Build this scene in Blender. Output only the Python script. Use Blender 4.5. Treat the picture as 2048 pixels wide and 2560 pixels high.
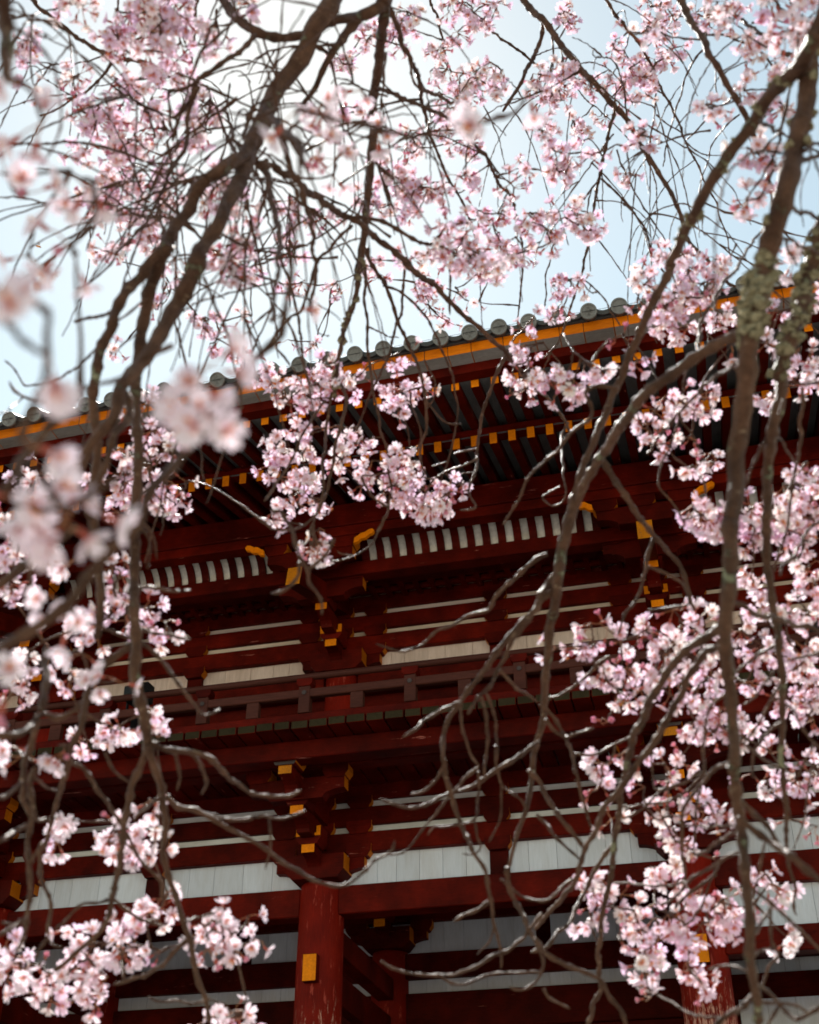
import bpy, bmesh, math, random
import numpy as np
from mathutils import Vector, Matrix

for o in list(bpy.data.objects): bpy.data.objects.remove(o, do_unlink=True)
SC = bpy.context.scene
COL = SC.collection
R = math.radians
rnd = random.Random(11)

# ------------------------------------------------------------------ camera
cd = bpy.data.cameras.new('camera'); cam = bpy.data.objects.new('camera', cd); COL.objects.link(cam)
PITCH, YAW, ROLL = R(34.0), R(-14.3), R(0.09)
fwd = Vector((math.sin(YAW)*math.cos(PITCH), math.cos(YAW)*math.cos(PITCH), math.sin(PITCH)))
rt = fwd.cross(Vector((0, 0, 1))).normalized(); up = rt.cross(fwd)
rt, up = rt*math.cos(ROLL)+up*math.sin(ROLL), up*math.cos(ROLL)-rt*math.sin(ROLL)
EYE = Vector((0, 0, 1.6))
cam.matrix_world = Matrix(((rt.x, up.x, -fwd.x, EYE.x), (rt.y, up.y, -fwd.y, EYE.y), (rt.z, up.z, -fwd.z, EYE.z), (0, 0, 0, 1)))
cd.sensor_fit = 'HORIZONTAL'; cd.sensor_width = 28.8; cd.lens = 43.85
cd.clip_start = 0.05; cd.clip_end = 3000
cd.dof.use_dof = True; cd.dof.focus_distance = 6.0; cd.dof.aperture_fstop = 6.3; cd.dof.aperture_blades = 9
SC.camera = cam

# ------------------------------------------------------------------ sky and sun
SUN_EL, SUN_AZ = R(53.6), R(-24.1)          # azimuth from +Y towards +X
w = bpy.data.worlds.new('World'); SC.world = w; w.use_nodes = True
nt = w.node_tree; bg = nt.nodes['Background']
sky = nt.nodes.new('ShaderNodeTexSky'); sky.sky_type = 'NISHITA'; sky.sun_disc = False
sky.sun_elevation = SUN_EL; sky.sun_rotation = SUN_AZ
sky.air_density = 1.0; sky.dust_density = 0.13; sky.ozone_density = 1.0; sky.altitude = 100
wb = nt.nodes.new('ShaderNodeMix'); wb.data_type = 'RGBA'; wb.blend_type = 'MULTIPLY'; wb.inputs['Factor'].default_value = 1; wb.inputs['B'].default_value = (1.42, 1.19, .79, 1)
nt.links.new(sky.outputs[0], wb.inputs['A']); nt.links.new(wb.outputs['Result'], bg.inputs[0]); bg.inputs[1].default_value = 0.146
sl = bpy.data.lights.new('sun', 'SUN'); sl.energy = 5.0; sl.angle = R(0.55); sl.color = (1, 0.965, 0.91)
so = bpy.data.objects.new('sun', sl); COL.objects.link(so)
sdir = Vector((math.sin(SUN_AZ)*math.cos(SUN_EL), math.cos(SUN_AZ)*math.cos(SUN_EL), math.sin(SUN_EL)))
so.rotation_euler = sdir.to_track_quat('Z', 'Y').to_euler(); so.location = sdir*60
SC.view_settings.view_transform = 'Standard'; SC.view_settings.look = 'None'
SC.view_settings.exposure = 0.78; SC.view_settings.gamma = 1; SC.view_settings.use_curve_mapping = False
SC.cycles.max_bounces = 8; SC.cycles.diffuse_bounces = 4; SC.cycles.transmission_bounces = 6
SC.cycles.transparent_max_bounces = 8
SC.cycles.sample_clamp_indirect = 6

# ------------------------------------------------------------------ materials
def mat(name):
    m = bpy.data.materials.new(name); m.use_nodes = True
    n = m.node_tree; b = n.nodes['Principled BSDF']
    return m, n, b
def nd(n, t, **k):
    x = n.nodes.new(t)
    for a, v in k.items(): setattr(x, a, v)
    return x
def noise(n, scale, detail=4, vec=None, rough=0.55):
    x = nd(n, 'ShaderNodeTexNoise'); x.inputs['Scale'].default_value = scale
    x.inputs['Detail'].default_value = detail; x.inputs['Roughness'].default_value = rough
    if vec is not None: n.links.new(vec, x.inputs['Vector'])
    return x.outputs['Fac']
def pos(n, sx=1, sy=1, sz=1, obj=False):
    g = nd(n, 'ShaderNodeTexCoord').outputs['Object'] if obj else nd(n, 'ShaderNodeNewGeometry').outputs['Position']
    mp = nd(n, 'ShaderNodeMapping'); mp.inputs['Scale'].default_value = (sx, sy, sz)
    n.links.new(g, mp.inputs['Vector']); return mp.outputs[0]
def ramp(n, fac, *stops):
    r = nd(n, 'ShaderNodeValToRGB'); e = r.color_ramp.elements
    while len(e) < len(stops): e.new(0.5)
    for q, (p, c) in zip(e, stops):
        q.position = p; q.color = (c[0], c[1], c[2], 1) if hasattr(c, '__len__') else (c, c, c, 1)
    n.links.new(fac, r.inputs[0]); return r.outputs[0]
def mix(n, fac, a, b, mode='MIX'):
    x = nd(n, 'ShaderNodeMix', data_type='RGBA', blend_type=mode)
    for s, v in ((x.inputs['Factor'], fac), (x.inputs['A'], a), (x.inputs['B'], b)):
        if hasattr(v, 'is_linked'): n.links.new(v, s)
        elif hasattr(v, '__len__'): s.default_value = (v[0], v[1], v[2], 1)
        else: s.default_value = v
    return x.outputs['Result']
def bump(n, b, h, dist=0.01, strength=0.5):
    x = nd(n, 'ShaderNodeBump'); x.inputs['Distance'].default_value = dist; x.inputs['Strength'].default_value = strength
    n.links.new(h, x.inputs['Height']); n.links.new(x.outputs[0], b.inputs['Normal'])
def rand(n): return nd(n, 'ShaderNodeObjectInfo').outputs['Random']

def red_mat(name, grain, c0=(.062, .0030, .0008), c1=(.135, .0060, .0016), flake=.665, vert=False):
    m, n, b = mat(name)
    p = pos(n)
    base = ramp(n, noise(n, 2.2, 6, p), (.3, c0), (.72, c1))
    gr = noise(n, 9, 6, pos(n, *grain), .65)
    base = mix(n, .5, base, ramp(n, gr, (.3, (.30, .26, .26)), (.6, (1.1, 1.1, 1.1))), 'MULTIPLY')
    hue = mix(n, rand(n), (.66, .62, .6), (1.22, 1.25, 1.25))
    dirt = noise(n, .9, 7, p, .7)
    base = mix(n, 1, base, ramp(n, dirt, (.32, (.42, .38, .36)), (.62, (1.08, 1.08, 1.08))), 'MULTIPLY')
    base = mix(n, 1.0, base, hue, 'MULTIPLY')
    # flaked patches showing a pale pink undercoat and long scratches
    fl = noise(n, 3.2, 8, pos(n, *(g*.5 for g in grain)), .7)
    fm = ramp(n, fl, (flake, 0), (flake+.02, 1))
    base = mix(n, fm, base, (.40, .13, .105))
    n.links.new(base, b.inputs['Base Color'])
    b.inputs['Roughness'].default_value = .6; b.inputs['Specular IOR Level'].default_value = .06
    bump(n, b, gr, .004, .5)
    return m
M = {}
M['red'] = red_mat('red_painted_wood', (.7, 9, 9))
M['red_y'] = red_mat('red_painted_rafter', (9, .7, 9))
# column with worn-away paint low down
m, n, b = mat('worn_red_column')
base = ramp(n, noise(n, 2.2, 6, pos(n)), (.3, (.12, .0042, .0012)), (.72, (.21, .008, .002)))
gr = noise(n, 9, 6, pos(n, 9, 9, .6), .65)
base = mix(n, .5, base, ramp(n, gr, (.3, (.4, .38, .38)), (.6, (1, 1, 1))), 'MULTIPLY')
fl = noise(n, 4.5, 8, pos(n, 3, 3, .55), .7)
base = mix(n, ramp(n, fl, (.60, 0), (.63, 1)), base, (.30, .04, .026))
sep = nd(n, 'ShaderNodeSeparateXYZ'); n.links.new(nd(n, 'ShaderNodeNewGeometry').outputs['Position'], sep.inputs[0])
mr = nd(n, 'ShaderNodeMapRange'); n.links.new(sep.outputs['Z'], mr.inputs[0])
mr.inputs[1].default_value = 6.1; mr.inputs[2].default_value = 5.2; mr.inputs[3].default_value = -.1; mr.inputs[4].default_value = .13
ad = nd(n, 'ShaderNodeMath', operation='ADD'); n.links.new(mr.outputs[0], ad.inputs[0]); n.links.new(noise(n, 9, 9, pos(n, 2.2, 2.2, .45), .78), ad.inputs[1])
base = mix(n, ramp(n, ad.outputs[0], (.60, 0), (.68, 1)), base, (.46, .22, .16))
n.links.new(base, b.inputs['Base Color']); b.inputs['Roughness'].default_value = .6; b.inputs['Specular IOR Level'].default_value = .08; bump(n, b, gr, .005, .6)
M['column'] = m

def paint_mat(name, c0, c1, grain, rough=.6, crack=.0, spec=.12, stain=.66):
    m, n, b = mat(name)
    g = noise(n, 7, 8, pos(n, *grain), .7)
    base = ramp(n, g, (.25, c0), (.7, c1))
    base = mix(n, 1, base, mix(n, rand(n), (.86, .86, .86), (1.05, 1.05, 1.05)), 'MULTIPLY')
    st = noise(n, 1.6, 8, pos(n, *(max(.35, q*.22) for q in grain)), .72)
    base = mix(n, 1, base, ramp(n, st, (.30, (stain+.04, stain, stain-.04)), (.58, (1.05, 1.05, 1.05))), 'MULTIPLY')
    if crack:
        k = noise(n, 5, 9, pos(n, *(q*1.3 for q in grain)), .75)
        base = mix(n, ramp(n, k, (crack, 0), (crack+.012, 1)), base, (.10, .06, .04))
    n.links.new(base, b.inputs['Base Color']); b.inputs['Roughness'].default_value = rough; b.inputs['Specular IOR Level'].default_value = spec
    bump(n, b, g, .003, .4); return m
M['white'] = paint_mat('white_painted_board', (.53, .55, .63), (.64, .66, .755), (7, 7, .5), crack=.70, stain=.86)
M['white_h'] = paint_mat('white_painted_strip', (.50, .50, .52), (.66, .66, .68), (.5, 7, 7), crack=.735)
M['white_bounce'] = paint_mat('bounce_tinted_board', (.56, .43, .39), (.70, .56, .51), (7, 7, .5), crack=.735)  # upper-storey white boards, warm bounce light painted into the colour
M['white_bounce_h'] = paint_mat('bounce_tinted_strip', (.54, .44, .37), (.70, .58, .50), (.5, 7, 7), crack=.735)  # upper-storey strips with the same bounce warmth in their colour
M['bar'] = paint_mat('weathered_white_panel', (.50, .47, .43), (.80, .78, .74), (14, 14, 1.2), crack=.66)
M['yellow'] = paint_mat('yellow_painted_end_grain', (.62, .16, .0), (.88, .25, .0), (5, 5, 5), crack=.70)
M['yellow_shaded'] = paint_mat('shaded_yellow_block_end', (.34, .088, .0), (.56, .15, .0), (7, 7, 7), crack=.64)  # darker copy of the yellow: bracket shadow painted into block and arm ends
M['orange'] = paint_mat('orange_painted_fascia', (.46, .105, .0), (.74, .185, .0), (1.2, 9, 9), crack=.66)
M['yellow_old'] = paint_mat('weathered_yellow_end', (.30, .10, .004), (.62, .20, .003), (11, 11, 4), crack=.58)
M['grey'] = paint_mat('grey_weathered_wood', (.20, .18, .17), (.34, .31, .29), (2, 9, 9), .8)
M['grey_soffit'] = paint_mat('grey_soffit_board', (.15, .155, .16), (.27, .275, .28), (9, .8, 9), .8)
M['rail'] = paint_mat('weathered_railing', (.036, .0095, .006), (.08, .022, .015), (.8, 9, 9), .6)
M['metal'] = paint_mat('dark_metal_sheet', (.03, .022, .022), (.085, .06, .058), (8, 8, 2), .45)
M['plank_end'] = paint_mat('mossy_plank_end', (.012, .009, .004), (.045, .032, .015), (9, 9, 9), .9)
M['tile'] = paint_mat('dark_roof_tile', (.03, .031, .034), (.075, .077, .08), (6, 6, 6), .5, spec=.4)
M['disc'] = paint_mat('roof_tile_disc', (.10, .10, .10), (.27, .27, .27), (14, 14, 14), .6)
M['black'] = paint_mat('black_housing', (.012, .012, .014), (.022, .022, .025), (4, 4, 4), .4)
m, n, b = mat('lamp_glass'); b.inputs['Base Color'].default_value = (.15, .16, .18, 1); b.inputs['Roughness'].default_value = .1; M['glass'] = m
m, n, b = mat('pale_gravel_ground')
g = noise(n, 22, 8, pos(n), .7)
n.links.new(ramp(n, g, (.3, (.25, .215, .18)), (.7, (.37, .325, .28))), b.inputs['Base Color']); b.inputs['Roughness'].default_value = .95
bump(n, b, g, .02, .6); M['ground'] = m

def bark_mat(name, lichen):
    m, n, b = mat(name)
    p = pos(n)
    f = noise(n, 90, 6, p, .6)
    base = ramp(n, noise(n, 22, 5, p), (.3, (.060, .028, .016)), (.7, (.15, .078, .048)))
    base = mix(n, .6, base, ramp(n, f, (.35, (.5, .45, .42)), (.65, (1.15, 1.1, 1.1))), 'MULTIPLY')
    # raised pale lenticels
    lt = noise(n, 150, 2, pos(n, .5, .5, 1.6))
    base = mix(n, ramp(n, lt, (.66, 0), (.70, 1)), base, (.20, .135, .09))
    l = noise(n, 26, 8, p, .62)
    lm = ramp(n, l, (lichen, 0), (lichen+.05, 1))
    lc = ramp(n, noise(n, 160, 4, p), (.3, (.15, .15, .085)), (.7, (.34, .335, .22)))
    base = mix(n, lm, base, lc)
    n.links.new(base, b.inputs['Base Color']); b.inputs['Roughness'].default_value = .45; b.inputs['Specular IOR Level'].default_value = .15
    ad = nd(n, 'ShaderNodeMath', operation='ADD'); n.links.new(f, ad.inputs[0]); n.links.new(lm, ad.inputs[1])
    ad2 = nd(n, 'ShaderNodeMath', operation='ADD'); n.links.new(ad.outputs[0], ad2.inputs[0]); n.links.new(noise(n, 320, 3, p), ad2.inputs[1])
    bump(n, b, ad2.outputs[0], .005, 1.0)
    return m
M['bark'] = bark_mat('cherry_bark', .74)
M['bark_lichen'] = bark_mat('lichened_cherry_bark', .60)
m, n, b = mat('lichen_crust')
n.links.new(ramp(n, noise(n, 130, 5, pos(n)), (.3, (.13, .105, .055)), (.7, (.33, .285, .18))), b.inputs['Base Color']); b.inputs['Roughness'].default_value = .95
bump(n, b, noise(n, 220, 4, pos(n)), .004, .9); M['lichen'] = m
# blossom: vertex colours of the flower, alpha = how thin the tissue is
m = bpy.data.materials.new('cherry_blossom'); m.use_nodes = True; n = m.node_tree
b = n.nodes['Principled BSDF']; out = n.nodes['Material Output']
at = nd(n, 'ShaderNodeVertexColor'); at.layer_name = 'flower'
n.links.new(at.outputs[0], b.inputs['Base Color']); b.inputs['Roughness'].default_value = .55; b.inputs['Specular IOR Level'].default_value = .3
tr = nd(n, 'ShaderNodeBsdfTranslucent'); n.links.new(mix(n, 1, at.outputs[0], (1.0, .93, .97), 'MULTIPLY'), tr.inputs[0])
ms = nd(n, 'ShaderNodeMixShader'); mu = nd(n, 'ShaderNodeMath', operation='MULTIPLY'); mu.inputs[1].default_value = .42
n.links.new(at.outputs[1], mu.inputs[0]); n.links.new(mu.outputs[0], ms.inputs[0])
n.links.new(b.outputs[0], ms.inputs[1]); n.links.new(tr.outputs[0], ms.inputs[2]); n.links.new(ms.outputs[0], out.inputs[0])
M['blossom'] = m
m, n, b = mat('bee_body'); n.links.new(ramp(n, noise(n, 300, 2, pos(n)), (.42, (.05, .03, .01)), (.5, (.75, .28, .03))), b.inputs['Base Color']); M['bee'] = m
m, n, b = mat('bee_wing'); b.inputs['Base Color'].default_value = (.6, .55, .5, 1); b.inputs['Alpha'].default_value = .6; M['wing'] = m

# ------------------------------------------------------------------ mesh helpers
class MB:
    """collects faces; build() links them as one mesh object"""
    def __init__(s): s.v = []; s.f = []; s.m = []
    def face(s, idx, m=0): s.f.append(idx); s.m.append(m)
    def box(s, x0, x1, y0, y1, z0, z1, m=0, ends=None, front=None):
        i = len(s.v)
        s.v += [(x0, y0, z0), (x1, y0, z0), (x1, y1, z0), (x0, y1, z0), (x0, y0, z1), (x1, y0, z1), (x1, y1, z1), (x0, y1, z1)]
        s.face((i, i+3, i+2, i+1), m); s.face((i+4, i+5, i+6, i+7), m)
        s.face((i, i+1, i+5, i+4), m if front is None else front); s.face((i+2, i+3, i+7, i+6), m)
        e = m if ends is None else ends
        s.face((i+1, i+2, i+6, i+5), e); s.face((i+3, i, i+4, i+7), e)
        return s
    def prism(s, prof, a, b, axis, m=0, ms=None, cap=None):
        """profile extruded along axis; axis 'x': prof = (y,z); 'y': prof = (x,z). ms: material per side face; cap: material of ends"""
        k = len(prof); i = len(s.v)
        for t in (a, b):
            for p, q in prof: s.v.append((t, p, q) if axis == 'x' else (p, t, q))
        for j in range(k):
            l = (j+1) % k
            s.face((i+j, i+l, i+k+l, i+k+j), ms[j] if ms else m)
        c = m if cap is None else cap
        s.face(tuple(range(i, i+k)), c); s.face(tuple(range(i+2*k-1, i+k-1, -1)), c)
        return s
    def mesh(s, name, *mats, smooth=False):
        me = bpy.data.meshes.new(name); me.from_pydata(s.v, [], s.f); 
        for q in mats: me.materials.append(M[q])
        me.polygons.foreach_set('material_index', s.m)
        bm = bmesh.new(); bm.from_mesh(me); bmesh.ops.recalc_face_normals(bm, faces=bm.faces); bm.to_mesh(me); bm.free()
        if smooth: me.polygons.foreach_set('use_smooth', [True]*len(me.polygons))
        me.update(); return me
def link(name, data, parent=None, loc=None, **props):
    o = bpy.data.objects.new(name, data); COL.objects.link(o)
    if parent is not None: o.parent = parent
    if loc is not None: o.location = loc
    for k, v in props.items(): o[k] = v
    return o
def bevel(me, w):
    bm = bmesh.new(); bm.from_mesh(me)
    bmesh.ops.bevel(bm, geom=list(bm.edges), offset=w, segments=1, affect='EDGES', profile=.5, clamp_overlap=True)
    bm.to_mesh(me); bm.free(); return me

# ------------------------------------------------------------------ the ground
g = MB(); S = 900
g.v += [(-S, -S, 0), (S, -S, 0), (S, S, 0), (-S, S, 0)]; g.face((0, 1, 2, 3))
link('ground', g.mesh('ground', 'ground'), kind='structure')

# ------------------------------------------------------------------ the gate
gate = link('temple_gate', None, None, (-8.69, 22, 0), label='red wooden two-storey temple gate with balcony and tiled eaves behind the blossom', category='gate')
gate.empty_display_size = 1
GINV = Matrix.Translation((8.69, -22, 0))
def part(name, me, loc=(0, 0, 0), parent=None, rot=None, **props):
    o = bpy.data.objects.new(name, me); COL.objects.link(o)
    o.parent = parent if parent is not None else gate
    if parent is None: o.location = Vector(loc)-Vector((-8.69, 22, 0))
    else: o.location = loc
    if rot: o.rotation_euler = rot
    for k, v in props.items(): o[k] = v
    return o
CX = [-11.44, -5.94, -0.44, 5.06]                   # columns in and beside the view
ALLX = [-22.44, -16.94]+CX
Y0, Y1, YI = 18.0, 18.67, 22.0                      # front column line, upper storey wall line, inner column line
XL, XR = -23.2, 5.8

def column_mesh(name, z0, z1, r):
    b_ = MB(); N = 28; prof = [(z0, r*1.02), (z1-1.2, r), (z1-.10, r*.97), (z1-.03, r*.93), (z1, r*.84)]
    for z, q in prof:
        for k in range(N): a = 2*math.pi*k/N; b_.v.append((q*math.cos(a), q*math.sin(a), z))
    for i in range(len(prof)-1):
        for k in range(N): b_.face((i*N+k, i*N+(k+1) % N, (i+1)*N+(k+1) % N, (i+1)*N+k))
    b_.face(tuple(range(4*N, 5*N)))
    return b_.mesh(name, 'column', smooth=True)
colm = column_mesh('column', 0, 7.5, .345)
ucolm = column_mesh('upper_column', 0, 2.2, .31)
base_m = MB().prism([(.52*math.cos(2*math.pi*k/16), .52*math.sin(2*math.pi*k/16)) for k in range(16)], 0, .25, 'x')
base_m.v = [(y, z, x) for x, y, z in base_m.v]; basemesh = base_m.mesh('column_base', 'grey')
tie_end = bevel(MB().box(-.105, .105, -.47, -.2, -.19, .19, 0, front=1).mesh('tie_beam_end', 'red_y', 'yellow'), .006)
for x in ALLX:
    c = part('column', colm, (x, Y0, 0))
    part('column_base', basemesh, (0, 0, 0), c)
    part('tie_beam_end', tie_end, (0, 0, 6.18 if x < -1 else 6.1), c)
    c2 = part('column', colm, (x, YI, 0)); part('column_base', basemesh, (0, 0, 0), c2)
    part('column', ucolm, (x, Y1, 9.12))
def beam(name, x0, x1, y0, y1, z0, z1, mt='red', bw=.012):
    return part(name, bevel(MB().box(-(x1-x0)/2, (x1-x0)/2, -(y1-y0)/2, (y1-y0)/2, -(z1-z0)/2, (z1-z0)/2).mesh(name, mt), bw), ((x0+x1)/2, (y0+y1)/2, (z0+z1)/2))
# tie beams between the columns, beams running into the passage
for i in range(len(ALLX)-1):
    a, b_ = ALLX[i]+.30, ALLX[i+1]-.30
    beam('head_beam', a, b_, 17.84, 18.16, 7.0, 7.42)
    beam('inner_head_beam', a, b_, 21.85, 22.15, 7.0, 7.43)
    beam('inner_lower_beam', a, b_, 21.87, 22.13, 6.15, 6.76)
    beam('upper_head_beam', a, b_, 18.52, 18.82, 10.95, 11.34)
    if a < -1:
        beam('door_leaf', a, b_, 21.95, 22.05, 0, 6.15, 'red_y')
for x in ALLX:
    beam('passage_beam', x-.14, x+.14, 18.3, 21.7, 6.62, 6.98, 'red_y')
    beam('passage_tie', x-.105, x+.105, 18.3, 21.7, 5.92, 6.36, 'red_y')
# closed end bay on the right
beam('lower_tie', -.12, 4.75, 17.86, 18.14, 6.08, 6.42)

# white board panels: each board its own piece
BM_ = {}
def board_mesh(wd, h, mt='white'):
    k = (round(wd, 2), round(h, 2), mt)
    if k not in BM_: BM_[k] = bevel(MB().box(-k[0]/2+.002, k[0]/2-.002, -.015, .015, -k[1]/2, k[1]/2).mesh('board', mt), .003)
    return BM_[k]
def panel(a, b_, y, z0, z1, seed, mt='white'):
    rr = random.Random(seed); o = None; x = a; h = z1-z0
    root = part('wall_panel', MB().box(-(b_-a)/2, (b_-a)/2, .02, .05, -h/2, h/2).mesh('panel_back', 'black'), ((a+b_)/2, y, (z0+z1)/2))
    while x < b_-.01:
        wd = rr.choice((.24, .3, .36, .42, .48))
        if x+wd > b_-.2: wd = b_-x
        part('board', board_mesh(wd, h, mt), (x+wd/2-(a+b_)/2, rr.uniform(-.002, .002), 0), root)
        x += wd
sd = 0
for i in range(1, len(ALLX)-1):
    a, b_ = ALLX[i], ALLX[i+1]; mid = (a+b_)/2
    for (p, q) in ((a+.02, mid-.13), (mid+.13, b_-.02)):
        sd += 1; panel(p, q, 18.0, 7.38, 8.0, sd)
        sd += 1; panel(p, q, 18.67, 11.33, 11.82, 100+sd, 'white_bounce')
        sd += 1; panel(p, q, 22.0, 7.40, 8.02, 200+sd)
    sd += 1; panel(a+.3, b_-.3, 22.0, 6.76, 7.0, 300+sd)
panel(-.05, 4.7, 18.0, 6.42, 7.02, 401)
panel(-.05, 4.7, 20.6, 3.0, 6.08, 402)

# blocks and arms of the bracket sets (end grain painted yellow)
def block_mesh(name, wt, wb, d, h, hl, front=0):
    """bearing block: square top part, splayed foot; yellow end grain on the two sides"""
    prof = [(-wb/2, 0), (wb/2, 0), (wb/2+.25*(wt-wb)/2, hl*.25), (wt/2, hl), (wt/2, h), (-wt/2, h), (-wt/2, hl), (-wb/2-.25*(wt-wb)/2, hl*.25)]
    b_ = MB(); b_.prism(prof, -d/2, d/2, 'y', ms=[0, 0, 0 if front else 1, 1, 0, 1, 0 if front else 1, 0], m=0)
    return b_.mesh(name, 'red', 'yellow_shaded')
def arm_x(name, half, h, d, curve=.34, yl=.6):
    """arm along the wall with curved under-edges and yellow ends"""
    pr = [(-half, h), (-half, h*(1-yl))]
    for k in range(1, 6):
        a = math.pi/2*k/5; pr.append((-half+curve*math.sin(a)*.98, h*(1-yl)*(math.cos(a))))
    pr += [(-p, q) for p, q in reversed(pr)]
    ms = [1]+[0]*(len(pr)-1); 
    ms[len(pr)-2] = 1
    return MB().prism(pr, -d/2, d/2, 'y', ms=ms).mesh(name, 'red', 'yellow_shaded')
def arm_y(name, length, h, w_, back=.4, mt='yellow', yl=.45, curve=.34):
    """arm reaching out from the wall towards -Y; yellow end"""
    pr = [(back, h), (-length, h), (-length, h*(1-yl))]
    for k in range(1, 6):
        a = math.pi/2*k/5; pr.append((-length+curve*math.sin(a), h*(1-yl)*math.cos(a)))
    pr += [(back, 0)]
    return MB().prism(pr, -w_/2, w_/2, 'x', ms=[0, 1]+[0]*(len(pr)-2)).mesh(name, 'red_y', mt)
blk = block_mesh('bearing_block', .40, .27, .36, .20, .09)
sblk = block_mesh('step_block', .40, .27, .25, .20, .09)
# block on the arm ends: yellow band and ear on the front
def eared():
    b_ = MB()
    prof = [(-.13, 0), (.13, 0), (.15, .03), (.19, .09), (.19, .12), (-.19, .12), (-.19, .09), (-.15, .03)]
    b_.prism(prof, -.18, .18, 'y')
    b_.box(-.19, .19, -.182, .16, .121, .165, 0, front=1)
    b_.box(.125, .19, -.182, .16, .166, .27, 0, front=1); b_.box(-.19, -.125, -.182, .16, .166, .27, 0, front=1)
    return b_.mesh('eared_block', 'red', 'yellow')
eblk = eared()
capblk = MB().prism([(-.14, 0), (.14, 0), (.16, .03), (.2, .09), (.2, .24), (-.2, .24), (-.2, .09), (-.16, .03)], -.2, .18, 'y', ms=[0, 0, 1, 1, 0, 1, 1, 0], cap=2)
capblk = capblk.mesh('capped_block', 'red', 'yellow_shaded', 'metal')
big = block_mesh('great_block', .92, .70, .9, .36, .12, 1)
ax1 = arm_x('wall_arm', .70, .38, .33, .36, .47); ax2 = arm_x('step_arm', .74, .32, .2)
ay = [arm_y('projecting_arm', L, .30, .2, mt=t) for L, t in ((.78, 'yellow'), (1.37, 'yellow'), (1.96, 'yellow_old'))]
tail = MB()                                            # sloping tail rafter with a square yellow nose
tail.prism([(-2.80, -.17), (-2.72, .19), (.5, 1.28), (.5, .92)], -.115, .115, 'x', ms=[1, 0, 0, 0])
tail = tail.mesh('tail_rafter', 'red_y', 'yellow_old')
wave = MB()                                            # carved cloud piece beside the purlin
wp = [(0, 0), (.10, .02), (.2, .10), (.32, .11), (.42, .19), (.52, .22), (.56, .30), (.50, .36), (.40, .34), (.3, .28), (.2, .27), (.1, .20), (.02, .16)]
wp = [(p*.62, q*.66) for p, q in wp]
wave.prism(wp, -.035, .035, 'y'); wave = wave.mesh('carved_wing', 'yellow')
wp2 = MB(); wp2.prism([(-p, q) for p, q in wp], -.035, .035, 'y'); wave2 = wp2.mesh('carved_wing', 'yellow')

def bracket(x, y, z, upper):
    g_ = part('bracket_set', big, (x, y, z))           # z = top of column
    def s(n_, me, px, py, pz): part(n_, me, (px, py, pz), g_)
    s('arm', ax1, 0, 0, .005)
    for k in range(3):                                   # wall-plane blocks under the three wall beams
        for sx in (-.60, .60): s('block', blk, sx, 0, (.365 if k == 0 else .33)+.40*k)
        if k: s('block', blk, 0, 0, .33+.40*k)
    steps = (0, 1) if upper else (0, 1, 2)
    for k in steps:
        s('arm', ay[k], 0, 0, .12+.385*k)
        yy = -(.78, 1.37, 1.96)[k]+.17
        s('block', eblk if k < 2 else capblk, 0, yy, .41+.385*k)
    # second-step arm parallel to the wall with its blocks
    s('arm', ax2, 0, -1.33, .86)
    for sx in (-.60, .60): s('block', sblk, sx, -1.33, 1.15)
    if upper:
        s('tail_rafter', tail, 0, 0, .50)
        s('arm', ax2, 0, -1.97, 1.10)
        for sx in (-.60, 0, .60): s('block', sblk, sx, -1.97, 1.38)
        s('carved_wing', wave, .78, -2.12, 1.38); s('carved_wing', wave2, -.78, -2.12, 1.38)
    return g_
for x in CX[:]:
    bracket(x, Y0, 7.47, False); bracket(x, Y1, 11.26, True)
for x in (CX[0], CX[1], CX[2]):                          # bracket row over the inner wall, seen through the passage
    g_ = part('bracket_set', big, (x, YI, 7.47)); part('arm', ax1, (0, 0, .005), g_)
    part('arm', ay[0], (0, 0, .12), g_); part('block', eblk, (0, -.6, .41), g_)
    for sx in (-.6, .6): part('block', blk, (sx, 0, .33), g_)

# wall beams, struts and white strips between the tiers
strut = bevel(MB().box(-.14, .14, -.10, .10, 0, .36).mesh('strut', 'red_y'), .01)
for (y, zb, x0, x1) in ((Y0, 0, XL, XR), (Y1, 3.79, XL, XR)):
    for k, (z0, z1) in enumerate(((7.92, 8.23), (8.34, 8.63), (8.74, 9.02))):
        beam('wall_beam', x0, x1, y-.15, y+.15, z0+zb, z1+zb)
        for i in range(1, len(ALLX)-1):
            a, b_ = ALLX[i], ALLX[i+1]
            part('white_strip', MB().box(-(b_-a)/2, (b_-a)/2, -.01, .01, -.10, .10).mesh('white_strip', 'white_h' if zb == 0 else 'white_bounce_h'), ((a+b_)/2, y-.06-.003*k, z1+zb+.04))
    for i in range(1, len(ALLX)-1):
        mid = (ALLX[i]+ALLX[i+1])/2
        q = part('strut', strut, (mid, y, 7.42+zb))
        part('block', blk, (0, 0, .36), q)
        for k in (1, 2): part('block', blk, (mid, y, 7.80+.40*k+zb))
beam('wall_beam', XL, XR, YI-.15, YI+.15, 7.98, 8.3)
beam('step_beam', XL, XR, 16.55, 16.80, 8.80, 8.955)
beam('step_beam', XL, XR, 17.15, 17.42, 12.43, 12.68)
beam('ceiling_beam', XL, XR, 17.80, 18.02, 12.70, 12.95)
# upper wall, passage ceiling, rear of the building
beam('upper_wall', XL, XR, 18.74, 18.84, 9.1, 14.6)
beam('passage_ceiling', XL, XR, 18.1, 26, 9.06, 9.11, 'red_y')
beam('rear_wall', XL, XR, 25.9, 26.1, 0, 14.5)

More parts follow.
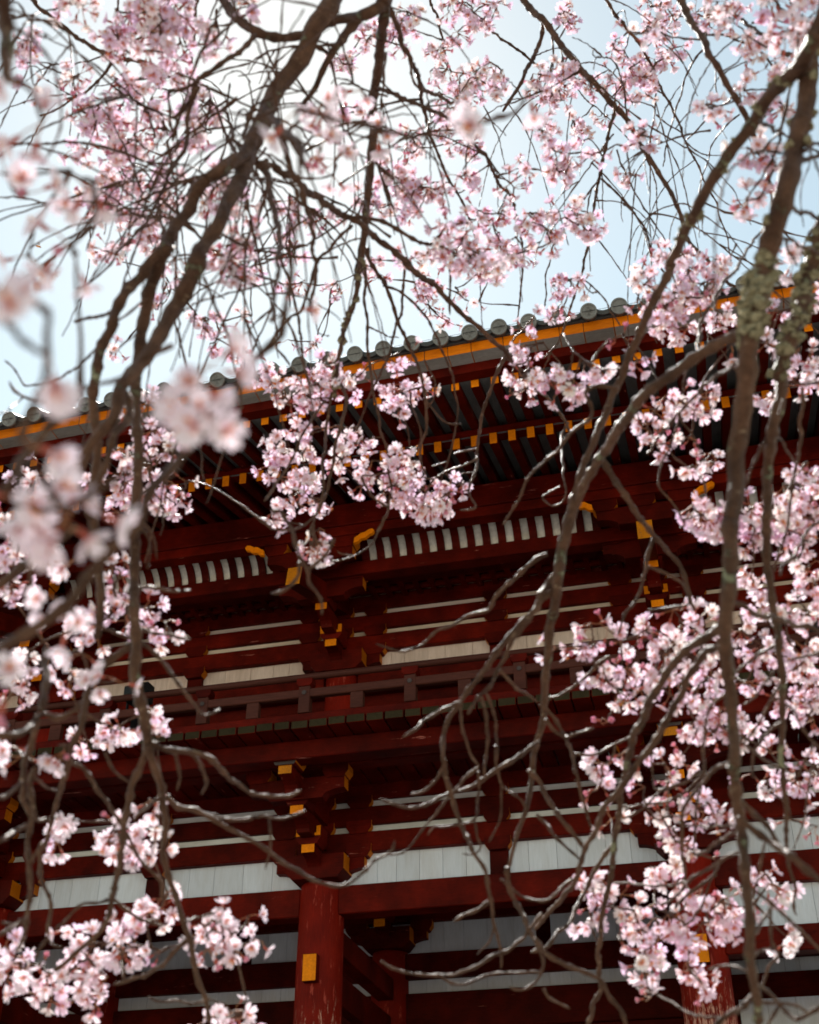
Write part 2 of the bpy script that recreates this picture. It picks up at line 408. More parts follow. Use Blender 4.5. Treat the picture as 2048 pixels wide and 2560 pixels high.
# balcony: planks with mossy ends, edge beam, railing
plm = {}
x = -14.2
rr = random.Random(5)
while x < 6.5:
    wd = rr.choice((.25, .27, .29)); key = wd
    if key not in plm:
        plm[key] = bevel(MB().box(-wd/2+.012, wd/2-.012, -1.4, 1.4, -.06, .06, 0, front=1).mesh('plank', 'red_y', 'plank_end'), .006)
    part('plank', plm[key], (x+wd/2, 16.95+rr.uniform(-.012, .012), 9.04+rr.uniform(-.004, .004))); x += wd
beam('balcony_beam', XL, XR, 15.95, 16.25, 8.70, 8.975)
beam('bottom_rail', XL, XR, 15.69, 15.81, 9.15, 9.275)
beam('middle_rail', XL, XR, 15.69, 15.80, 9.53, 9.66, 'rail')
tr_ = MB(); N = 12
for xx in (XL, XR):
    for k in range(N): a = 2*math.pi*k/N; tr_.v.append((xx+8.69, .052*math.cos(a), .052*math.sin(a)))
for k in range(N): tr_.face((k, (k+1) % N, N+(k+1) % N, N+k))
part('top_rail', tr_.mesh('top_rail', 'rail', smooth=True), (-8.69, 15.75, 9.875))
post = bevel(MB().box(-.085, .085, -.07, .07, 9.28-9.5, 9.70-9.5).mesh('post', 'rail'), .006)
pb = MB().prism([(-.08, 0), (.08, 0), (.12, .05), (.12, .12), (-.12, .12), (-.12, .05)], -.085, .085, 'y').mesh('post_block', 'red')
sp = bevel(MB().box(-.095, .095, -.055, .05, 9.278-9.4, 9.528-9.4).mesh('short_post', 'rail'), .006)
stud = MB().prism([(.035*math.cos(2*math.pi*k/10), .035*math.sin(2*math.pi*k/10)) for k in range(10)], -.012, .0, 'y').mesh('stud', 'metal')
for k in range(-6, 7):
    xx = -3.99+1.59*k
    q = part('post', post, (xx, 15.75, 9.5)); part('post_block', pb, (0, 0, .2), q)
    part('stud', stud, (0, -.073, .095), q)
    part('short_post', sp, (xx+.795, 15.75, 9.4))

# cove of curved ribs and white panels under the purlin
rib = MB(); white = MB(); NS = 7
def arc(r0, t): return (-(1-math.cos(t))*.50, .34*math.sin(t)) if r0 == 0 else (-(1-math.cos(t))*.45+.045, .34*math.sin(t)+.0)
for sx in (-.065, .065):
    for k in range(NS+1):
        t = math.pi/2*k/NS
        for dy in (0, .07): rib.v.append((sx, -(1-math.cos(t))*.50+dy, .36*math.sin(t)+dy*.2))
h = (NS+1)*2
for k in range(NS):
    a = 2*k
    rib.face((a, a+2, h+a+2, h+a)); rib.face((a+1, h+a+1, h+a+3, a+3)); rib.face((a, a+1, a+3, a+2)); rib.face((h+a, h+a+2, h+a+3, h+a+1))
ribm = rib.mesh('cove_rib', 'red_y')
for k in range(NS+1):
    t = math.pi/2*k/NS
    for sx in (-.075, .075): white.v.append((sx, -(1-math.cos(t))*.50+.05, .36*math.sin(t)+.015))
for k in range(NS): white.face((2*k, 2*k+1, 2*k+3, 2*k+2))
whm = white.mesh('cove_panel', 'bar')
for x in CX[:-1]+[ALLX[1]]:
    nrib = 15; x0 = x+.80; st = (5.5-1.6)/nrib
    for k in range(nrib+1):
        part('cove_rib', ribm, (x0+st*k, 17.2, 12.66))
        if k < nrib: part('cove_panel', whm, (x0+st*(k+.5), 17.2, 12.66))
beam('purlin', XL, XR, 16.50, 16.82, 13.02, 13.44)
beam('purlin_base', XL, XR, 16.53, 16.79, 12.84, 13.015)
# small latticed ceiling between the second step and the wall
beam('ceiling_back', XL, XR, 17.2, 18.7, 12.86, 12.9, 'red_y')
lb = bevel(MB().box(-.05, .05, -.7, .7, -.045, .045).mesh('lattice_batten', 'red_y'), .006)
for x in CX[:-1]+[ALLX[1]]:
    for k in range(17): part('lattice_batten', lb, (x+.62+.27*k, 18.02, 12.755))
for yy in (17.5, 17.75, 18.05, 18.3): beam('lattice_bar', XL, XR, yy-.045, yy+.045, 12.715, 12.80)

# eaves: the edge rises gently towards the right-hand corner
def ez(x):
    if x > -2: return .006*(x+2)
    if x < -12: return -.24
    return .024*(x+2)
def strip(name, y0, y1, z0, z1, mt, k=1.0, x0=-20.0, x1=8.0, front=None, under=None):
    b_ = MB(); n_ = 28
    for i in range(n_+1):
        xx = x0+(x1-x0)*i/n_; d = ez(xx)*k
        b_.v += [(xx, y0, z0+d), (xx, y1, z0+d), (xx, y1, z1+d), (xx, y0, z1+d)]
    for i in range(n_):
        a = 4*i
        for j in range(4): b_.face((a+j, a+(j+1) % 4, a+4+(j+1) % 4, a+4+j))
    b_.face((0, 1, 2, 3)); b_.face((4*n_, 4*n_+3, 4*n_+2, 4*n_+1))
    me = b_.mesh(name, mt); 
    return part(name, me)
def strip_at(*a, **k):
    o = strip(*a, **k); o.location = Vector((0, 0, 0))-Vector((-8.69, 22, 0)); return o
def rafter_mesh(y0, z0, y1, z1, h, w_, tilt=.0):
    b_ = MB()
    b_.prism([(y0, z0), (y1, z1), (y1, z1+h), (y0+tilt, z0+h)], -w_/2, w_/2, 'x', ms=[0, 0, 0, 1])
    return bevel(b_.mesh('rafter', 'red_y', 'yellow'), .007)
lo = rafter_mesh(0, 0, 2.3, .640, .20, .125, -.02)
hi = rafter_mesh(0, 0, 1.9, .520, .135, .125, -.01)
PR = .2895
for k in range(-48, 30):
    xx = -2.505+PR*k
    if xx < -13.2 or xx > 5.5: continue
    part('rafter', lo, (xx, 15.0, 13.085+ez(xx)*.5))
    part('flying_rafter', hi, (xx, 13.62, 13.09+ez(xx)))
strip_at('eave_board', 15.06, 15.22, 13.29, 13.46, 'red', k=.5)
strip_at('eave_edge_beam', 13.42, 13.60, 13.215, 13.375, 'red')
# grey soffit sheets lying on the rafters
def soffit(name, y0, z0, y1, z1, k0, k1):
    b_ = MB(); n_ = 28
    for i in range(n_+1):
        xx = -20+28*i/n_
        b_.v += [(xx, y0, z0+ez(xx)*k0), (xx, y1, z1+ez(xx)*k1)]
    for i in range(n_): b_.face((2*i, 2*i+1, 2*i+3, 2*i+2))
    o = part(name, b_.mesh(name, 'grey_soffit')); o.location = Vector((8.69, -22, 0))
soffit('soffit_board', 15.0, 13.288, 17.3, 13.928, .5, .5)
soffit('soffit_board', 13.62, 13.226, 15.52, 13.746, 1, 1)
# eave fascia: separate boards, orange front and grey underside
fas = {}
x = -15.0; rr = random.Random(8)
while x < 6:
    wd = rr.choice((.34, .38, .42, .46))
    if wd not in fas:
        b_ = MB().box(-wd/2+.004, wd/2-.004, 0, .42, 0, .172, 1, front=0)
        fas[wd] = bevel(b_.mesh('fascia_board', 'orange', 'grey'), .004)
    part('fascia_board', fas[wd], (x+wd/2, 13.18, 13.378+ez(x+wd/2)), rot=(0, -math.atan(.024 if x < -2 else .006), 0)); x += wd
# tiles
def disc_tile(text):
    b_ = MB(); N = 24
    rings = [(.118, .0), (.118, -.030), (.112, -.038), (.094, -.038), (.088, -.026), (.0, -.026)]
    b_.v += []
    for r_, y_ in [(.113, .9), (.113, .001)]+rings[:-1]:
        for k in range(N):
            a = 2*math.pi*k/N; b_.v.append((r_*math.cos(a), y_, r_*math.sin(a)))
    R_ = 7
    for i in range(R_-1):
        for k in range(N): b_.face((i*N+k, i*N+(k+1) % N, (i+1)*N+(k+1) % N, (i+1)*N+k), 1 if i > 0 else 0)
    b_.face(tuple((R_-1)*N+k for k in range(N)), 1)
    return b_.mesh('round_tile', 'tile', 'disc', smooth=False)
dt = disc_tile('')
def glyphs():
    me = None
    try:
        out = []
        for t, (cx, cz, s_) in (('大', (0, .045, .05)), ('佛', (-.03, -.005, .055)), ('殿', (.03, -.005, .055)), ('寺', (0, -.055, .045))):
            cu = bpy.data.curves.new('t', 'FONT'); cu.body = t; cu.size = s_; cu.extrude = .004; cu.align_x = 'CENTER'; cu.align_y = 'CENTER'
            cu.resolution_u = 2
            ob = bpy.data.objects.new('t', cu); COL.objects.link(ob)
            dg = bpy.context.evaluated_depsgraph_get(); me_ = bpy.data.meshes.new_from_object(ob.evaluated_get(dg))
            bpy.data.objects.remove(ob)
            off = len(sum((q[0] for q in out), []))
            out.append(([(v.co.x+cx, -.028-v.co.z, v.co.y+cz) for v in me_.vertices], [tuple(p.vertices) for p in me_.polygons]))
        V_, F_ = [], []
        for v_, f_ in out:
            o_ = len(V_); V_ += v_; F_ += [tuple(i+o_ for i in q) for q in f_]
        me = bpy.data.meshes.new('relief_writing'); me.from_pydata(V_, [], F_); me.materials.append(M['disc'])
    except Exception as e: print('glyphs', e)
    return me
gl = glyphs()
pan = MB(); NP_ = 8
for y_ in (0, .9):
    for k in range(NP_+1):
        t = k/NP_*2-1; sag = -.055*(1-t*t)
        pan.v += [(t*.145, y_, sag+.02), (t*.145, y_, sag-.045)]
q_ = (NP_+1)*2
for k in range(NP_):
    a = 2*k
    pan.face((a, a+1, a+3, a+2), 1); pan.face((a, a+2, q_+a+2, q_+a)); pan.face((a+1, q_+a+1, q_+a+3, a+3))
panm = pan.mesh('pan_tile', 'tile', 'tile', smooth=False)
TP = .4225
for k in range(-32, 20):
    xx = -2.022+TP*k
    if xx < -14 or xx > 5: continue
    q = part('round_tile', dt, (xx, 13.03, 13.60+ez(xx)), rot=(R(26), 0, 0))
    if gl and k % 3 != 1: part('relief_writing', gl, (0, 0, 0), q)
    part('pan_tile', panm, (xx+TP/2, 13.06, 13.655+ez(xx+TP/2)), rot=(R(22), 0, 0))
strip_at('tile_bed', 13.15, 13.6, 13.553, 13.64, 'tile')
wire = MB()
for i in range(41):
    xx = -15+21*i/40
    for k in range(4): a = math.pi/2*k; wire.v.append((xx, 13.0+.004*math.cos(a), 13.585+ez(xx)+.004*math.sin(a)))
for i in range(40):
    for k in range(4): wire.face((4*i+k, 4*i+(k+1) % 4, 4*i+4+(k+1) % 4, 4*i+4+k))
o = part('eave_wire', wire.mesh('eave_wire', 'black')); o.location = Vector((8.69, -22, 0))
# roof slopes up to the ridge
rf = MB(); n_ = 10; pts_ = []
for i in range(n_+1):
    t = i/n_; pts_.append((13.45+8.89*t, 13.72+3.6*t+2.6*t*t))
pts_ += [(44.68-y_, z_) for y_, z_ in reversed(pts_[:-1])]
for xx in (-26.0, 9.0):
    for y_, z_ in pts_: rf.v.append((xx+8.69, y_-22, z_))
k_ = len(pts_)
for i in range(k_-1): rf.face((i, i+1, k_+i+1, k_+i))
rf.face(tuple(range(k_))); rf.face(tuple(range(2*k_-1, k_-1, -1)))
part('roof', rf.mesh('roof', 'tile'), (-8.69, 22, 0))

# floodlights standing on the balcony
def floodlight(loc, rz, label):
    t = link('floodlight', None, None, loc, label=label, category='floodlight', group='floodlights on the balcony')
    t.rotation_euler = (0, 0, rz)
    hb = MB(); hb.prism([(-.16, .10), (.10, .10), (.17, .20), (.17, .34), (.02, .42), (-.16, .40)], -.17, .17, 'x')
    link('housing', bevel(hb.mesh('housing', 'black'), .01), t)
    link('lamp_glass', MB().box(-.14, .14, -.172, -.161, .14, .37).mesh('lamp_glass', 'glass'), t)
    br = MB().box(-.20, -.178, -.02, .02, .0, .28); br.box(.178, .20, -.02, .02, .0, .28); br.box(-.20, .20, -.03, .03, -.012, -.001)
    link('bracket', br.mesh('bracket', 'black'), t)
    link('stand', MB().box(-.05, .05, -.05, .05, -.72, -.013).mesh('stand', 'black'), t)
    return t
floodlight((-8.42, 16.05, 9.83), R(170), 'black floodlight on the balcony left of the hanging cherry stem')
floodlight((1.72, 16.35, 9.83), R(190), 'black floodlight at the right end of the balcony railing')

# ------------------------------------------------------------------ the cherry tree
TREE_BRANCHES = [
((-1151,1308,3949,-1147,1318,3940,-1143,1338,3937,-1131,1362,3942,-1109,1383,3929,-1092,1409,3923,-1060,1416,3889,-1037,1431,3880,-994,1417,3831,-959,1413,3803,-929,1414,3789,-904,1423,3779,-876,1440,3782,-856,1464,3797,-835,1488,3805),43,43,0),
((-1002,1425,3836,-1015,1430,3815,-1037,1441,3805,-1062,1454,3804,-1091,1473,3816,-1127,1493,3839,-1162,1513,3846,-1184,1519,3844,-1211,1506,3821),30,21,0),
((-1614,1398,3919,-1628,1403,3898,-1650,1414,3888,-1674,1427,3887,-1704,1446,3899,-1740,1465,3922,-1774,1486,3929,-1796,1492,3927,-1823,1479,3904),30,21,10),
((-973,1435,3832,-987,1450,3826,-1004,1459,3817,-1014,1449,3791,-1028,1443,3781,-1048,1445,3790),13,10,0),
((-1585,1408,3915,-1599,1423,3909,-1616,1432,3900,-1626,1421,3875,-1640,1416,3864,-1660,1418,3873),13,10,10),
((-349,372,2279,-348,375,2273,-359,393,2279,-373,414,2289,-375,422,2280,-377,430,2275),58,41,1),
((-465,509,2487,-459,517,2482,-451,524,2481,-450,538,2485,-450,554,2490,-453,569,2496,-461,588,2505,-467,602,2508,-471,613,2502,-474,621,2490,-480,626,2482,-480,624,2471,-492,634,2471,-500,638,2467),17,8,0),
((-638,724,2830,-729,835,3034,-803,929,3207,-876,1025,3383),11,10,0),
((-1250,696,2914,-1341,807,3117,-1416,902,3290,-1488,998,3466),11,10,10),
((-621,728,2830,-612,734,2832,-600,735,2818,-592,733,2821,-587,736,2832),8,5,0),
((-1233,701,2913,-1224,707,2915,-1212,708,2901,-1204,706,2904,-1199,708,2915),8,5,10),
((-1083,1282,3653,-1089,1315,3691,-1099,1353,3711,-1089,1374,3715,-1086,1403,3731,-1093,1446,3772),11,12,0),
((-1695,1255,3736,-1701,1288,3775,-1711,1326,3795,-1701,1347,3798,-1698,1376,3814,-1705,1419,3855),11,12,10),
((-732,844,2802,-729,851,2811,-722,874,2839,-721,910,2881,-716,951,2932,-708,983,2966,-686,992,2965,-674,1006,2967,-660,1017,2968,-650,1034,2973,-641,1054,2986,-628,1076,3006,-627,1091,3022),13,25,0),
((-1344,817,2885,-1342,824,2894,-1334,847,2922,-1333,883,2964,-1329,924,3015,-1320,956,3049,-1298,965,3048,-1286,978,3050,-1272,990,3051,-1262,1007,3056,-1253,1027,3069,-1240,1048,3089,-1239,1064,3106),13,25,10),
((-627,1091,3022,-621,1098,3052,-620,1101,3084,-622,1100,3126,-611,1082,3145,-597,1062,3155,-583,1048,3151,-568,1046,3158,-550,1047,3175,-537,1059,3206,-526,1069,3240,-516,1074,3265),30,41,0),
((-581,1034,3121,-603,1034,3109,-614,1020,3091,-617,1035,3073,-623,1055,3065,-623,1068,3056),30,16,0),
((-582,1036,3117,-588,1044,3104,-602,1058,3104,-612,1056,3087,-622,1054,3077),46,30,0),
((-659,1150,3105,-675,1160,3092,-677,1159,3070,-682,1155,3039,-678,1133,2987,-678,1117,2943,-677,1100,2902,-686,1098,2883,-694,1092,2861,-702,1092,2847,-716,1096,2836,-735,1099,2823,-746,1088,2803),27,14,0),
((-1271,1123,3188,-1287,1133,3175,-1289,1132,3153,-1294,1128,3122,-1291,1106,3070,-1290,1090,3026,-1290,1073,2986,-1298,1070,2966,-1307,1065,2944,-1314,1065,2930,-1329,1068,2919,-1348,1072,2906,-1358,1061,2886),27,14,10),
((-749,1287,3769,-766,1318,3747,-763,1319,3697,-763,1319,3648,-766,1326,3639,-777,1354,3641,-778,1376,3631),34,25,0),
((-798,1303,3728,-794,1324,3710,-780,1329,3673,-777,1346,3674),15,12,0),
((-935,1303,3856,-960,1348,3860,-980,1393,3865,-980,1412,3838,-976,1432,3836),19,20,0),
((-1547,1276,3939,-1572,1321,3943,-1592,1366,3948,-1592,1385,3921,-1588,1404,3919),19,20,10),
((-918,1341,3808,-943,1392,3835,-959,1434,3838),13,13,0),
((-1530,1314,3891,-1555,1365,3918,-1571,1407,3922),13,13,10),
((-662,1202,3564,-660,1213,3537,-669,1238,3538,-676,1243,3501),23,14,0),
((-725,1262,3634,-678,1234,3587,-653,1209,3557),12,11,0),
((-589,1081,3407,-577,1093,3377,-550,1082,3323,-527,1083,3291,-511,1096,3290,-491,1113,3302,-458,1109,3293,-443,1104,3286),82,74,1),
((-399,1093,3371,-402,1094,3352,-413,1089,3300,-434,1096,3273,-452,1109,3257,-469,1119,3229,-488,1118,3188,-497,1108,3140,-499,1091,3077,-504,1083,3027,-513,1084,3004,-514,1083,2986),163,130,1),
((-498,1067,3014,-501,1055,2967,-510,1027,2915,-527,1024,2898,-544,1024,2883,-556,1034,2877,-568,1040,2858,-579,1036,2829,-582,1027,2792,-580,1010,2748,-584,1000,2722),90,91,1),
((-507,1075,2999,-507,1068,2967,-503,1048,2908,-496,1012,2832,-499,1004,2795,-505,999,2765,-517,998,2740,-514,977,2691),126,92,1),
((-328,1145,3412,-335,1144,3383,-341,1146,3374,-349,1140,3362,-370,1140,3357,-396,1154,3378,-419,1159,3388,-435,1156,3378,-446,1152,3358),118,72,1),
((-383,1156,3376,-395,1161,3361,-405,1161,3340,-415,1154,3306,-428,1164,3294,-443,1177,3285,-459,1197,3283,-476,1208,3275,-487,1210,3261),85,38,1),
((-450,1134,3294,-441,1146,3303,-433,1161,3309,-426,1180,3326),43,31,0),
((-332,1150,3403,-340,1167,3397,-347,1180,3384,-362,1218,3395,-371,1242,3388,-382,1272,3389,-392,1297,3382,-404,1330,3371,-412,1356,3356,-420,1374,3328,-425,1384,3300,-430,1398,3272,-435,1413,3243,-440,1426,3226,-451,1452,3216,-464,1488,3205,-472,1505,3200),95,56,1),
((-469,1499,3209,-476,1506,3174,-485,1524,3151,-502,1564,3146,-519,1591,3143,-538,1623,3149,-552,1650,3148,-564,1681,3138,-565,1677,3104,-572,1690,3089,-578,1698,3062),51,41,4),
((-347,1219,3478,-343,1251,3477,-346,1294,3489,-342,1326,3496,-342,1372,3520,-346,1423,3551,-347,1445,3552,-357,1494,3579,-359,1530,3581,-362,1580,3590,-358,1605,3581,-353,1624,3558,-350,1652,3556,-343,1680,3548,-332,1702,3535,-326,1735,3532,-324,1776,3542,-322,1801,3544),51,23,0),
((-347,1323,3506,-344,1345,3494,-339,1347,3458,-336,1358,3450,-328,1369,3448),28,23,0),
((-388,1287,3364,-382,1306,3384,-370,1334,3405,-356,1368,3429,-339,1395,3445,-324,1429,3465,-307,1459,3474,-290,1495,3485,-277,1520,3489,-270,1542,3494,-261,1580,3508,-254,1622,3518,-250,1670,3534,-245,1718,3557,-236,1762,3574,-236,1824,3607,-236,1869,3615,-237,1916,3624,-247,1986,3648,-256,2044,3658,-266,2089,3658,-287,2174,3665,-300,2232,3648),40,19,0),
((-359,1491,3619,-348,1551,3672,-337,1608,3725,-333,1652,3768,-319,1727,3868,-292,1780,3943),40,16,0),
((-498,1087,2986,-485,1108,3000,-480,1132,3009,-472,1163,3031,-468,1210,3053,-467,1262,3092,-464,1316,3127,-459,1368,3161,-446,1397,3170,-436,1422,3174,-422,1454,3183,-410,1473,3177,-400,1501,3182,-390,1527,3189,-394,1531,3191),56,56,0),
((-399,1527,3195,-385,1576,3208,-373,1629,3232,-361,1654,3228,-347,1686,3230,-331,1712,3222,-313,1741,3219,-298,1756,3204,-284,1764,3188,-271,1789,3187,-255,1818,3175,-240,1861,3176,-226,1904,3175,-215,1956,3192,-198,2015,3196,-188,2056,3195,-186,2080,3193),59,33,0),
((-435,1329,3108,-427,1338,3118,-408,1346,3118,-389,1356,3116,-370,1364,3105,-356,1374,3097,-343,1385,3093,-334,1415,3111,-320,1447,3135,-304,1489,3158,-315,1517,3165,-328,1565,3153,-335,1596,3118),36,20,0),
((-482,1051,3044,-463,1025,3009,-438,986,2941,-398,917,2824,-354,846,2711,-305,758,2574,-276,692,2471),45,31,0),
((-419,984,2894,-425,1014,2891,-425,1035,2884,-421,1044,2880,-420,1067,2880,-422,1093,2881,-432,1136,2901,-441,1177,2914,-460,1234,2937,-458,1238,2927,-476,1289,2934,-491,1312,2923,-493,1329,2909),37,24,0),
((-473,1057,2948,-461,1043,2888,-443,1023,2824,-416,980,2729,-396,945,2661,-378,905,2586,-378,905,2586,-367,877,2525,-358,855,2469,-349,831,2424),48,20,0),
((-436,1334,3100,-452,1327,3074,-473,1343,3070,-493,1357,3070,-502,1355,3046),26,26,0),
((-445,1417,3156,-458,1379,3113,-474,1371,3098,-485,1348,3063),16,15,0),
((-426,1864,4489,-425,1930,4508,-424,1983,4520,-425,2022,4505,-421,2043,4471,-410,2047,4411,-408,2077,4389,-407,2109,4389,-410,2175,4405),37,20,0),
((-322,1919,4448,-305,1937,4441,-283,1947,4407,-255,1941,4353,-234,1961,4343,-215,1991,4351,-198,2014,4350,-173,2035,4336),29,33,0),
((-190,1798,4312,-180,1801,4286,-164,1805,4248,-139,1797,4190,-119,1812,4150,-101,1816,4100,-82,1817,4049,-65,1835,4020,-43,1834,3977,-25,1852,3960,-7,1870,3938,14,1882,3907,28,1910,3899,37,1933,3874,50,1943,3833,64,1959,3810,78,1984,3792,91,1993,3756,99,1997,3711,108,2007,3673,112,2010,3621,124,2009,3582,138,2012,3558,151,2008,3526,168,2013,3503,179,2011,3466,193,2002,3445),89,37,0),
((-140,1849,4258,-149,1875,4240,-164,1892,4225,-177,1883,4168,-190,1882,4141,-204,1882,4097,-238,1918,4094,-266,1941,4079),58,42,0),
((-1,1866,3926,-8,1875,3900,-18,1879,3870,-29,1898,3847,-42,1924,3822,-54,1956,3808,-62,1980,3811,-72,1996,3788,-85,2034,3774,-99,2066,3747,-113,2094,3711,-125,2095,3654,-139,2099,3621,-158,2103,3564,-177,2112,3514,-199,2119,3477,-236,2136,3452),43,22,0),
((-61,1951,3783,-84,1981,3786,-111,2018,3791,-137,2043,3786,-162,2042,3750,-179,2040,3710,-194,2040,3648,-204,2054,3633,-216,2113,3618,-225,2151,3614),23,17,0),
((-55,1950,3786,-34,1978,3784,-15,1988,3758,-1,1988,3723,13,1973,3668,24,1997,3660,30,2019,3636,33,2065,3641,44,2089,3627,55,2100,3610),27,20,0),
((-124,1872,4230,-130,1905,4206,-144,1959,4220,-158,2020,4248,-177,2071,4268,-214,2088,4244),27,18,0),
((-108,1824,4126,-101,1867,4091,-87,1941,4117,-73,1982,4122,-47,2000,4094,-20,2004,4050,-1,2020,4028,21,2051,4012,29,2072,3999),19,12,0),
((7,1789,4218,22,1810,4194,34,1826,4176,46,1837,4156,64,1854,4131,77,1871,4102,92,1902,4090,99,1924,4071,107,1961,4074,123,2006,4078,134,2024,4057,142,2056,4046,151,2105,4055,157,2133,4057,166,2166,4057,178,2201,4047,186,2218,4022,201,2246,4002,210,2279,3989,215,2286,3944,223,2315,3926,225,2325,3885,225,2346,3866,223,2357,3839),41,16,0),
((104,1934,4046,92,1941,4018,87,1939,3972,79,1954,3947,68,2000,3950,57,2018,3929,50,2021,3901),22,17,0),
((671,2220,4200,658,2227,4172,654,2225,4126,646,2240,4101,635,2287,4104,624,2304,4083,617,2307,4055),22,17,10),
((211,1848,4030,190,1881,4042,175,1929,4069,162,1957,4063,150,1973,4035,134,1972,3992,122,1990,3966,108,2021,3956,97,2055,3949,89,2109,3968),27,15,0),
((778,2134,4184,756,2168,4196,742,2215,4223,729,2244,4217,717,2259,4189,701,2258,4146,689,2276,4120,674,2307,4111,663,2341,4103,655,2395,4122),27,15,10),
((88,1969,3989,112,1999,3980,134,1998,3950,144,2013,3947),17,15,0),
((655,2256,4143,679,2285,4134,701,2285,4104,711,2299,4101),17,15,10),
((258,1877,3826,231,1904,3830,213,1970,3876,198,2005,3884,188,2030,3872,174,2048,3852,165,2082,3855),21,15,0),
((825,2164,3980,797,2191,3984,780,2256,4030,765,2292,4038,755,2317,4026,740,2334,4006,732,2369,4009),21,15,10),
((246,1855,3853,223,1913,3902,198,1944,3915,176,1964,3913,150,2019,3941),24,19,0),
((813,2141,4007,789,2199,4056,765,2230,4069,742,2250,4068,717,2305,4095),24,19,10),
((228,1879,3992,223,1895,3952,224,1906,3933,221,1921,3929),16,13,0),
((794,2165,4146,790,2182,4106,790,2192,4087,788,2207,4083),16,13,10),
((146,2020,3938,161,2027,3915,180,2029,3892,210,2054,3909,239,2062,3912),17,9,0),
((713,2306,4092,728,2313,4069,747,2315,4046,777,2340,4063,806,2348,4066),17,9,10),
((52,1952,3822,63,1971,3776,59,1969,3707,51,1977,3643,40,2003,3622,22,2045,3619,18,2065,3630,-3,2113,3617,-16,2132,3539),16,14,0),
((618,2238,3976,630,2257,3930,626,2255,3861,618,2264,3797,607,2289,3776,589,2331,3774,584,2351,3784,564,2399,3771,551,2418,3693),16,14,10),
((44,1952,3819,19,1965,3792,4,1984,3775,-17,2039,3799,-22,2078,3798,-20,2087,3781),14,9,0),
((95,1877,3588,110,1884,3590,131,1892,3580),15,15,0),
((662,2163,3742,677,2171,3744,698,2178,3734),15,15,10),
((98,1959,3650,80,1969,3616,72,1992,3593),14,10,0),
((665,2245,3805,647,2255,3770,639,2278,3747),14,10,10),
((53,2019,3726,18,2068,3746,-3,2068,3710,-18,2083,3682,-36,2149,3685),14,9,0),
((169,1878,3613,185,1884,3586,207,1916,3590,235,1918,3580),13,10,0),
((736,2164,3767,751,2170,3740,774,2202,3745,801,2204,3734),13,10,10),
((140,1830,3493,160,1851,3487,181,1855,3458,198,1868,3426,212,1900,3419),13,10,0),
((707,2116,3647,727,2137,3641,748,2141,3612,765,2154,3580,778,2186,3573),13,10,10),
((140,1830,3493,135,1853,3469,140,1854,3459),13,8,0),
((707,2116,3647,702,2140,3623,707,2140,3613),13,8,10),
((140,1451,3679,146,1446,3616,152,1442,3571,161,1437,3528,166,1430,3476,174,1432,3440,183,1448,3428,193,1461,3406,201,1473,3389,208,1482,3364,217,1506,3361,219,1496,3315,223,1508,3295,229,1513,3263,228,1497,3209,228,1490,3171,229,1482,3132),74,36,0),
((707,1737,3833,713,1732,3770,719,1729,3725,728,1723,3682,732,1716,3630,741,1718,3594,750,1734,3582,760,1747,3560,767,1759,3544,774,1768,3518,784,1792,3515,785,1782,3469,790,1794,3449,796,1799,3417,795,1783,3363,795,1776,3325,796,1768,3286),74,36,10),
((169,1500,3621,202,1544,3664,234,1581,3694,258,1607,3703,279,1613,3679,297,1637,3681,314,1678,3699,333,1721,3720),25,19,0),
((736,1786,3775,768,1830,3818,801,1868,3848,825,1893,3857,846,1899,3833,864,1924,3835,881,1964,3853,899,2008,3874),25,19,10),
((241,1558,3742,253,1539,3681,261,1513,3622,268,1469,3530,276,1438,3458,287,1419,3409,304,1403,3371,315,1373,3319),37,36,0),
((808,1844,3896,820,1825,3835,828,1799,3776,835,1756,3684,843,1725,3612,854,1705,3563,870,1689,3525,882,1659,3473),37,36,10),
((275,1588,3711,273,1592,3697,266,1626,3696,255,1635,3662,242,1644,3619),12,9,0),
((842,1874,3865,840,1878,3851,833,1912,3850,821,1921,3816,809,1930,3773),12,9,10),
((286,1427,3589,291,1413,3548,298,1409,3513,308,1400,3474,310,1381,3424,315,1351,3351),25,23,0),
((853,1713,3743,857,1699,3703,865,1696,3667,875,1686,3628,877,1667,3578,882,1637,3505),25,23,10),
((306,1372,3497,309,1379,3448,310,1406,3441,305,1423,3423),13,11,0),
((873,1658,3651,876,1665,3602,877,1692,3595,871,1709,3577),13,11,10),
((284,1429,3584,289,1496,3616,277,1500,3611,263,1515,3633),16,12,0),
((850,1716,3739,856,1782,3770,844,1786,3766,829,1801,3787),16,12,10),
((280,1448,3556,307,1466,3553,322,1467,3545),13,10,0),
((847,1734,3710,874,1752,3707,889,1753,3699),13,10,10),
((265,956,2917,252,966,2894,242,985,2887,235,1001,2875,230,1013,2857,222,1023,2831,213,1022,2797,199,1019,2759,191,1025,2741,180,1024,2707,170,1019,2678,162,1030,2659,154,1041,2642,146,1056,2629,139,1067,2617,134,1076,2607),112,135,4),
((832,1242,3071,819,1252,3048,809,1271,3041,802,1287,3029,797,1299,3011,789,1309,2985,780,1308,2952,766,1306,2913,758,1311,2895,747,1310,2861,737,1305,2832,729,1317,2813,721,1327,2796,713,1342,2783,706,1354,2771,701,1362,2761),112,135,14),
((138,1073,2613,125,1069,2572,118,1066,2545,112,1075,2526,106,1082,2504,103,1103,2494,97,1128,2482,90,1151,2467,85,1168,2447,78,1178,2422,72,1183,2394,64,1176,2359,59,1180,2341),126,107,2),
((704,1359,2767,692,1355,2726,685,1352,2699,678,1361,2681,673,1369,2658,669,1389,2648,663,1414,2636,657,1437,2621,652,1454,2601,645,1464,2576,639,1469,2548,631,1462,2513,626,1466,2495),126,107,12),
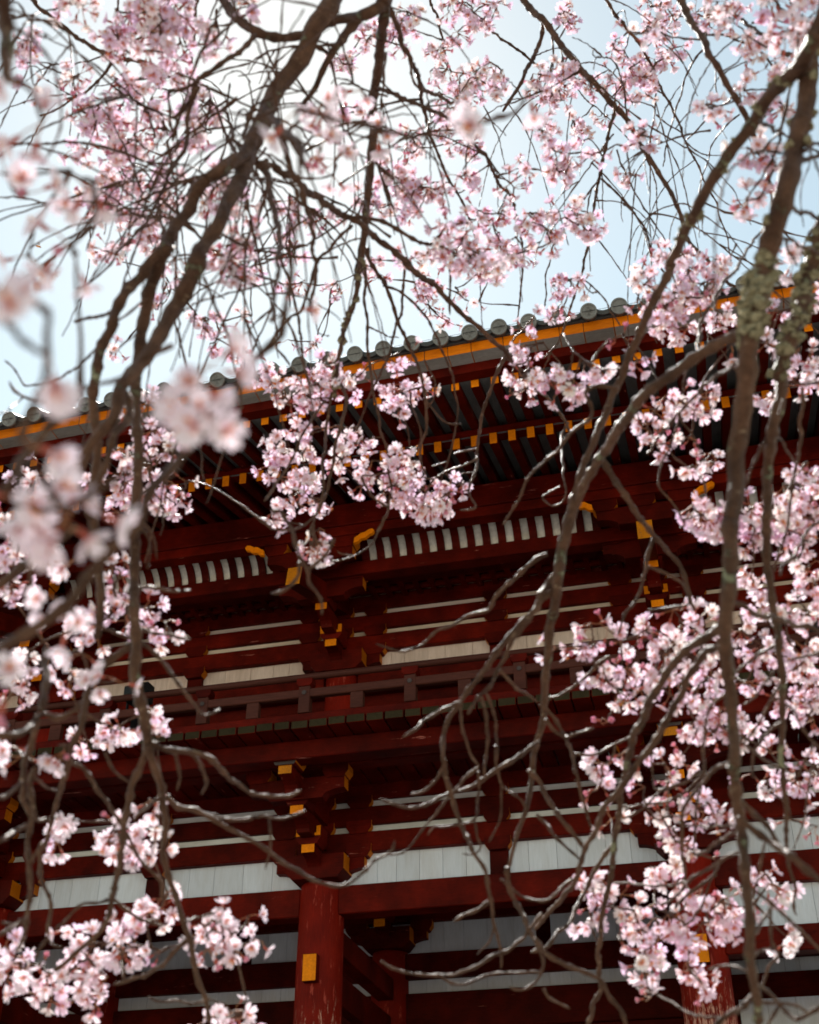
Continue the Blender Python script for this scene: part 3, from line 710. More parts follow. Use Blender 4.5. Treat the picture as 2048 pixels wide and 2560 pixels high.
((60,1176,2347,54,1180,2311,48,1187,2286,43,1191,2260,38,1211,2243,35,1240,2229,33,1276,2218,31,1303,2193,30,1318,2170,30,1318,2142,26,1324,2122),97,68,1),
((627,1462,2501,620,1466,2465,615,1473,2440,609,1477,2414,605,1498,2397,602,1526,2383,600,1563,2372,597,1589,2347,597,1604,2324,597,1604,2296,593,1610,2276),97,68,11),
((26,1321,2126,25,1354,2106,25,1379,2088,23,1382,2062,22,1376,2034,22,1383,2010,20,1378,1983,17,1393,1954,14,1430,1931,14,1454,1911,13,1479,1894),69,52,1),
((593,1607,2280,592,1640,2260,592,1666,2242,590,1668,2216,589,1662,2188,589,1669,2164,587,1664,2137,584,1679,2108,581,1716,2085,581,1740,2066,579,1765,2048),69,52,11),
((226,947,2826,213,989,2840,201,1022,2857,188,1048,2873,177,1066,2875,168,1091,2881,159,1104,2879,146,1114,2870,132,1127,2862,119,1143,2856,108,1157,2854,96,1176,2851,84,1194,2847,73,1224,2853,63,1245,2853,53,1280,2863,42,1308,2866),101,67,4),
((793,1233,2980,779,1275,2994,768,1308,3011,755,1334,3027,744,1352,3029,735,1377,3035,726,1390,3033,713,1400,3025,699,1413,3016,686,1429,3011,675,1443,3008,663,1462,3005,651,1480,3001,640,1510,3007,630,1531,3008,620,1566,3017,609,1594,3020),101,67,14),
((45,1308,2868,33,1312,2841,16,1323,2821,0,1335,2800,-18,1366,2792,-33,1395,2784,-48,1418,2767,-63,1427,2738,-78,1433,2710,-92,1429,2676,-108,1434,2646,-122,1438,2617,-133,1450,2597),67,49,0),
((112,1106,2556,103,1124,2562,83,1148,2578,60,1163,2578,40,1174,2574,20,1192,2575,0,1204,2572,-18,1228,2573,-36,1252,2572,-53,1293,2583,-70,1334,2588,-88,1379,2597,-104,1407,2596,-119,1434,2592,-132,1458,2586),72,63,1),
((-127,1450,2599,-140,1454,2563,-147,1460,2539,-157,1476,2524,-163,1476,2494,-169,1493,2479,-179,1520,2462,-186,1541,2449,-194,1560,2430,-202,1592,2413,-212,1622,2391,-220,1649,2367,-224,1657,2351,-241,1679,2320,-243,1676,2310,-250,1689,2287,-258,1685,2241,-265,1696,2227,-275,1692,2196,-284,1698,2176,-292,1712,2163),94,27,1),
((-165,1499,2516,-184,1501,2494,-197,1488,2457,-211,1478,2431,-228,1483,2414,-245,1493,2402,-263,1503,2387,-281,1524,2383,-300,1549,2377,-313,1555,2367,-326,1561,2354,-340,1562,2336,-349,1567,2313,-348,1557,2281,-349,1562,2268),52,33,0),
((-171,1511,2497,-185,1498,2469,-202,1485,2441,-223,1498,2426,-243,1532,2421,-255,1548,2411,-268,1562,2397,-280,1561,2375,-292,1549,2354,-307,1535,2323),43,24,0),
((-316,1523,2336,-339,1505,2318,-361,1522,2316,-373,1501,2297,-385,1485,2277),28,21,0),
((-316,1524,2336,-316,1530,2305,-318,1562,2298,-316,1579,2282,-305,1577,2263),22,20,0),
((-287,1526,2343,-284,1539,2313,-289,1572,2304,-295,1590,2289,-297,1584,2265,-299,1589,2248),26,22,0),
((-280,1525,2346,-277,1559,2328,-277,1579,2313,-276,1572,2279,-282,1584,2261),22,17,0),
((-258,1513,2373,-246,1533,2361,-235,1574,2364,-221,1595,2357),24,20,0),
((-179,1487,2528,-195,1482,2523,-211,1480,2511,-225,1480,2498,-238,1474,2483,-252,1471,2466,-262,1489,2462,-269,1488,2452,-286,1493,2454,-305,1505,2456,-326,1530,2459,-348,1545,2465,-368,1560,2460,-383,1569,2456,-395,1561,2448,-412,1560,2447,-428,1549,2446,-442,1537,2449),34,15,0),
((-349,1558,2273,-350,1579,2256,-348,1600,2241,-344,1610,2221,-336,1610,2198,-328,1605,2175,-317,1590,2150,-309,1601,2133,-307,1621,2118,-306,1633,2102,-307,1658,2089,-309,1677,2075,-312,1713,2067,-311,1729,2050,-313,1735,2033),39,20,0),
((-350,1565,2264,-360,1574,2252,-382,1609,2252,-399,1623,2252,-412,1621,2250),22,18,0),
((-228,1625,2311,-252,1597,2283,-267,1588,2267,-287,1600,2263,-306,1605,2255,-330,1620,2251,-347,1625,2250,-365,1613,2240,-381,1606,2230,-397,1579,2216,-411,1546,2208,-428,1521,2209),34,19,0),
((-305,1577,2262,-321,1579,2251,-337,1602,2248,-357,1628,2245,-376,1660,2242,-397,1689,2238,-415,1706,2227,-427,1705,2211,-437,1701,2198,-452,1702,2195,-467,1706,2197),24,14,0),
((-306,1581,2257,-309,1605,2243,-311,1601,2219,-313,1589,2195,-325,1581,2186,-352,1591,2188,-375,1608,2195,-385,1611,2185),20,14,0),
((-317,1613,2206,-316,1620,2180,-316,1639,2172,-331,1650,2168,-342,1636,2165),17,11,0),
((-278,1568,2286,-282,1597,2268,-282,1616,2250,-270,1613,2236,-253,1610,2222,-249,1624,2215),22,17,0),
((-279,1599,2241,-282,1609,2204,-294,1635,2196,-304,1637,2177),15,12,0),
((-315,1680,2111,-332,1675,2097,-353,1689,2094,-367,1684,2087),26,22,0),
((-238,1658,2082,-259,1659,2064,-264,1650,2054,-274,1646,2046,-284,1639,2034,-300,1631,2025,-320,1636,2018,-342,1648,2014,-366,1671,2017,-389,1679,2018,-414,1681,2021,-433,1678,2024,-447,1654,2024,-458,1638,2030),25,19,0),
((-385,1667,2015,-372,1679,2009,-361,1697,2008,-345,1706,2013,-329,1712,2020,-313,1713,2024,-291,1694,2019,-267,1679,2014,-251,1699,2018),21,19,0),
((-255,1672,2055,-250,1702,2033,-256,1723,2024,-265,1719,2010,-281,1707,2000,-297,1699,2002),25,19,0),
((-312,1699,2085,-320,1699,2064,-340,1716,2051),17,13,0),
((-283,1661,2150,-285,1678,2129,-280,1681,2108,-271,1674,2088,-261,1663,2066,-247,1646,2044,-233,1637,2024,-214,1645,2015,-196,1660,2008,-179,1679,2001,-172,1683,1994,-163,1703,1982,-154,1707,1967,-146,1712,1948),37,29,0),
((-296,1668,2136,-286,1699,2131,-271,1713,2123,-244,1700,2112,-231,1702,2119,-219,1733,2141,-206,1742,2152),17,22,0),
((38,1279,2281,29,1289,2279,14,1299,2276,0,1316,2276,-12,1336,2276,-25,1353,2271,-37,1386,2272,-47,1399,2262,-57,1424,2262,-68,1457,2261,-78,1479,2255,-88,1508,2249,-98,1542,2242,-108,1576,2236,-120,1633,2227,-130,1672,2210,-139,1706,2196,-145,1728,2181,-153,1761,2167,-165,1789,2145,-174,1810,2124,-183,1837,2107,-191,1868,2089,-200,1913,2066,-200,1938,2049,-213,1972,2035,-233,2018,2013),56,34,1),
((36,1289,2264,26,1311,2266,13,1328,2270,3,1355,2271,-7,1381,2268,-17,1410,2266,-25,1431,2260,-37,1458,2256,-46,1466,2248,-59,1488,2239,-71,1508,2231,-85,1517,2224,-100,1537,2216,-115,1549,2206,-130,1567,2195,-145,1596,2185,-158,1623,2174,-175,1651,2165,-187,1690,2156,-203,1736,2147,-219,1768,2143,-241,1804,2139,-266,1843,2133,-285,1865,2124),47,31,0),
((-153,1828,2227,-177,1834,2199,-191,1841,2186,-204,1836,2162,-215,1818,2134,-224,1787,2105,-237,1750,2079,-253,1739,2064,-271,1732,2053),36,24,0),
((-258,1763,2013,-253,1766,2001,-243,1789,1997,-230,1786,1990),24,15,0),
((-187,1693,2318,-164,1696,2314,-147,1716,2328,-128,1715,2335,-101,1701,2339),23,16,0),
((-215,1609,2339,-207,1618,2327,-193,1623,2318,-172,1595,2304,-144,1587,2307),31,15,0),
((-214,1599,2354,-202,1608,2342,-195,1628,2330,-186,1621,2307,-179,1602,2277,-175,1593,2250,-173,1594,2249,-170,1621,2225,-169,1650,2213,-165,1661,2194),29,22,0),
((-247,1643,2278,-234,1664,2264,-230,1661,2253,-216,1651,2225,-203,1639,2201,-190,1651,2186,-178,1675,2169),38,31,0),
((-243,1680,2226,-235,1683,2217,-212,1665,2184,-198,1679,2167,-188,1682,2154),27,20,0),
((-226,1732,2426,-201,1714,2423,-174,1670,2415,-148,1657,2426,-135,1652,2437,-116,1630,2435),19,23,0),
((-86,1431,2642,-76,1444,2614,-65,1442,2588,-57,1456,2575,-47,1488,2573,-39,1503,2573,-28,1542,2569,-15,1577,2567,-5,1597,2561,1,1606,2546,5,1618,2528,7,1620,2502,11,1624,2490),47,28,0),
((-30,1552,2578,-43,1565,2555,-47,1573,2542,-58,1614,2540,-70,1619,2518,-81,1610,2493,-92,1612,2474,-101,1617,2460),32,18,0),
((-46,1574,2541,-30,1587,2539,-15,1594,2533,-3,1591,2519,2,1584,2499,2,1581,2481,-14,1592,2481,-35,1607,2489,-56,1608,2488),25,16,0),
((521,1860,2695,537,1873,2693,551,1880,2687,564,1877,2673,568,1871,2653,569,1867,2635,552,1878,2635,532,1893,2643,511,1894,2642),25,16,10),
((-50,1383,2724,-57,1385,2725,-77,1388,2734,-93,1386,2732,-97,1384,2719,-94,1395,2705,-96,1402,2694,-110,1400,2680,-126,1417,2679,-142,1434,2677,-160,1458,2680,-174,1473,2679,-191,1498,2686,-209,1532,2689,-223,1554,2679,-237,1561,2663,-255,1572,2646),31,18,0),
((-178,1990,3147,-193,1985,3114,-190,1927,3021,-187,1891,2939,-186,1888,2908,-197,1893,2892,-213,1900,2892,-225,1867,2890,-210,1840,2883,-183,1809,2868),26,16,0),
((101,1126,2523,95,1158,2547,82,1207,2580,69,1263,2614,55,1302,2632,44,1326,2640,31,1350,2645,19,1387,2656,7,1431,2676,-6,1475,2694,-17,1524,2718,-27,1569,2734),27,18,0),
((668,1412,2677,661,1444,2701,649,1493,2734,636,1549,2768,622,1588,2786,611,1612,2794,598,1636,2799,586,1673,2811,574,1717,2830,561,1761,2848,550,1811,2872,540,1855,2888),27,18,10),
((31,1546,2788,21,1577,2777,11,1584,2759,-1,1582,2738,-10,1575,2710,-16,1568,2686,-12,1565,2665,-2,1580,2657,7,1598,2647,14,1632,2651,15,1637,2642,6,1641,2643),19,12,0),
((598,1832,2942,588,1863,2931,578,1870,2913,566,1868,2892,557,1861,2865,551,1854,2840,555,1851,2820,564,1866,2811,574,1884,2801,581,1918,2805,582,1924,2796,572,1927,2797),19,12,10),
((31,1549,2784,32,1551,2773,44,1565,2758,51,1589,2749,54,1588,2736),15,11,0),
((598,1835,2938,599,1837,2927,611,1852,2912,618,1876,2903,621,1874,2890),15,11,10),
((52,1268,2659,58,1282,2680,63,1297,2711,72,1315,2753,84,1329,2790,100,1352,2832,116,1384,2883,134,1428,2943,154,1475,3008,167,1505,3052,193,1543,3120,221,1568,3184),31,19,0),
((619,1554,2813,625,1568,2834,630,1583,2865,639,1601,2908,651,1615,2944,666,1638,2986,683,1671,3037,701,1714,3097,721,1761,3162,734,1791,3206,760,1829,3274,788,1854,3338),31,19,10),
((46,1270,2653,39,1354,2696,36,1452,2747),14,12,0),
((612,1556,2808,606,1640,2850,603,1738,2901),14,12,10),
((-144,1665,3090,-125,1610,3002,-106,1575,2947,-81,1522,2884,-60,1461,2823,-41,1408,2781),18,14,0),
((-198,1814,3213,-184,1845,3204,-169,1854,3180,-163,1864,3154),15,14,0),
((-118,1912,3459,-92,1917,3424,-75,1930,3400,-67,1967,3401,-54,1987,3375),17,15,0),
((-18,1474,2873,-9,1472,2844,0,1454,2799,9,1437,2758),15,10,0),
((549,1761,3027,558,1758,2998,567,1741,2953,576,1723,2912),15,10,10),
((247,1165,2789,233,1189,2769,216,1216,2739,205,1213,2717,194,1206,2677,180,1196,2639,169,1190,2616,160,1196,2595,153,1211,2578,149,1232,2567),119,87,3),
((814,1451,2943,800,1475,2924,783,1502,2893,771,1500,2871,761,1492,2831,747,1482,2793,735,1477,2770,726,1482,2749,720,1497,2732,716,1518,2721),119,87,13),
((151,1229,2572,141,1227,2540,132,1239,2515,125,1278,2513,120,1307,2506,115,1313,2475,110,1317,2444,108,1317,2430),79,62,1),
((718,1515,2726,708,1513,2694,699,1526,2669,692,1564,2667,687,1594,2661,682,1600,2629,677,1604,2598,674,1603,2584),79,62,11),
((108,1315,2433,104,1369,2407,103,1379,2379,102,1391,2348,101,1391,2326,102,1394,2299,99,1403,2272,95,1443,2249,92,1495,2230,88,1524,2211,88,1534,2199),62,36,1),
((675,1601,2587,671,1655,2561,670,1665,2533,669,1677,2502,668,1677,2480,668,1681,2453,666,1689,2426,662,1729,2403,659,1781,2384,655,1810,2365,654,1821,2354),62,36,11),
((88,1529,2208,87,1551,2164,84,1588,2147,84,1643,2140,86,1676,2113,83,1684,2085,86,1689,2066),36,18,0),
((655,1815,2362,653,1837,2318,650,1875,2301,651,1929,2295,653,1962,2267,650,1970,2239,653,1976,2220),36,18,10),
((182,1324,2626,180,1345,2612,177,1372,2607,174,1416,2600,170,1446,2596,166,1465,2583,154,1482,2544,144,1490,2517,130,1508,2492,124,1533,2483),27,15,0),
((749,1610,2780,747,1632,2766,744,1658,2761,741,1702,2754,736,1732,2750,732,1751,2737,721,1769,2698,711,1776,2671,696,1794,2646,690,1819,2637),27,15,10),
((131,1260,2521,144,1310,2534,156,1354,2541,163,1376,2545),13,14,0),
((697,1546,2675,710,1596,2688,723,1640,2695,730,1662,2699),13,14,10),
((128,1262,2516,115,1272,2509,107,1269,2493,98,1270,2477,92,1287,2466),21,15,0),
((695,1548,2670,682,1558,2663,674,1555,2647,664,1556,2631,659,1574,2621),21,15,10),
((44,1222,2275,54,1237,2278,68,1251,2276,86,1283,2285,106,1330,2301,127,1377,2317,153,1407,2317),31,33,0),
((610,1508,2429,620,1523,2432,635,1537,2430,653,1570,2439,673,1616,2455,693,1663,2471,720,1694,2471),31,33,10),
((103,1401,2307,93,1409,2308,77,1441,2315,64,1481,2325,49,1501,2323),25,18,0),
((670,1687,2461,660,1695,2462,644,1727,2469,631,1767,2479,616,1787,2477),25,18,10),
((40,1453,2210,56,1480,2207,71,1525,2211,87,1567,2218,103,1589,2216),19,16,0),
((607,1739,2364,623,1766,2361,638,1811,2365,654,1853,2372,670,1875,2370),19,16,10),
((93,1416,2283,82,1499,2303,69,1587,2325,57,1620,2334),15,13,0),
((660,1702,2437,649,1785,2457,636,1874,2479,624,1906,2488),15,13,10),
((92,1452,2230,87,1466,2233,71,1501,2235,60,1513,2224,54,1541,2217,53,1577,2215),21,18,0),
((659,1738,2384,654,1752,2387,638,1787,2389,627,1799,2378,621,1827,2371,620,1864,2369),21,18,10),
((96,1427,2267,82,1465,2261,68,1484,2247,46,1553,2247),19,16,0),
((663,1714,2421,648,1751,2415,635,1770,2401,613,1839,2401),19,16,10),
((31,1323,2214,22,1338,2216,14,1348,2213,6,1367,2207,0,1397,2198,-4,1436,2195,-7,1484,2194,-8,1500,2195,-16,1580,2199,-24,1634,2194,-29,1668,2184,-36,1711,2169),20,15,0),
((598,1610,2368,588,1624,2370,581,1634,2367,573,1653,2361,567,1683,2352,562,1723,2349,560,1770,2348,559,1787,2350,551,1866,2353,543,1920,2348,538,1954,2339,531,1997,2323),20,15,10),
((27,1367,2150,12,1397,2160,-5,1445,2167,-18,1494,2173,-28,1517,2171,-38,1553,2170,-43,1578,2154,-47,1608,2140,-48,1637,2133,-50,1676,2124,-57,1707,2117,-76,1763,2119,-91,1793,2120),25,20,0),
((594,1653,2304,578,1683,2314,562,1731,2321,549,1780,2327,539,1803,2325,529,1839,2324,523,1864,2308,520,1894,2294,519,1923,2287,517,1962,2278,510,1993,2271,491,2049,2273,476,2079,2274),25,20,10),
((-11,1655,2258,-32,1659,2247,-48,1677,2249,-67,1705,2256,-80,1720,2265,-82,1732,2283,-79,1732,2307,-74,1717,2325),20,16,0),
((556,1941,2412,535,1945,2401,519,1964,2403,500,1991,2410,486,2007,2419,485,2018,2437,487,2018,2461,493,2004,2479),20,16,10),
((-6,1656,2259,-24,1707,2260,-44,1723,2254,-63,1725,2247,-81,1738,2249,-101,1761,2257,-132,1802,2272),20,17,0),
((-99,1808,2274,-117,1818,2267,-134,1811,2258),19,17,0),
((23,1422,2068,14,1456,2075,-4,1488,2079,-18,1524,2082,-35,1562,2087,-53,1614,2096,-74,1687,2116,-99,1757,2139,-119,1800,2156,-140,1831,2169,-161,1859,2178),22,17,0),
((28,1409,2090,2,1507,2128,-39,1649,2182,-50,1686,2199),16,15,0),
((595,1695,2244,569,1793,2282,528,1936,2336,517,1972,2354),16,15,10),
((26,1410,2088,17,1464,2102,0,1531,2118,-11,1586,2128,-27,1662,2147,-40,1711,2167),23,17,0),
((593,1696,2242,584,1750,2256,567,1818,2272,555,1873,2282,540,1948,2301,526,1997,2321),23,17,10),
((-2,1729,2155,-16,1768,2148,-28,1785,2129,-39,1803,2117,-53,1840,2113,-67,1868,2110),17,14,0),
((565,2015,2309,551,2055,2302,539,2071,2283,528,2089,2271,514,2126,2267,500,2155,2264),17,14,10),
((-11,1736,2142,-23,1770,2144,-40,1788,2140,-60,1807,2133,-76,1850,2133),24,21,0),
((556,2023,2296,544,2056,2298,527,2074,2294,507,2093,2287,491,2136,2287),24,21,10),
((23,1351,2082,40,1370,2071,53,1367,2058,63,1355,2043,72,1339,2028,85,1349,2018,98,1358,2010),40,42,0),
((590,1637,2236,607,1657,2225,620,1653,2212,629,1641,2197,638,1626,2183,651,1635,2173,665,1644,2164),40,42,10),
((29,1392,2115,38,1408,2108,49,1400,2090,58,1413,2081,66,1433,2068),32,29,0),
((595,1678,2269,604,1694,2263,616,1686,2244,625,1699,2235,633,1720,2223),32,29,10),
((24,1445,2037,43,1471,2026,57,1490,2016,70,1530,2015,84,1580,2011,101,1614,2000),22,21,0),
((591,1731,2191,610,1757,2180,624,1777,2170,636,1816,2169,650,1866,2165,667,1901,2154),22,21,10),
((51,1568,2048,31,1516,2010,20,1479,1987),23,20,0),
((618,1855,2202,598,1802,2164,586,1765,2141),23,20,10),
((50,1566,2051,46,1567,2019,45,1571,2002,48,1591,1995,37,1611,1986,29,1619,1976,23,1617,1968),21,17,0),
((617,1852,2205,613,1853,2173,612,1857,2156,615,1877,2149,604,1897,2140,596,1905,2130,589,1903,2122),21,17,10),
((18,1436,1958,33,1527,1986,46,1597,2005),12,12,0),
((585,1722,2112,599,1813,2140,612,1883,2160),12,12,10),
((14,1446,1941,-2,1458,1952,-19,1483,1960,-32,1485,1958),16,14,0),
((580,1733,2095,565,1744,2106,547,1769,2114,535,1771,2112),16,14,10),
((13,1461,1920,-3,1442,1906,-14,1419,1896,-24,1417,1890,-30,1414,1883),36,28,0),
((580,1748,2074,564,1728,2061,553,1706,2050,543,1703,2044,537,1700,2037),36,28,10),
((-21,1466,1901,-42,1560,1923,-63,1647,1946,-82,1703,1968,-96,1740,1985,-113,1805,2006),17,15,0),
((545,1752,2055,524,1846,2077,503,1933,2100,484,1989,2122,471,2026,2139,453,2091,2160),17,15,10),
((16,1452,1934,33,1506,1930,41,1527,1926),23,20,0),
((583,1738,2088,600,1793,2084,608,1813,2080),23,20,10),
((14,1465,1915,40,1498,1921,55,1506,1919,69,1539,1918),19,18,0),
((581,1751,2069,607,1784,2075,622,1792,2073,636,1825,2072),19,18,10),
((40,1526,1926,32,1523,1915,24,1537,1905),20,18,0),
((607,1812,2080,599,1809,2069,590,1823,2059),20,18,10),
((41,1527,1926,52,1508,1906,61,1496,1901,82,1486,1910),23,26,0),
((608,1813,2080,618,1794,2060,628,1782,2055,649,1772,2064),23,26,10),
((147,1787,2306,130,1793,2261,126,1820,2248,114,1852,2227,103,1846,2204),14,10,0),
((714,2073,2460,697,2079,2415,693,2107,2402,681,2138,2381,670,2132,2358),14,10,10),
((50,1423,2077,42,1425,2057,36,1442,2045),16,13,0),
((617,1709,2232,609,1712,2211,603,1729,2199),16,13,10),
((97,1439,2251,107,1452,2244,111,1445,2221,120,1455,2210,134,1482,2202),17,17,0),
((664,1725,2405,674,1739,2398,678,1731,2375,687,1741,2364,701,1769,2356),17,17,10),
((128,1475,2210,112,1489,2192,104,1491,2178),15,15,0),
((695,1762,2364,679,1776,2347,671,1778,2332),15,15,10),
((195,1509,2544,172,1481,2512,156,1457,2477,139,1413,2436,125,1381,2406,114,1356,2376),24,17,0),
((762,1795,2698,739,1767,2666,723,1743,2631,706,1699,2590,691,1667,2561,681,1643,2530),24,17,10),
((170,1608,2392,144,1607,2389,122,1602,2383),22,17,0),
((737,1894,2546,711,1893,2543,689,1888,2537),22,17,10),
((136,1210,2504,144,1202,2519),22,19,0),
((703,1497,2658,710,1488,2673),22,19,10),
((194,1242,2569,176,1244,2571,161,1234,2569),19,15,0),
((761,1529,2723,743,1530,2725,728,1520,2723),19,15,10),
((200,1014,2720,223,1079,2800,253,1162,2885),22,16,0),
((766,1300,2874,790,1365,2954,820,1448,3039),22,16,10),
((189,1021,2707,206,1052,2745,232,1094,2795),27,25,0),
((755,1307,2861,773,1338,2899,799,1380,2949),27,25,10),
((172,1042,2669,200,1123,2737,236,1212,2807),22,23,0),
((739,1328,2823,767,1409,2891,803,1498,2961),22,23,10),
((164,1061,2640,183,1097,2658,200,1124,2676,215,1160,2695),22,19,0),
((731,1347,2794,750,1383,2813,767,1410,2830,782,1446,2849),22,19,10),
((176,1140,2709,184,1186,2733,198,1236,2757),17,14,0),
((743,1426,2863,751,1472,2887,765,1523,2912),17,14,10),
((222,1087,2802,220,1124,2812,213,1154,2815,207,1164,2790,213,1212,2798),9,7,0),
((788,1373,2956,787,1410,2966,780,1440,2969,774,1450,2944,779,1498,2952),9,7,10),
((152,984,2745,181,1085,2852,216,1211,2980),22,22,0),
((718,1270,2899,748,1371,3006,783,1497,3134),22,22,10),
((-572,996,2732,-584,995,2723,-598,999,2706,-610,997,2687,-614,993,2666,-622,998,2653,-625,995,2636,-629,1000,2621,-640,1011,2615,-644,1012,2595,-645,1014,2572,-649,1021,2559,-657,1037,2549,-658,1048,2533,-663,1066,2523,-669,1085,2502,-682,1109,2485,-690,1124,2473,-691,1141,2448,-691,1155,2422,-691,1169,2400,-689,1181,2368,-691,1188,2346,-692,1196,2311),72,48,1),
((-1185,969,2815,-1196,968,2806,-1211,972,2789,-1222,969,2770,-1226,966,2749,-1235,970,2737,-1238,968,2719,-1242,973,2704,-1252,984,2698,-1256,985,2679,-1258,986,2655,-1261,994,2642,-1270,1010,2632,-1270,1021,2616,-1275,1038,2606,-1282,1058,2585,-1295,1081,2568,-1302,1097,2556,-1303,1114,2531,-1303,1128,2505,-1303,1141,2483,-1301,1154,2452,-1303,1160,2429,-1304,1169,2394),72,48,11),
((-563,990,2743,-577,1002,2731,-589,1017,2720,-595,1024,2706,-602,1035,2696,-611,1047,2690,-617,1054,2676,-620,1059,2662,-622,1064,2641,-623,1065,2615,-619,1065,2588,-618,1069,2566,-615,1070,2542,-609,1069,2503,-613,1083,2479,-619,1103,2458,-626,1124,2438),89,60,1),
((-1175,963,2826,-1190,975,2814,-1201,990,2803,-1207,997,2789,-1215,1008,2779,-1224,1019,2773,-1229,1027,2759,-1232,1032,2746,-1234,1037,2724,-1235,1038,2698,-1231,1037,2671,-1230,1042,2649,-1228,1043,2625,-1222,1042,2586,-1225,1056,2562,-1231,1076,2541,-1238,1097,2521),89,60,11),
((-511,976,2694,-519,985,2675,-528,990,2659,-540,999,2646,-546,994,2622,-550,986,2596,-555,979,2570,-560,972,2539,-566,960,2507,-572,951,2480,-575,953,2455,-581,955,2438,-594,962,2430,-611,972,2410,-621,977,2383),121,55,1),
((-577,974,2493,-569,972,2457,-570,949,2408,-585,966,2380,-594,970,2353,-590,966,2321),54,33,0),
((-1189,947,2576,-1181,945,2540,-1182,922,2491,-1197,939,2463,-1206,943,2436,-1203,939,2404),54,33,10),
((-666,981,2629,-659,1000,2650,-664,1034,2684,-660,1052,2709),21,23,0),
((-1278,954,2712,-1271,973,2733,-1276,1007,2767,-1273,1024,2792),21,23,10),
((-637,1003,2607,-664,1022,2609,-686,1039,2612,-713,1062,2626,-741,1087,2642,-774,1108,2658,-801,1120,2670,-822,1127,2679,-834,1116,2697,-855,1118,2722),17,13,0),
((-1250,976,2691,-1276,995,2692,-1298,1012,2695,-1325,1035,2709,-1353,1060,2725,-1386,1081,2741,-1413,1093,2753,-1435,1099,2762,-1447,1089,2780,-1467,1090,2805),17,13,10),
((-631,963,2489,-639,951,2477,-656,953,2478,-675,956,2488,-693,957,2498,-699,945,2499,-702,934,2504),23,16,0),
((-1243,936,2572,-1251,924,2560,-1268,926,2561,-1287,929,2571,-1305,930,2581,-1311,918,2582,-1314,907,2587),23,16,10),
((-717,952,2473,-721,972,2496,-736,1003,2535,-738,1016,2553),11,12,0),
((-1330,925,2556,-1334,945,2579,-1348,976,2618,-1350,989,2636),11,12,10),
((-623,994,2627,-599,986,2630,-590,993,2650,-578,989,2651),17,15,0),
((-1235,967,2710,-1211,959,2713,-1203,966,2733,-1190,961,2734),17,15,10),
((-593,1008,2617,-624,1038,2639,-648,1058,2646,-672,1082,2661),12,10,0),
((-1205,981,2700,-1237,1011,2723,-1260,1031,2729,-1284,1055,2744),12,10,10),
((-455,644,2207,-438,649,2210,-420,647,2207,-408,652,2213,-400,659,2223,-398,673,2244,-395,684,2261,-382,686,2268,-371,684,2270),10,32,0),
((-381,586,2139,-384,577,2123,-392,580,2117,-403,586,2112,-413,592,2103,-411,579,2080,-415,576,2070,-418,570,2059),33,26,0),
((-273,665,2243,-287,670,2233,-295,669,2221,-303,670,2207,-311,676,2198,-317,673,2182,-326,673,2170,-335,672,2157,-341,666,2141,-345,663,2129,-349,659,2116,-356,657,2102,-363,657,2076,-370,654,2065,-380,657,2059,-388,657,2048,-398,661,2042,-409,664,2032,-419,669,2027,-429,671,2019,-439,670,2011,-449,669,2003,-460,666,1995),30,44,0),
((-509,989,2675,-503,1011,2653,-505,1037,2654,-506,1061,2654,-519,1107,2666,-519,1125,2648,-519,1137,2637),21,14,0),
((-573,1074,2709,-576,1112,2758,-577,1159,2811,-565,1193,2850,-547,1211,2871,-538,1286,2953),14,15,0),
((-625,1120,2445,-636,1142,2433,-643,1167,2399,-642,1175,2370,-633,1166,2330,-634,1182,2296,-632,1191,2268,-634,1200,2252,-643,1227,2245,-642,1238,2234,-644,1254,2223,-648,1274,2215,-649,1283,2205,-647,1287,2196),65,69,1),
((-1237,1093,2528,-1248,1115,2516,-1255,1140,2482,-1255,1148,2453,-1245,1139,2413,-1246,1155,2379,-1244,1163,2351,-1246,1173,2335,-1255,1199,2328,-1255,1211,2317,-1257,1227,2306,-1260,1246,2298,-1261,1256,2288,-1260,1260,2279),65,69,11),
((-648,1284,2201,-654,1288,2200,-665,1295,2190,-669,1295,2178,-674,1297,2163,-673,1297,2151,-676,1300,2134,-678,1300,2122,-686,1314,2114,-685,1316,2099,-695,1332,2090,-704,1351,2078,-716,1371,2065,-735,1398,2063,-739,1405,2053,-747,1420,2044,-760,1435,2038,-772,1440,2028,-788,1448,2021,-800,1446,2010,-817,1449,2000,-823,1445,1994),46,30,0),
((-1260,1257,2284,-1267,1261,2283,-1277,1268,2273,-1282,1268,2261,-1287,1270,2246,-1285,1270,2234,-1288,1273,2217,-1291,1272,2206,-1298,1287,2198,-1297,1289,2182,-1307,1304,2173,-1317,1324,2161,-1328,1344,2148,-1347,1371,2146,-1351,1378,2136,-1359,1393,2128,-1372,1408,2121,-1384,1413,2111,-1400,1421,2105,-1412,1419,2093,-1430,1422,2083,-1435,1418,2077),46,30,10),
((-648,1282,2204,-645,1283,2195,-646,1297,2186,-645,1311,2175,-649,1333,2166,-649,1341,2153,-657,1368,2145,-667,1389,2130,-677,1409,2120,-678,1421,2107,-679,1437,2092,-676,1449,2077,-668,1449,2061,-660,1449,2045,-658,1459,2034,-651,1460,2020,-648,1466,2006,-646,1476,1989,-643,1482,1975,-643,1501,1964,-640,1512,1951,-643,1529,1940),50,30,0),
((-641,1317,2155,-632,1342,2151,-620,1357,2150,-609,1374,2147,-597,1390,2143,-582,1401,2138,-562,1403,2126,-548,1411,2118,-535,1418,2108,-522,1424,2096,-505,1425,2083,-491,1440,2079,-474,1455,2078,-463,1468,2080,-451,1481,2088,-438,1493,2103,-427,1504,2118,-412,1511,2129,-403,1510,2145),35,18,0),
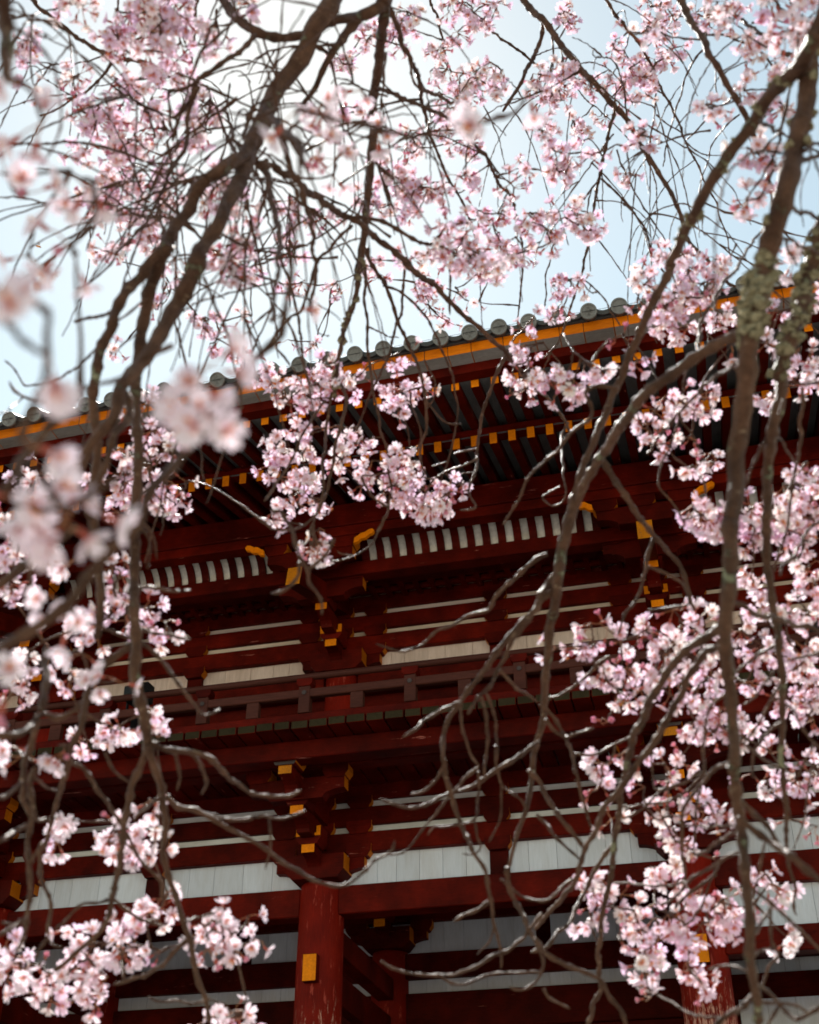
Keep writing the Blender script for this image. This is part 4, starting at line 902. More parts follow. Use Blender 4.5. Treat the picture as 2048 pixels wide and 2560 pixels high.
((-634,1378,2160,-624,1391,2161,-604,1395,2156,-584,1394,2149,-559,1390,2146,-548,1414,2158,-543,1441,2163,-535,1454,2167,-521,1458,2172,-509,1460,2177),24,15,0),
((-556,1453,2170,-553,1454,2145,-558,1466,2131,-569,1489,2114),16,13,0),
((-647,1280,2207,-635,1289,2205,-619,1291,2202,-597,1289,2195,-583,1307,2192,-575,1329,2186,-572,1365,2185,-566,1406,2188,-557,1433,2191,-544,1446,2193,-529,1447,2193,-512,1444,2199),37,21,0),
((-621,1290,2202,-621,1305,2189,-620,1317,2175,-623,1318,2160),21,17,0),
((-1233,1262,2285,-1233,1277,2272,-1233,1290,2259,-1236,1291,2243),21,17,10),
((-602,1297,2199,-592,1305,2186,-595,1329,2180,-593,1332,2169,-598,1328,2155),25,17,0),
((-744,1415,2067,-728,1426,2059,-720,1446,2054,-716,1476,2054,-706,1495,2054),24,21,0),
((-1356,1387,2150,-1341,1399,2142,-1332,1419,2137,-1328,1449,2137,-1319,1468,2138),24,21,10),
((-744,1416,2066,-750,1392,2056,-767,1391,2055,-781,1393,2047,-787,1387,2034,-790,1372,2023),20,17,0),
((-1356,1388,2149,-1363,1365,2140,-1379,1364,2138,-1393,1365,2130,-1399,1360,2117,-1402,1345,2106),20,17,10),
((-655,1466,2025,-670,1468,2013,-688,1476,2003,-717,1504,2002,-745,1522,2000,-767,1527,1996,-778,1520,1993),32,25,0),
((-1267,1439,2109,-1283,1441,2096,-1300,1449,2086,-1329,1477,2085,-1357,1495,2083,-1379,1500,2079,-1391,1492,2076),32,25,10),
((-643,1512,1964,-671,1528,1966,-702,1548,1972,-721,1541,1973,-739,1539,1980),20,16,0),
((-643,1512,1964,-638,1553,1967,-638,1575,1964),14,12,0),
((-659,1452,2044,-649,1477,2055,-633,1480,2063,-628,1501,2075),18,12,0),
((-641,1316,2157,-676,1357,2161,-709,1398,2169,-724,1413,2167),21,18,0),
((-1253,1289,2240,-1288,1329,2244,-1321,1371,2252,-1336,1386,2250),21,18,10),
((-749,1263,2193,-745,1269,2191,-728,1269,2181,-719,1280,2169,-717,1295,2162,-715,1314,2157,-723,1348,2156,-720,1367,2150,-717,1399,2132,-710,1411,2117,-690,1407,2098,-682,1421,2086,-680,1431,2067),27,20,0),
((-1361,1236,2276,-1357,1242,2274,-1341,1242,2265,-1331,1253,2252,-1329,1267,2245,-1327,1287,2240,-1335,1321,2239,-1332,1340,2233,-1329,1371,2215,-1322,1384,2200,-1303,1380,2181,-1294,1394,2169,-1292,1404,2150),27,20,10),
((-701,1272,2199,-701,1293,2189,-687,1294,2174,-675,1300,2167),19,15,0),
((-1313,1244,2282,-1314,1266,2272,-1299,1267,2257,-1287,1273,2250),19,15,10),
((-647,1209,2309,-672,1217,2304,-685,1219,2293,-700,1221,2274,-705,1212,2252,-706,1210,2224,-707,1211,2205,-716,1218,2188,-724,1230,2174,-738,1248,2163,-742,1251,2169,-755,1271,2159,-771,1293,2148,-783,1310,2131,-788,1316,2118,-790,1318,2099),50,25,0),
((-1260,1181,2392,-1284,1190,2387,-1298,1192,2376,-1313,1193,2358,-1318,1185,2335,-1318,1183,2307,-1320,1184,2288,-1328,1191,2271,-1336,1202,2257,-1350,1221,2246,-1354,1224,2253,-1367,1244,2242,-1383,1266,2231,-1395,1283,2214,-1400,1288,2201,-1402,1291,2182),50,25,10),
((-646,1207,2312,-641,1245,2312,-630,1262,2301,-617,1266,2284,-609,1279,2272,-607,1303,2266,-613,1337,2267,-606,1346,2270,-599,1364,2283),27,16,0),
((-678,1141,2305,-667,1160,2306,-665,1195,2315,-649,1206,2312),20,21,0),
((-1291,1114,2389,-1280,1133,2389,-1277,1168,2399,-1261,1179,2395),20,21,10),
((-645,1199,2323,-642,1236,2334,-630,1255,2340,-624,1304,2360),25,21,0),
((-1257,1172,2407,-1254,1209,2417,-1242,1228,2423,-1237,1276,2443),25,21,10),
((-638,1173,2364,-625,1200,2374,-602,1206,2372,-594,1230,2387),23,16,0),
((-1251,1145,2447,-1237,1173,2458,-1214,1179,2455,-1207,1203,2470),23,16,10),
((-623,1129,2432,-609,1134,2414,-608,1149,2405,-610,1161,2391),17,12,0),
((-1236,1102,2515,-1221,1107,2497,-1220,1122,2488,-1222,1134,2474),17,12,10),
((-626,1133,2426,-620,1153,2417,-617,1154,2391,-622,1163,2384),17,12,0),
((-1239,1106,2509,-1232,1126,2500,-1229,1126,2474,-1234,1136,2467),17,12,10),
((-583,930,2287,-595,928,2274,-613,936,2271,-625,933,2259,-628,921,2241,-631,909,2224,-642,904,2212),40,55,0),
((-1195,902,2370,-1208,900,2357,-1226,909,2354,-1238,906,2342,-1240,894,2324,-1244,882,2307,-1254,877,2295),40,55,10),
((-606,898,2234,-612,917,2216,-617,932,2199,-612,931,2184),26,20,0),
((-1218,871,2317,-1224,890,2300,-1229,905,2282,-1224,904,2267),26,20,10),
((-651,1030,2206,-634,1007,2168,-623,991,2142,-614,981,2111),37,40,0),
((-1264,1003,2289,-1246,980,2252,-1235,964,2225,-1227,954,2194),37,40,10),
((-661,986,2087,-651,1001,2098,-655,1032,2121,-655,1048,2145,-647,1061,2142,-628,1057,2148,-623,1067,2163),35,28,0),
((-1273,959,2170,-1263,974,2182,-1267,1005,2204,-1267,1020,2229,-1259,1034,2225,-1240,1030,2231,-1235,1040,2246),35,28,10),
((-722,1236,2242,-704,1250,2231,-691,1255,2226),17,15,0),
((-1334,1209,2325,-1316,1222,2314,-1303,1228,2309),17,15,10),
((-721,1145,2195,-738,1170,2165,-757,1191,2157,-775,1231,2135,-783,1257,2126,-785,1269,2111,-787,1278,2095,-781,1275,2075,-777,1281,2048,-777,1286,2031,-782,1294,2016,-789,1305,2001,-803,1321,1994,-812,1328,1988),40,26,0),
((-1334,1118,2278,-1350,1143,2248,-1369,1164,2240,-1387,1204,2218,-1396,1230,2210,-1397,1242,2195,-1399,1251,2178,-1393,1248,2158,-1389,1254,2131,-1389,1259,2114,-1395,1267,2099,-1402,1278,2084,-1415,1294,2077,-1424,1300,2072),40,26,10),
((-734,1177,2144,-738,1184,2142,-748,1202,2129,-744,1204,2113,-750,1226,2106,-750,1249,2111,-742,1257,2115),38,19,0),
((-1346,1150,2227,-1351,1156,2226,-1360,1174,2213,-1356,1177,2196,-1363,1199,2189,-1362,1222,2194,-1354,1230,2198),38,19,10),
((-763,1269,2090,-764,1264,2081,-768,1279,2071,-785,1322,2061,-794,1353,2052,-798,1368,2043,-797,1369,2022,-801,1380,2012,-804,1370,1999,-817,1385,1994),28,19,0),
((-1375,1242,2173,-1376,1236,2164,-1381,1252,2154,-1398,1295,2145,-1406,1326,2135,-1410,1340,2126,-1409,1342,2106,-1413,1353,2095,-1416,1343,2082,-1429,1358,2077),28,19,10),
((-799,1377,2012,-794,1385,2006,-782,1387,2004),15,13,0),
((-1411,1349,2095,-1406,1358,2089,-1394,1360,2087),15,13,10),
((-730,1125,2041,-739,1165,2066,-749,1210,2091),30,25,0),
((-1343,1098,2124,-1351,1138,2149,-1361,1183,2174),30,25,10),
((-724,1101,2078,-742,1150,2107,-751,1182,2130),25,23,0),
((-1336,1074,2161,-1355,1122,2190,-1364,1155,2213),25,23,10),
((-782,1277,2072,-767,1267,2080,-759,1269,2092),24,20,0),
((-1394,1250,2155,-1380,1239,2163,-1371,1242,2175),24,20,10),
((-736,1184,2134,-757,1250,2151,-765,1282,2160),18,15,0),
((-1348,1156,2217,-1369,1223,2234,-1377,1255,2243),18,15,10),
((-772,1224,1973,-765,1240,1986,-767,1265,2005),26,22,0),
((-1385,1197,2056,-1377,1213,2069,-1379,1238,2088),26,22,10),
((-793,1261,2002,-781,1265,1999,-769,1267,2002),16,13,0),
((-1406,1234,2085,-1393,1238,2082,-1381,1240,2085),16,13,10),
((-482,1564,3290,-482,1576,3281,-477,1602,3276,-473,1622,3270,-469,1652,3276,-464,1672,3257,-462,1700,3240,-459,1722,3227,-446,1722,3199,-440,1735,3177,-433,1746,3165,-423,1743,3125,-420,1755,3087,-423,1780,3065,-429,1805,3040,-441,1826,3027,-451,1856,3017,-458,1896,3001),44,23,0),
((-490,1577,3268,-490,1592,3225,-492,1596,3181,-491,1607,3151,-494,1620,3125,-495,1636,3093,-498,1669,3076,-505,1716,3069,-505,1741,3044,-508,1775,3032,-508,1809,3020,-509,1835,2994,-507,1842,2942,-514,1859,2915,-521,1853,2883,-539,1863,2864,-523,1848,2867),30,21,0),
((-435,1665,3340,-439,1682,3319,-448,1704,3278,-450,1689,3224,-463,1692,3185,-468,1691,3157,-478,1704,3136,-498,1733,3132,-530,1781,3130,-552,1812,3115,-568,1825,3093,-571,1817,3072),28,20,0),
((-459,1609,3233,-426,1621,3213,-405,1632,3190,-387,1634,3160,-382,1662,3161,-378,1685,3148,-376,1716,3147,-370,1742,3132,-372,1790,3133,-374,1827,3127,-376,1849,3110,-385,1873,3090,-394,1884,3061,-407,1897,3035,-418,1902,3006),24,18,0),
((-279,1883,3264,-302,1872,3197,-315,1884,3169,-334,1910,3149,-345,1931,3134,-353,1933,3102,-358,1939,3067,-358,1915,3012,-365,1898,2964,-364,1890,2932,-354,1882,2900,-366,1878,2892,-379,1869,2890),42,19,0),
((-433,1817,3123,-421,1836,3108,-406,1838,3084,-391,1844,3073,-370,1861,3083),22,18,0),
((-435,1829,3105,-418,1827,3129,-410,1807,3135,-407,1781,3141,-425,1776,3185),18,15,0),
((-335,1815,2983,-357,1803,2973,-379,1809,2976),19,15,0),
((-336,1826,2967,-359,1811,2946,-382,1818,2948,-409,1831,2947,-420,1827,2935),22,18,0),
((-345,1837,2947,-370,1833,2945),13,12,0),
((-408,1894,3021,-438,1891,3015),17,14,0),
((-501,1642,3170,-490,1666,3180,-482,1718,3208,-464,1742,3220),18,14,0),
((-527,1266,2986,-540,1339,3008,-545,1386,3000,-543,1407,2984,-546,1420,2972,-560,1472,2989,-584,1551,3011,-592,1601,3017),24,20,0),
((-471,1283,2982,-469,1283,2984,-491,1302,2944,-505,1312,2913,-516,1290,2873,-526,1261,2809,-543,1269,2798),27,18,0),
((-541,1454,3069,-543,1482,3052,-536,1481,3020,-523,1493,3020),12,9,0),
((-562,1670,3109,-583,1707,3082,-590,1715,3051,-597,1724,3003,-589,1690,2905,-588,1694,2856,-610,1730,2825),30,20,0),
((-569,1680,3091,-547,1665,3041,-550,1663,2966,-560,1670,2938,-573,1704,2912,-594,1737,2886,-600,1733,2860,-609,1728,2827,-627,1714,2797,-638,1668,2760,-658,1645,2752),35,19,0),
((-575,1770,3138,-545,1753,3155,-518,1736,3159,-491,1751,3185,-467,1757,3197),18,15,0),
((-457,1804,3134,-463,1827,3125,-447,1825,3070,-447,1839,3050,-457,1856,3041,-475,1861,3044),22,18,0),
((-481,1812,3113,-470,1830,3059,-474,1860,3047),18,15,0),
((-524,1713,2882,-526,1741,2884,-528,1788,2892,-514,1805,2883,-506,1834,2893),23,21,0),
((-631,1540,2733,-631,1564,2771,-625,1573,2796,-616,1590,2832,-584,1569,2885,-578,1588,2926,-568,1623,2994),21,20,0),
((-501,1241,2494,-489,1250,2498,-482,1253,2484,-472,1246,2463,-466,1249,2445,-460,1254,2423,-459,1270,2419,-462,1292,2416,-459,1317,2413,-455,1327,2401,-453,1328,2387),29,18,0),
((-469,1293,2432,-455,1288,2436,-445,1300,2456,-432,1286,2462,-426,1279,2467),25,23,0),
((-472,1286,2442,-478,1301,2430,-488,1295,2412,-501,1295,2406,-513,1298,2409),25,21,0),
((-585,1652,2767,-635,1765,2814,-656,1833,2839),15,13,0),
((-494,1761,2823,-501,1772,2814,-527,1812,2813,-556,1852,2818,-582,1857,2811,-606,1855,2803,-621,1862,2810),20,15,0),
((-557,1785,2766,-578,1776,2768,-583,1773,2774),14,11,0),
((-600,1230,3190,-622,1246,3246,-640,1251,3299,-650,1246,3336,-667,1250,3372,-693,1273,3452),38,14,0),
((-564,1163,3121,-579,1168,3158,-603,1192,3232,-624,1219,3319,-624,1221,3372),32,16,0),
((-556,1161,3127,-570,1185,3190,-575,1206,3256,-588,1246,3350),32,16,0),
((-546,1102,3035,-572,1121,3046,-592,1137,3053,-633,1179,3093,-678,1213,3134,-711,1227,3154),21,12,0),
((-516,1124,3016,-533,1190,3054,-557,1262,3095,-587,1365,3165,-612,1459,3214),21,11,0),
((-481,1138,3008,-502,1247,3107,-520,1355,3183,-525,1426,3232,-544,1533,3312),18,10,0),
((-522,1127,3008,-554,1185,3047,-599,1273,3110,-664,1368,3185,-713,1424,3228),16,11,0),
((-518,1201,3083,-555,1252,3120,-586,1298,3130,-626,1379,3167,-651,1456,3204),19,11,0),
((-519,1125,3012,-523,1165,3040,-527,1223,3098,-539,1321,3183,-543,1441,3265),14,10,0),
((-559,1287,3122,-617,1368,3176,-684,1450,3255,-730,1499,3292),18,12,0),
((-783,1385,3615,-805,1392,3641,-855,1418,3680,-915,1456,3754,-955,1472,3785),22,13,0),
((-836,1455,3495,-884,1485,3567,-930,1497,3618,-956,1497,3650,-998,1522,3697),18,13,0),
((-1448,1428,3578,-1496,1458,3650,-1543,1470,3701,-1568,1470,3733,-1611,1495,3781),18,13,10),
((-739,1320,3368,-764,1336,3360,-802,1379,3374,-847,1429,3411,-893,1450,3438,-944,1456,3454),20,12,0),
((-1352,1292,3451,-1376,1309,3443,-1414,1352,3457,-1460,1402,3494,-1505,1423,3521,-1556,1429,3537),20,12,10),
((-762,1307,3377,-789,1328,3419,-837,1373,3505,-880,1404,3553),17,11,0),
((-1375,1280,3460,-1401,1301,3502,-1450,1346,3588,-1492,1377,3636),17,11,10),
]
NODES = [
(-675,1029,3333,3,0),(-1287,1001,3416,3,0),(-678,1047,3345,3,0),(-1290,1020,3429,3,0),(-704,1030,3335,2,0),(-1316,1003,3418,2,0),
(-733,1079,3408,3,0),(-1345,1051,3491,3,0),(-689,1008,3287,3,0),(-1301,980,3370,3,0),(-723,1038,3372,2,0),(-1335,1011,3455,2,0),
(-779,1125,3430,4,0),(-1391,1098,3513,4,0),(-726,1073,3422,3,0),(-1338,1046,3506,3,0),(-755,1096,3436,2,0),(-1367,1069,3519,2,0),
(-771,1101,3412,2,0),(-1383,1073,3495,2,0),(-743,1129,3439,3,0),(-1355,1102,3522,3,0),(-744,1163,3522,4,0),(-1356,1135,3605,4,0),
(-741,1114,3392,4,0),(-1354,1087,3475,4,0),(-737,1079,3353,2,0),(-1349,1052,3436,2,0),(-767,1068,3412,2,0),(-1379,1041,3495,2,0),
(-691,1069,3366,4,0),(-1303,1041,3449,4,0),(-696,1067,3384,3,0),(-1309,1040,3467,3,0),(-720,1110,3400,3,0),(-1332,1083,3483,3,0),
(-710,1074,3347,2,0),(-1322,1047,3430,2,0),(-667,1011,3288,4,0),(-1280,984,3372,4,0),(-730,1098,3393,3,0),(-1342,1071,3476,3,0),
(-672,1058,3334,1,0),(-1284,1031,3417,1,0),(-683,1106,3399,2,0),(-1296,1079,3482,2,0),(-680,1074,3354,3,0),(-1292,1047,3437,3,0),
(-684,1100,3413,3,0),(-1297,1073,3496,3,0),(-678,1120,3411,4,0),(-1291,1093,3494,4,0),(-657,1062,3359,2,0),(-1269,1034,3442,2,0),
(-688,1098,3460,4,0),(-1300,1071,3543,4,0),(-677,1113,3471,2,0),(-1289,1085,3554,2,0),(-659,1101,3404,4,0),(-1271,1073,3487,4,0),
(-668,1083,3367,4,0),(-1280,1056,3450,4,0),(-650,1053,3361,2,0),(-1262,1026,3444,2,0),(-642,1083,3359,4,0),(-1254,1056,3442,4,0),
(-686,1148,3404,2,0),(-1298,1121,3487,2,0),(-696,1106,3352,4,0),(-1308,1079,3435,4,0),(-665,1079,3281,4,0),(-1277,1052,3364,4,0),
(-687,1117,3386,3,0),(-1299,1090,3469,3,0),(-653,1148,3387,3,0),(-684,1145,3398,2,0),(-1297,1118,3481,2,0),(-684,1128,3340,4,0),
(-1297,1100,3424,4,0),(-709,1160,3397,3,0),(-1321,1133,3480,3,0),(-619,1145,3415,3,0),(-602,1121,3323,4,0),(-585,1064,3300,4,0),
(-655,1166,3415,2,0),(-630,1126,3397,4,0),(-751,1071,3331,4,0),(-1363,1044,3414,4,0),(-769,1075,3352,3,0),(-1381,1048,3435,3,0),
(-769,1072,3329,3,0),(-1382,1045,3412,3,0),(-740,1042,3314,2,0),(-1352,1015,3397,2,0),(-759,1063,3345,2,0),(-1371,1035,3428,2,0),
(-740,1109,3361,2,0),(-1352,1082,3444,2,0),(-743,1083,3316,2,0),(-1355,1056,3399,2,0),(-737,1095,3331,3,0),(-1349,1067,3414,3,0),
(-694,1067,3279,4,0),(-1306,1040,3362,4,0),(-732,1092,3314,2,0),(-1344,1064,3397,2,0),(-827,1043,3419,4,0),(-1439,1015,3502,4,0),
(-842,1039,3404,2,0),(-1455,1012,3487,2,0),(-843,1045,3428,3,0),(-1455,1018,3511,3,0),(-799,1006,3366,3,0),(-1411,979,3449,3,0),
(-787,1014,3338,2,0),(-1399,986,3421,2,0),(-807,1040,3393,3,0),(-1419,1012,3476,3,0),(-800,1016,3363,3,0),(-1412,989,3446,3,0),
(-537,1108,3397,4,0),(-565,1108,3420,2,0),(-562,1158,3458,3,0),(-518,1045,3301,4,0),(-531,1077,3339,1,0),(-704,1110,3391,3,0),
(-1316,1083,3474,3,0),(-714,1108,3409,2,0),(-1326,1081,3492,2,0),(-690,1063,3316,3,0),(-1302,1036,3400,3,0),(-666,1069,3345,2,0),
(-1279,1042,3428,2,0),(-670,1057,3302,2,0),(-1283,1030,3385,2,0),(-712,1092,3371,2,0),(-1324,1065,3454,2,0),(-697,1106,3400,3,0),
(-1309,1079,3484,3,0),(-690,1095,3397,3,0),(-1302,1068,3480,3,0),(-990,1175,3549,4,0),(-1602,1148,3632,4,0),(-1014,1179,3526,3,0),
(-1627,1152,3609,3,0),(-1004,1170,3551,3,0),(-1616,1143,3634,3,0),(-977,1136,3498,2,0),(-1589,1109,3581,2,0),(-1006,1154,3530,3,0),
(-1618,1127,3613,3,0),(-1012,1200,3584,3,0),(-1624,1173,3667,3,0),(-1017,1184,3566,3,0),(-1629,1157,3650,3,0),(-1021,1209,3588,2,0),
(-1634,1182,3671,2,0),(-1019,1180,3563,2,0),(-1631,1153,3646,2,0),(-938,1243,3528,3,0),(-1550,1216,3612,3,0),(-953,1261,3555,4,0),
(-1565,1234,3638,4,0),(-960,1255,3532,4,0),(-1573,1228,3615,4,0),(-977,1277,3579,4,0),(-1589,1250,3662,4,0),(-931,1218,3487,2,0),
(-1543,1191,3570,2,0),(-755,1289,3524,2,0),(-1367,1262,3607,2,0),(-791,1317,3559,3,0),(-1404,1290,3642,3,0),(-788,1245,3484,4,0),
(-1400,1218,3567,4,0),(-775,1276,3511,3,0),(-1388,1249,3594,3,0),(-779,1236,3487,3,0),(-1391,1209,3570,3,0),(-740,1229,3434,2,0),
(-1352,1202,3517,2,0),(-788,1280,3521,4,0),(-1400,1252,3604,4,0),(-800,1281,3561,3,0),(-1413,1254,3644,3,0),(-789,1255,3482,1,0),
(-1401,1228,3565,1,0),(-848,1253,3465,2,0),(-1460,1226,3548,2,0),(-828,1238,3457,3,0),(-1440,1211,3540,3,0),(-854,1281,3504,3,0),
(-1466,1254,3587,3,0),(-859,1240,3479,3,0),(-1471,1213,3563,3,0),(-805,1210,3414,2,0),(-1417,1183,3497,2,0),(-862,1250,3498,3,0),
(-1474,1223,3581,3,0),(-855,1279,3485,3,0),(-1468,1252,3568,3,0),(-870,1281,3521,1,0),(-1482,1254,3604,1,0),(-851,1258,3384,3,0),
(-1463,1231,3467,3,0),(-868,1201,3366,3,0),(-1480,1174,3449,3,0),(-852,1250,3389,3,0),(-1464,1223,3472,3,0),(-885,1261,3427,4,0),
(-1497,1234,3510,4,0),(-899,1302,3464,4,0),(-1511,1275,3547,4,0),(-876,1232,3401,2,0),(-1488,1205,3485,2,0),(-934,1274,3442,2,0),
(-1546,1247,3525,2,0),(-890,1264,3431,2,0),(-1502,1237,3514,2,0),(-917,1325,3507,2,0),(-1530,1298,3590,2,0),(-848,1250,3385,4,0),
(-1461,1223,3468,4,0),(-908,1297,3511,4,0),(-1520,1270,3594,4,0),(-935,1275,3438,2,0),(-1547,1248,3521,2,0),(-880,1241,3373,3,0),
(-1493,1214,3456,3,0),(-885,1302,3478,1,0),(-1497,1274,3561,1,0),(-895,1319,3423,4,0),(-1507,1292,3506,4,0),(-833,1275,3345,3,0),
(-1446,1247,3429,3,0),(-889,1339,3427,2,0),(-1502,1311,3510,2,0),(-865,1313,3412,4,0),(-1478,1286,3495,4,0),(-906,1372,3477,3,0),
(-1519,1345,3560,3,0),(-883,1300,3397,3,0),(-1495,1273,3480,3,0),(-880,1366,3495,2,0),(-1492,1338,3578,2,0),(-859,1302,3380,3,0),
(-1471,1275,3463,3,0),(-864,1306,3392,2,0),(-1477,1279,3475,2,0),(-816,1275,3350,3,0),(-1428,1248,3433,3,0),(-874,1320,3437,2,0),
(-1486,1293,3520,2,0),(-901,1247,3410,2,0),(-1513,1220,3493,2,0),(-945,1321,3499,2,0),(-1557,1294,3582,2,0),(-876,1231,3408,3,0),
(-1489,1204,3491,3,0),(-906,1227,3399,3,0),(-1518,1200,3482,3,0),(-898,1266,3419,4,0),(-1511,1239,3502,4,0),(-929,1243,3438,3,0),
(-1541,1216,3521,3,0),(-808,1270,3416,2,0),(-1421,1243,3499,2,0),(-833,1327,3535,3,0),(-1445,1300,3618,3,0),(-801,1245,3426,2,0),
(-1413,1218,3509,2,0),(-834,1307,3485,2,0),(-1446,1280,3568,2,0),(-834,1324,3517,4,0),(-1446,1297,3600,4,0),(-792,1283,3438,2,0),
(-1404,1256,3521,2,0),(-771,1272,3394,2,0),(-1384,1245,3477,2,0),(-812,1330,3476,2,0),(-1424,1303,3559,2,0),(-813,1317,3462,3,0),
(-1425,1290,3545,3,0),(-773,1253,3390,1,0),(-1386,1226,3473,1,0),(-724,1316,3467,4,0),(-692,1272,3393,4,0),(-702,1238,3347,4,0),
(-1314,1210,3430,4,0),(-738,1312,3442,1,0),(-1351,1285,3525,1,0),(-734,1363,3451,4,0),(-708,1313,3384,3,0),(-717,1352,3433,1,0),
(-839,1334,3445,4,0),(-1452,1307,3528,4,0),(-821,1353,3420,3,0),(-1434,1326,3503,3,0),(-791,1324,3387,4,0),(-1403,1296,3470,4,0),
(-863,1405,3512,2,0),(-1475,1378,3595,2,0),(-809,1300,3352,4,0),(-1422,1273,3435,4,0),(-911,1274,3351,4,0),(-1523,1246,3434,4,0),
(-974,1323,3428,3,0),(-1586,1295,3511,3,0),(-956,1302,3415,2,0),(-1568,1275,3498,2,0),(-977,1336,3434,3,0),(-1589,1309,3517,3,0),
(-904,1263,3344,1,0),(-1517,1235,3427,1,0),(-889,1344,3379,2,0),(-1501,1317,3462,2,0),(-909,1337,3413,3,0),(-1521,1310,3496,3,0),
(-854,1276,3313,3,0),(-1466,1249,3396,3,0),(-877,1302,3364,2,0),(-1489,1275,3447,2,0),(-849,1285,3311,4,0),(-1461,1258,3395,4,0),
(-909,1333,3406,1,0),(-1521,1306,3489,1,0),(-886,1331,3326,4,0),(-1498,1304,3409,4,0),(-885,1351,3370,3,0),(-1497,1324,3453,3,0),
(-881,1319,3310,4,0),(-1493,1292,3393,4,0),(-851,1323,3305,3,0),(-1464,1296,3388,3,0),(-866,1354,3351,3,0),(-1478,1327,3434,3,0),
(-897,1412,3407,3,0),(-1510,1385,3490,3,0),(-893,1346,3307,4,0),(-1506,1319,3390,4,0),(-947,1398,3347,4,0),(-1560,1370,3430,4,0),
(-908,1335,3286,4,0),(-1521,1308,3369,4,0),(-957,1378,3349,4,0),(-1570,1351,3432,4,0),(-923,1324,3278,3,0),(-1535,1296,3361,3,0),
(-935,1375,3357,2,0),(-1547,1347,3440,2,0),(-927,1317,3284,2,0),(-1540,1290,3367,2,0),(-934,1350,3300,4,0),(-1547,1323,3383,4,0),
(-901,1376,3318,4,0),(-1513,1349,3401,4,0),(-900,1352,3293,3,0),(-1512,1324,3376,3,0),(-928,1415,3345,4,0),(-1540,1388,3428,4,0),
(-860,1386,3305,2,0),(-1472,1359,3388,2,0),(-861,1326,3246,4,0),(-1474,1299,3329,4,0),(-881,1332,3253,2,0),(-1493,1304,3336,2,0),
(-895,1391,3305,4,0),(-1507,1364,3388,4,0),(-877,1390,3316,4,0),(-1490,1363,3399,4,0),(-839,1332,3244,2,0),(-1451,1305,3327,2,0),
(-855,1356,3269,3,0),(-1468,1329,3352,3,0),(-862,1383,3361,2,0),(-1475,1355,3444,2,0),(-867,1394,3365,3,0),(-1479,1367,3448,3,0),
(-878,1396,3396,3,0),(-1490,1369,3479,3,0),(-851,1369,3341,2,0),(-1464,1342,3424,2,0),(-771,1337,3303,2,0),(-1383,1309,3386,2,0),
(-829,1413,3350,3,0),(-1441,1386,3433,3,0),(-802,1343,3316,4,0),(-1415,1316,3399,4,0),(-794,1348,3337,3,0),(-1406,1321,3420,3,0),
(-765,1327,3258,3,0),(-1377,1300,3341,3,0),(-772,1379,3319,2,0),(-1384,1352,3402,2,0),(-790,1352,3321,3,0),(-1403,1325,3404,3,0),
(-833,1382,3367,2,0),(-1445,1355,3450,2,0),(-842,1399,3291,3,0),(-1455,1372,3375,3,0),(-828,1416,3351,3,0),(-1440,1389,3434,3,0),
(-816,1415,3331,2,0),(-1428,1388,3414,2,0),(-849,1407,3323,2,0),(-1461,1379,3407,2,0),(-854,1440,3389,2,0),(-1467,1413,3472,2,0),
(-786,1331,3233,2,0),(-1398,1304,3316,2,0),(-836,1418,3323,3,0),(-1449,1391,3406,3,0),(-801,1356,3264,3,0),(-1414,1328,3347,3,0),
(-826,1379,3287,2,0),(-1438,1352,3370,2,0),(-853,1458,3311,2,0),(-1465,1431,3394,2,0),(-888,1491,3342,4,0),(-1500,1464,3425,4,0),
(-818,1350,3182,4,0),(-1430,1323,3265,4,0),(-813,1348,3201,2,0),(-1425,1321,3284,2,0),(-845,1454,3285,3,0),(-1457,1427,3368,3,0),
(-861,1429,3308,3,0),(-1473,1402,3391,3,0),(-847,1431,3308,2,0),(-1460,1404,3391,2,0),(-851,1409,3278,4,0),(-1463,1382,3361,4,0),
(-837,1422,3242,1,0),(-1449,1395,3325,1,0),(-899,1414,3254,3,0),(-1512,1386,3337,3,0),(-942,1437,3286,4,0),(-1554,1410,3369,4,0),
(-920,1434,3268,4,0),(-1532,1407,3351,4,0),(-891,1356,3178,4,0),(-1503,1329,3262,4,0),(-863,1345,3159,2,0),(-1475,1317,3242,2,0),
(-654,1234,3160,3,0),(-608,1190,3086,4,0),(-608,1165,3077,3,0),(-651,1233,3155,3,0),(-645,1212,3110,1,0),(-615,1203,3045,4,0),
(-625,1214,3072,3,0),(-646,1240,3118,3,0),(-629,1229,3086,4,0),(-562,1175,3015,2,0),(-584,1236,3079,2,0),(-586,1250,3089,4,0),
(-583,1228,3075,2,0),(-683,1227,2985,3,0),(-1295,1200,3068,3,0),(-681,1229,2970,4,0),(-1293,1201,3053,4,0),(-623,1296,3062,3,0),
(-630,1289,3059,4,0),(-604,1234,2972,2,0),(-620,1244,2999,4,0),(-599,1235,2973,1,0),(-563,1208,2963,3,0),(-574,1228,3003,4,0),
(-588,1246,3023,3,0),(-556,1202,2961,2,0),(-593,1286,3013,2,0),(-587,1270,2985,4,0),(-588,1267,2974,4,0),(-652,1179,3199,2,0),
(-679,1206,3213,4,0),(-1291,1179,3296,4,0),(-666,1191,3200,1,0),(-1279,1163,3283,1,0),(-854,1034,3192,4,0),(-1466,1007,3275,4,0),
(-839,1022,3172,2,0),(-1451,995,3255,2,0),(-640,1112,3173,3,0),(-1252,1085,3256,3,0),(-646,1132,3223,3,0),(-1259,1105,3306,3,0),
(-351,408,2236,1,0),(-365,458,2267,4,0),(-420,574,2365,2,0),(-390,562,2333,2,0),(-438,551,2320,3,0),(-457,547,2343,2,0),
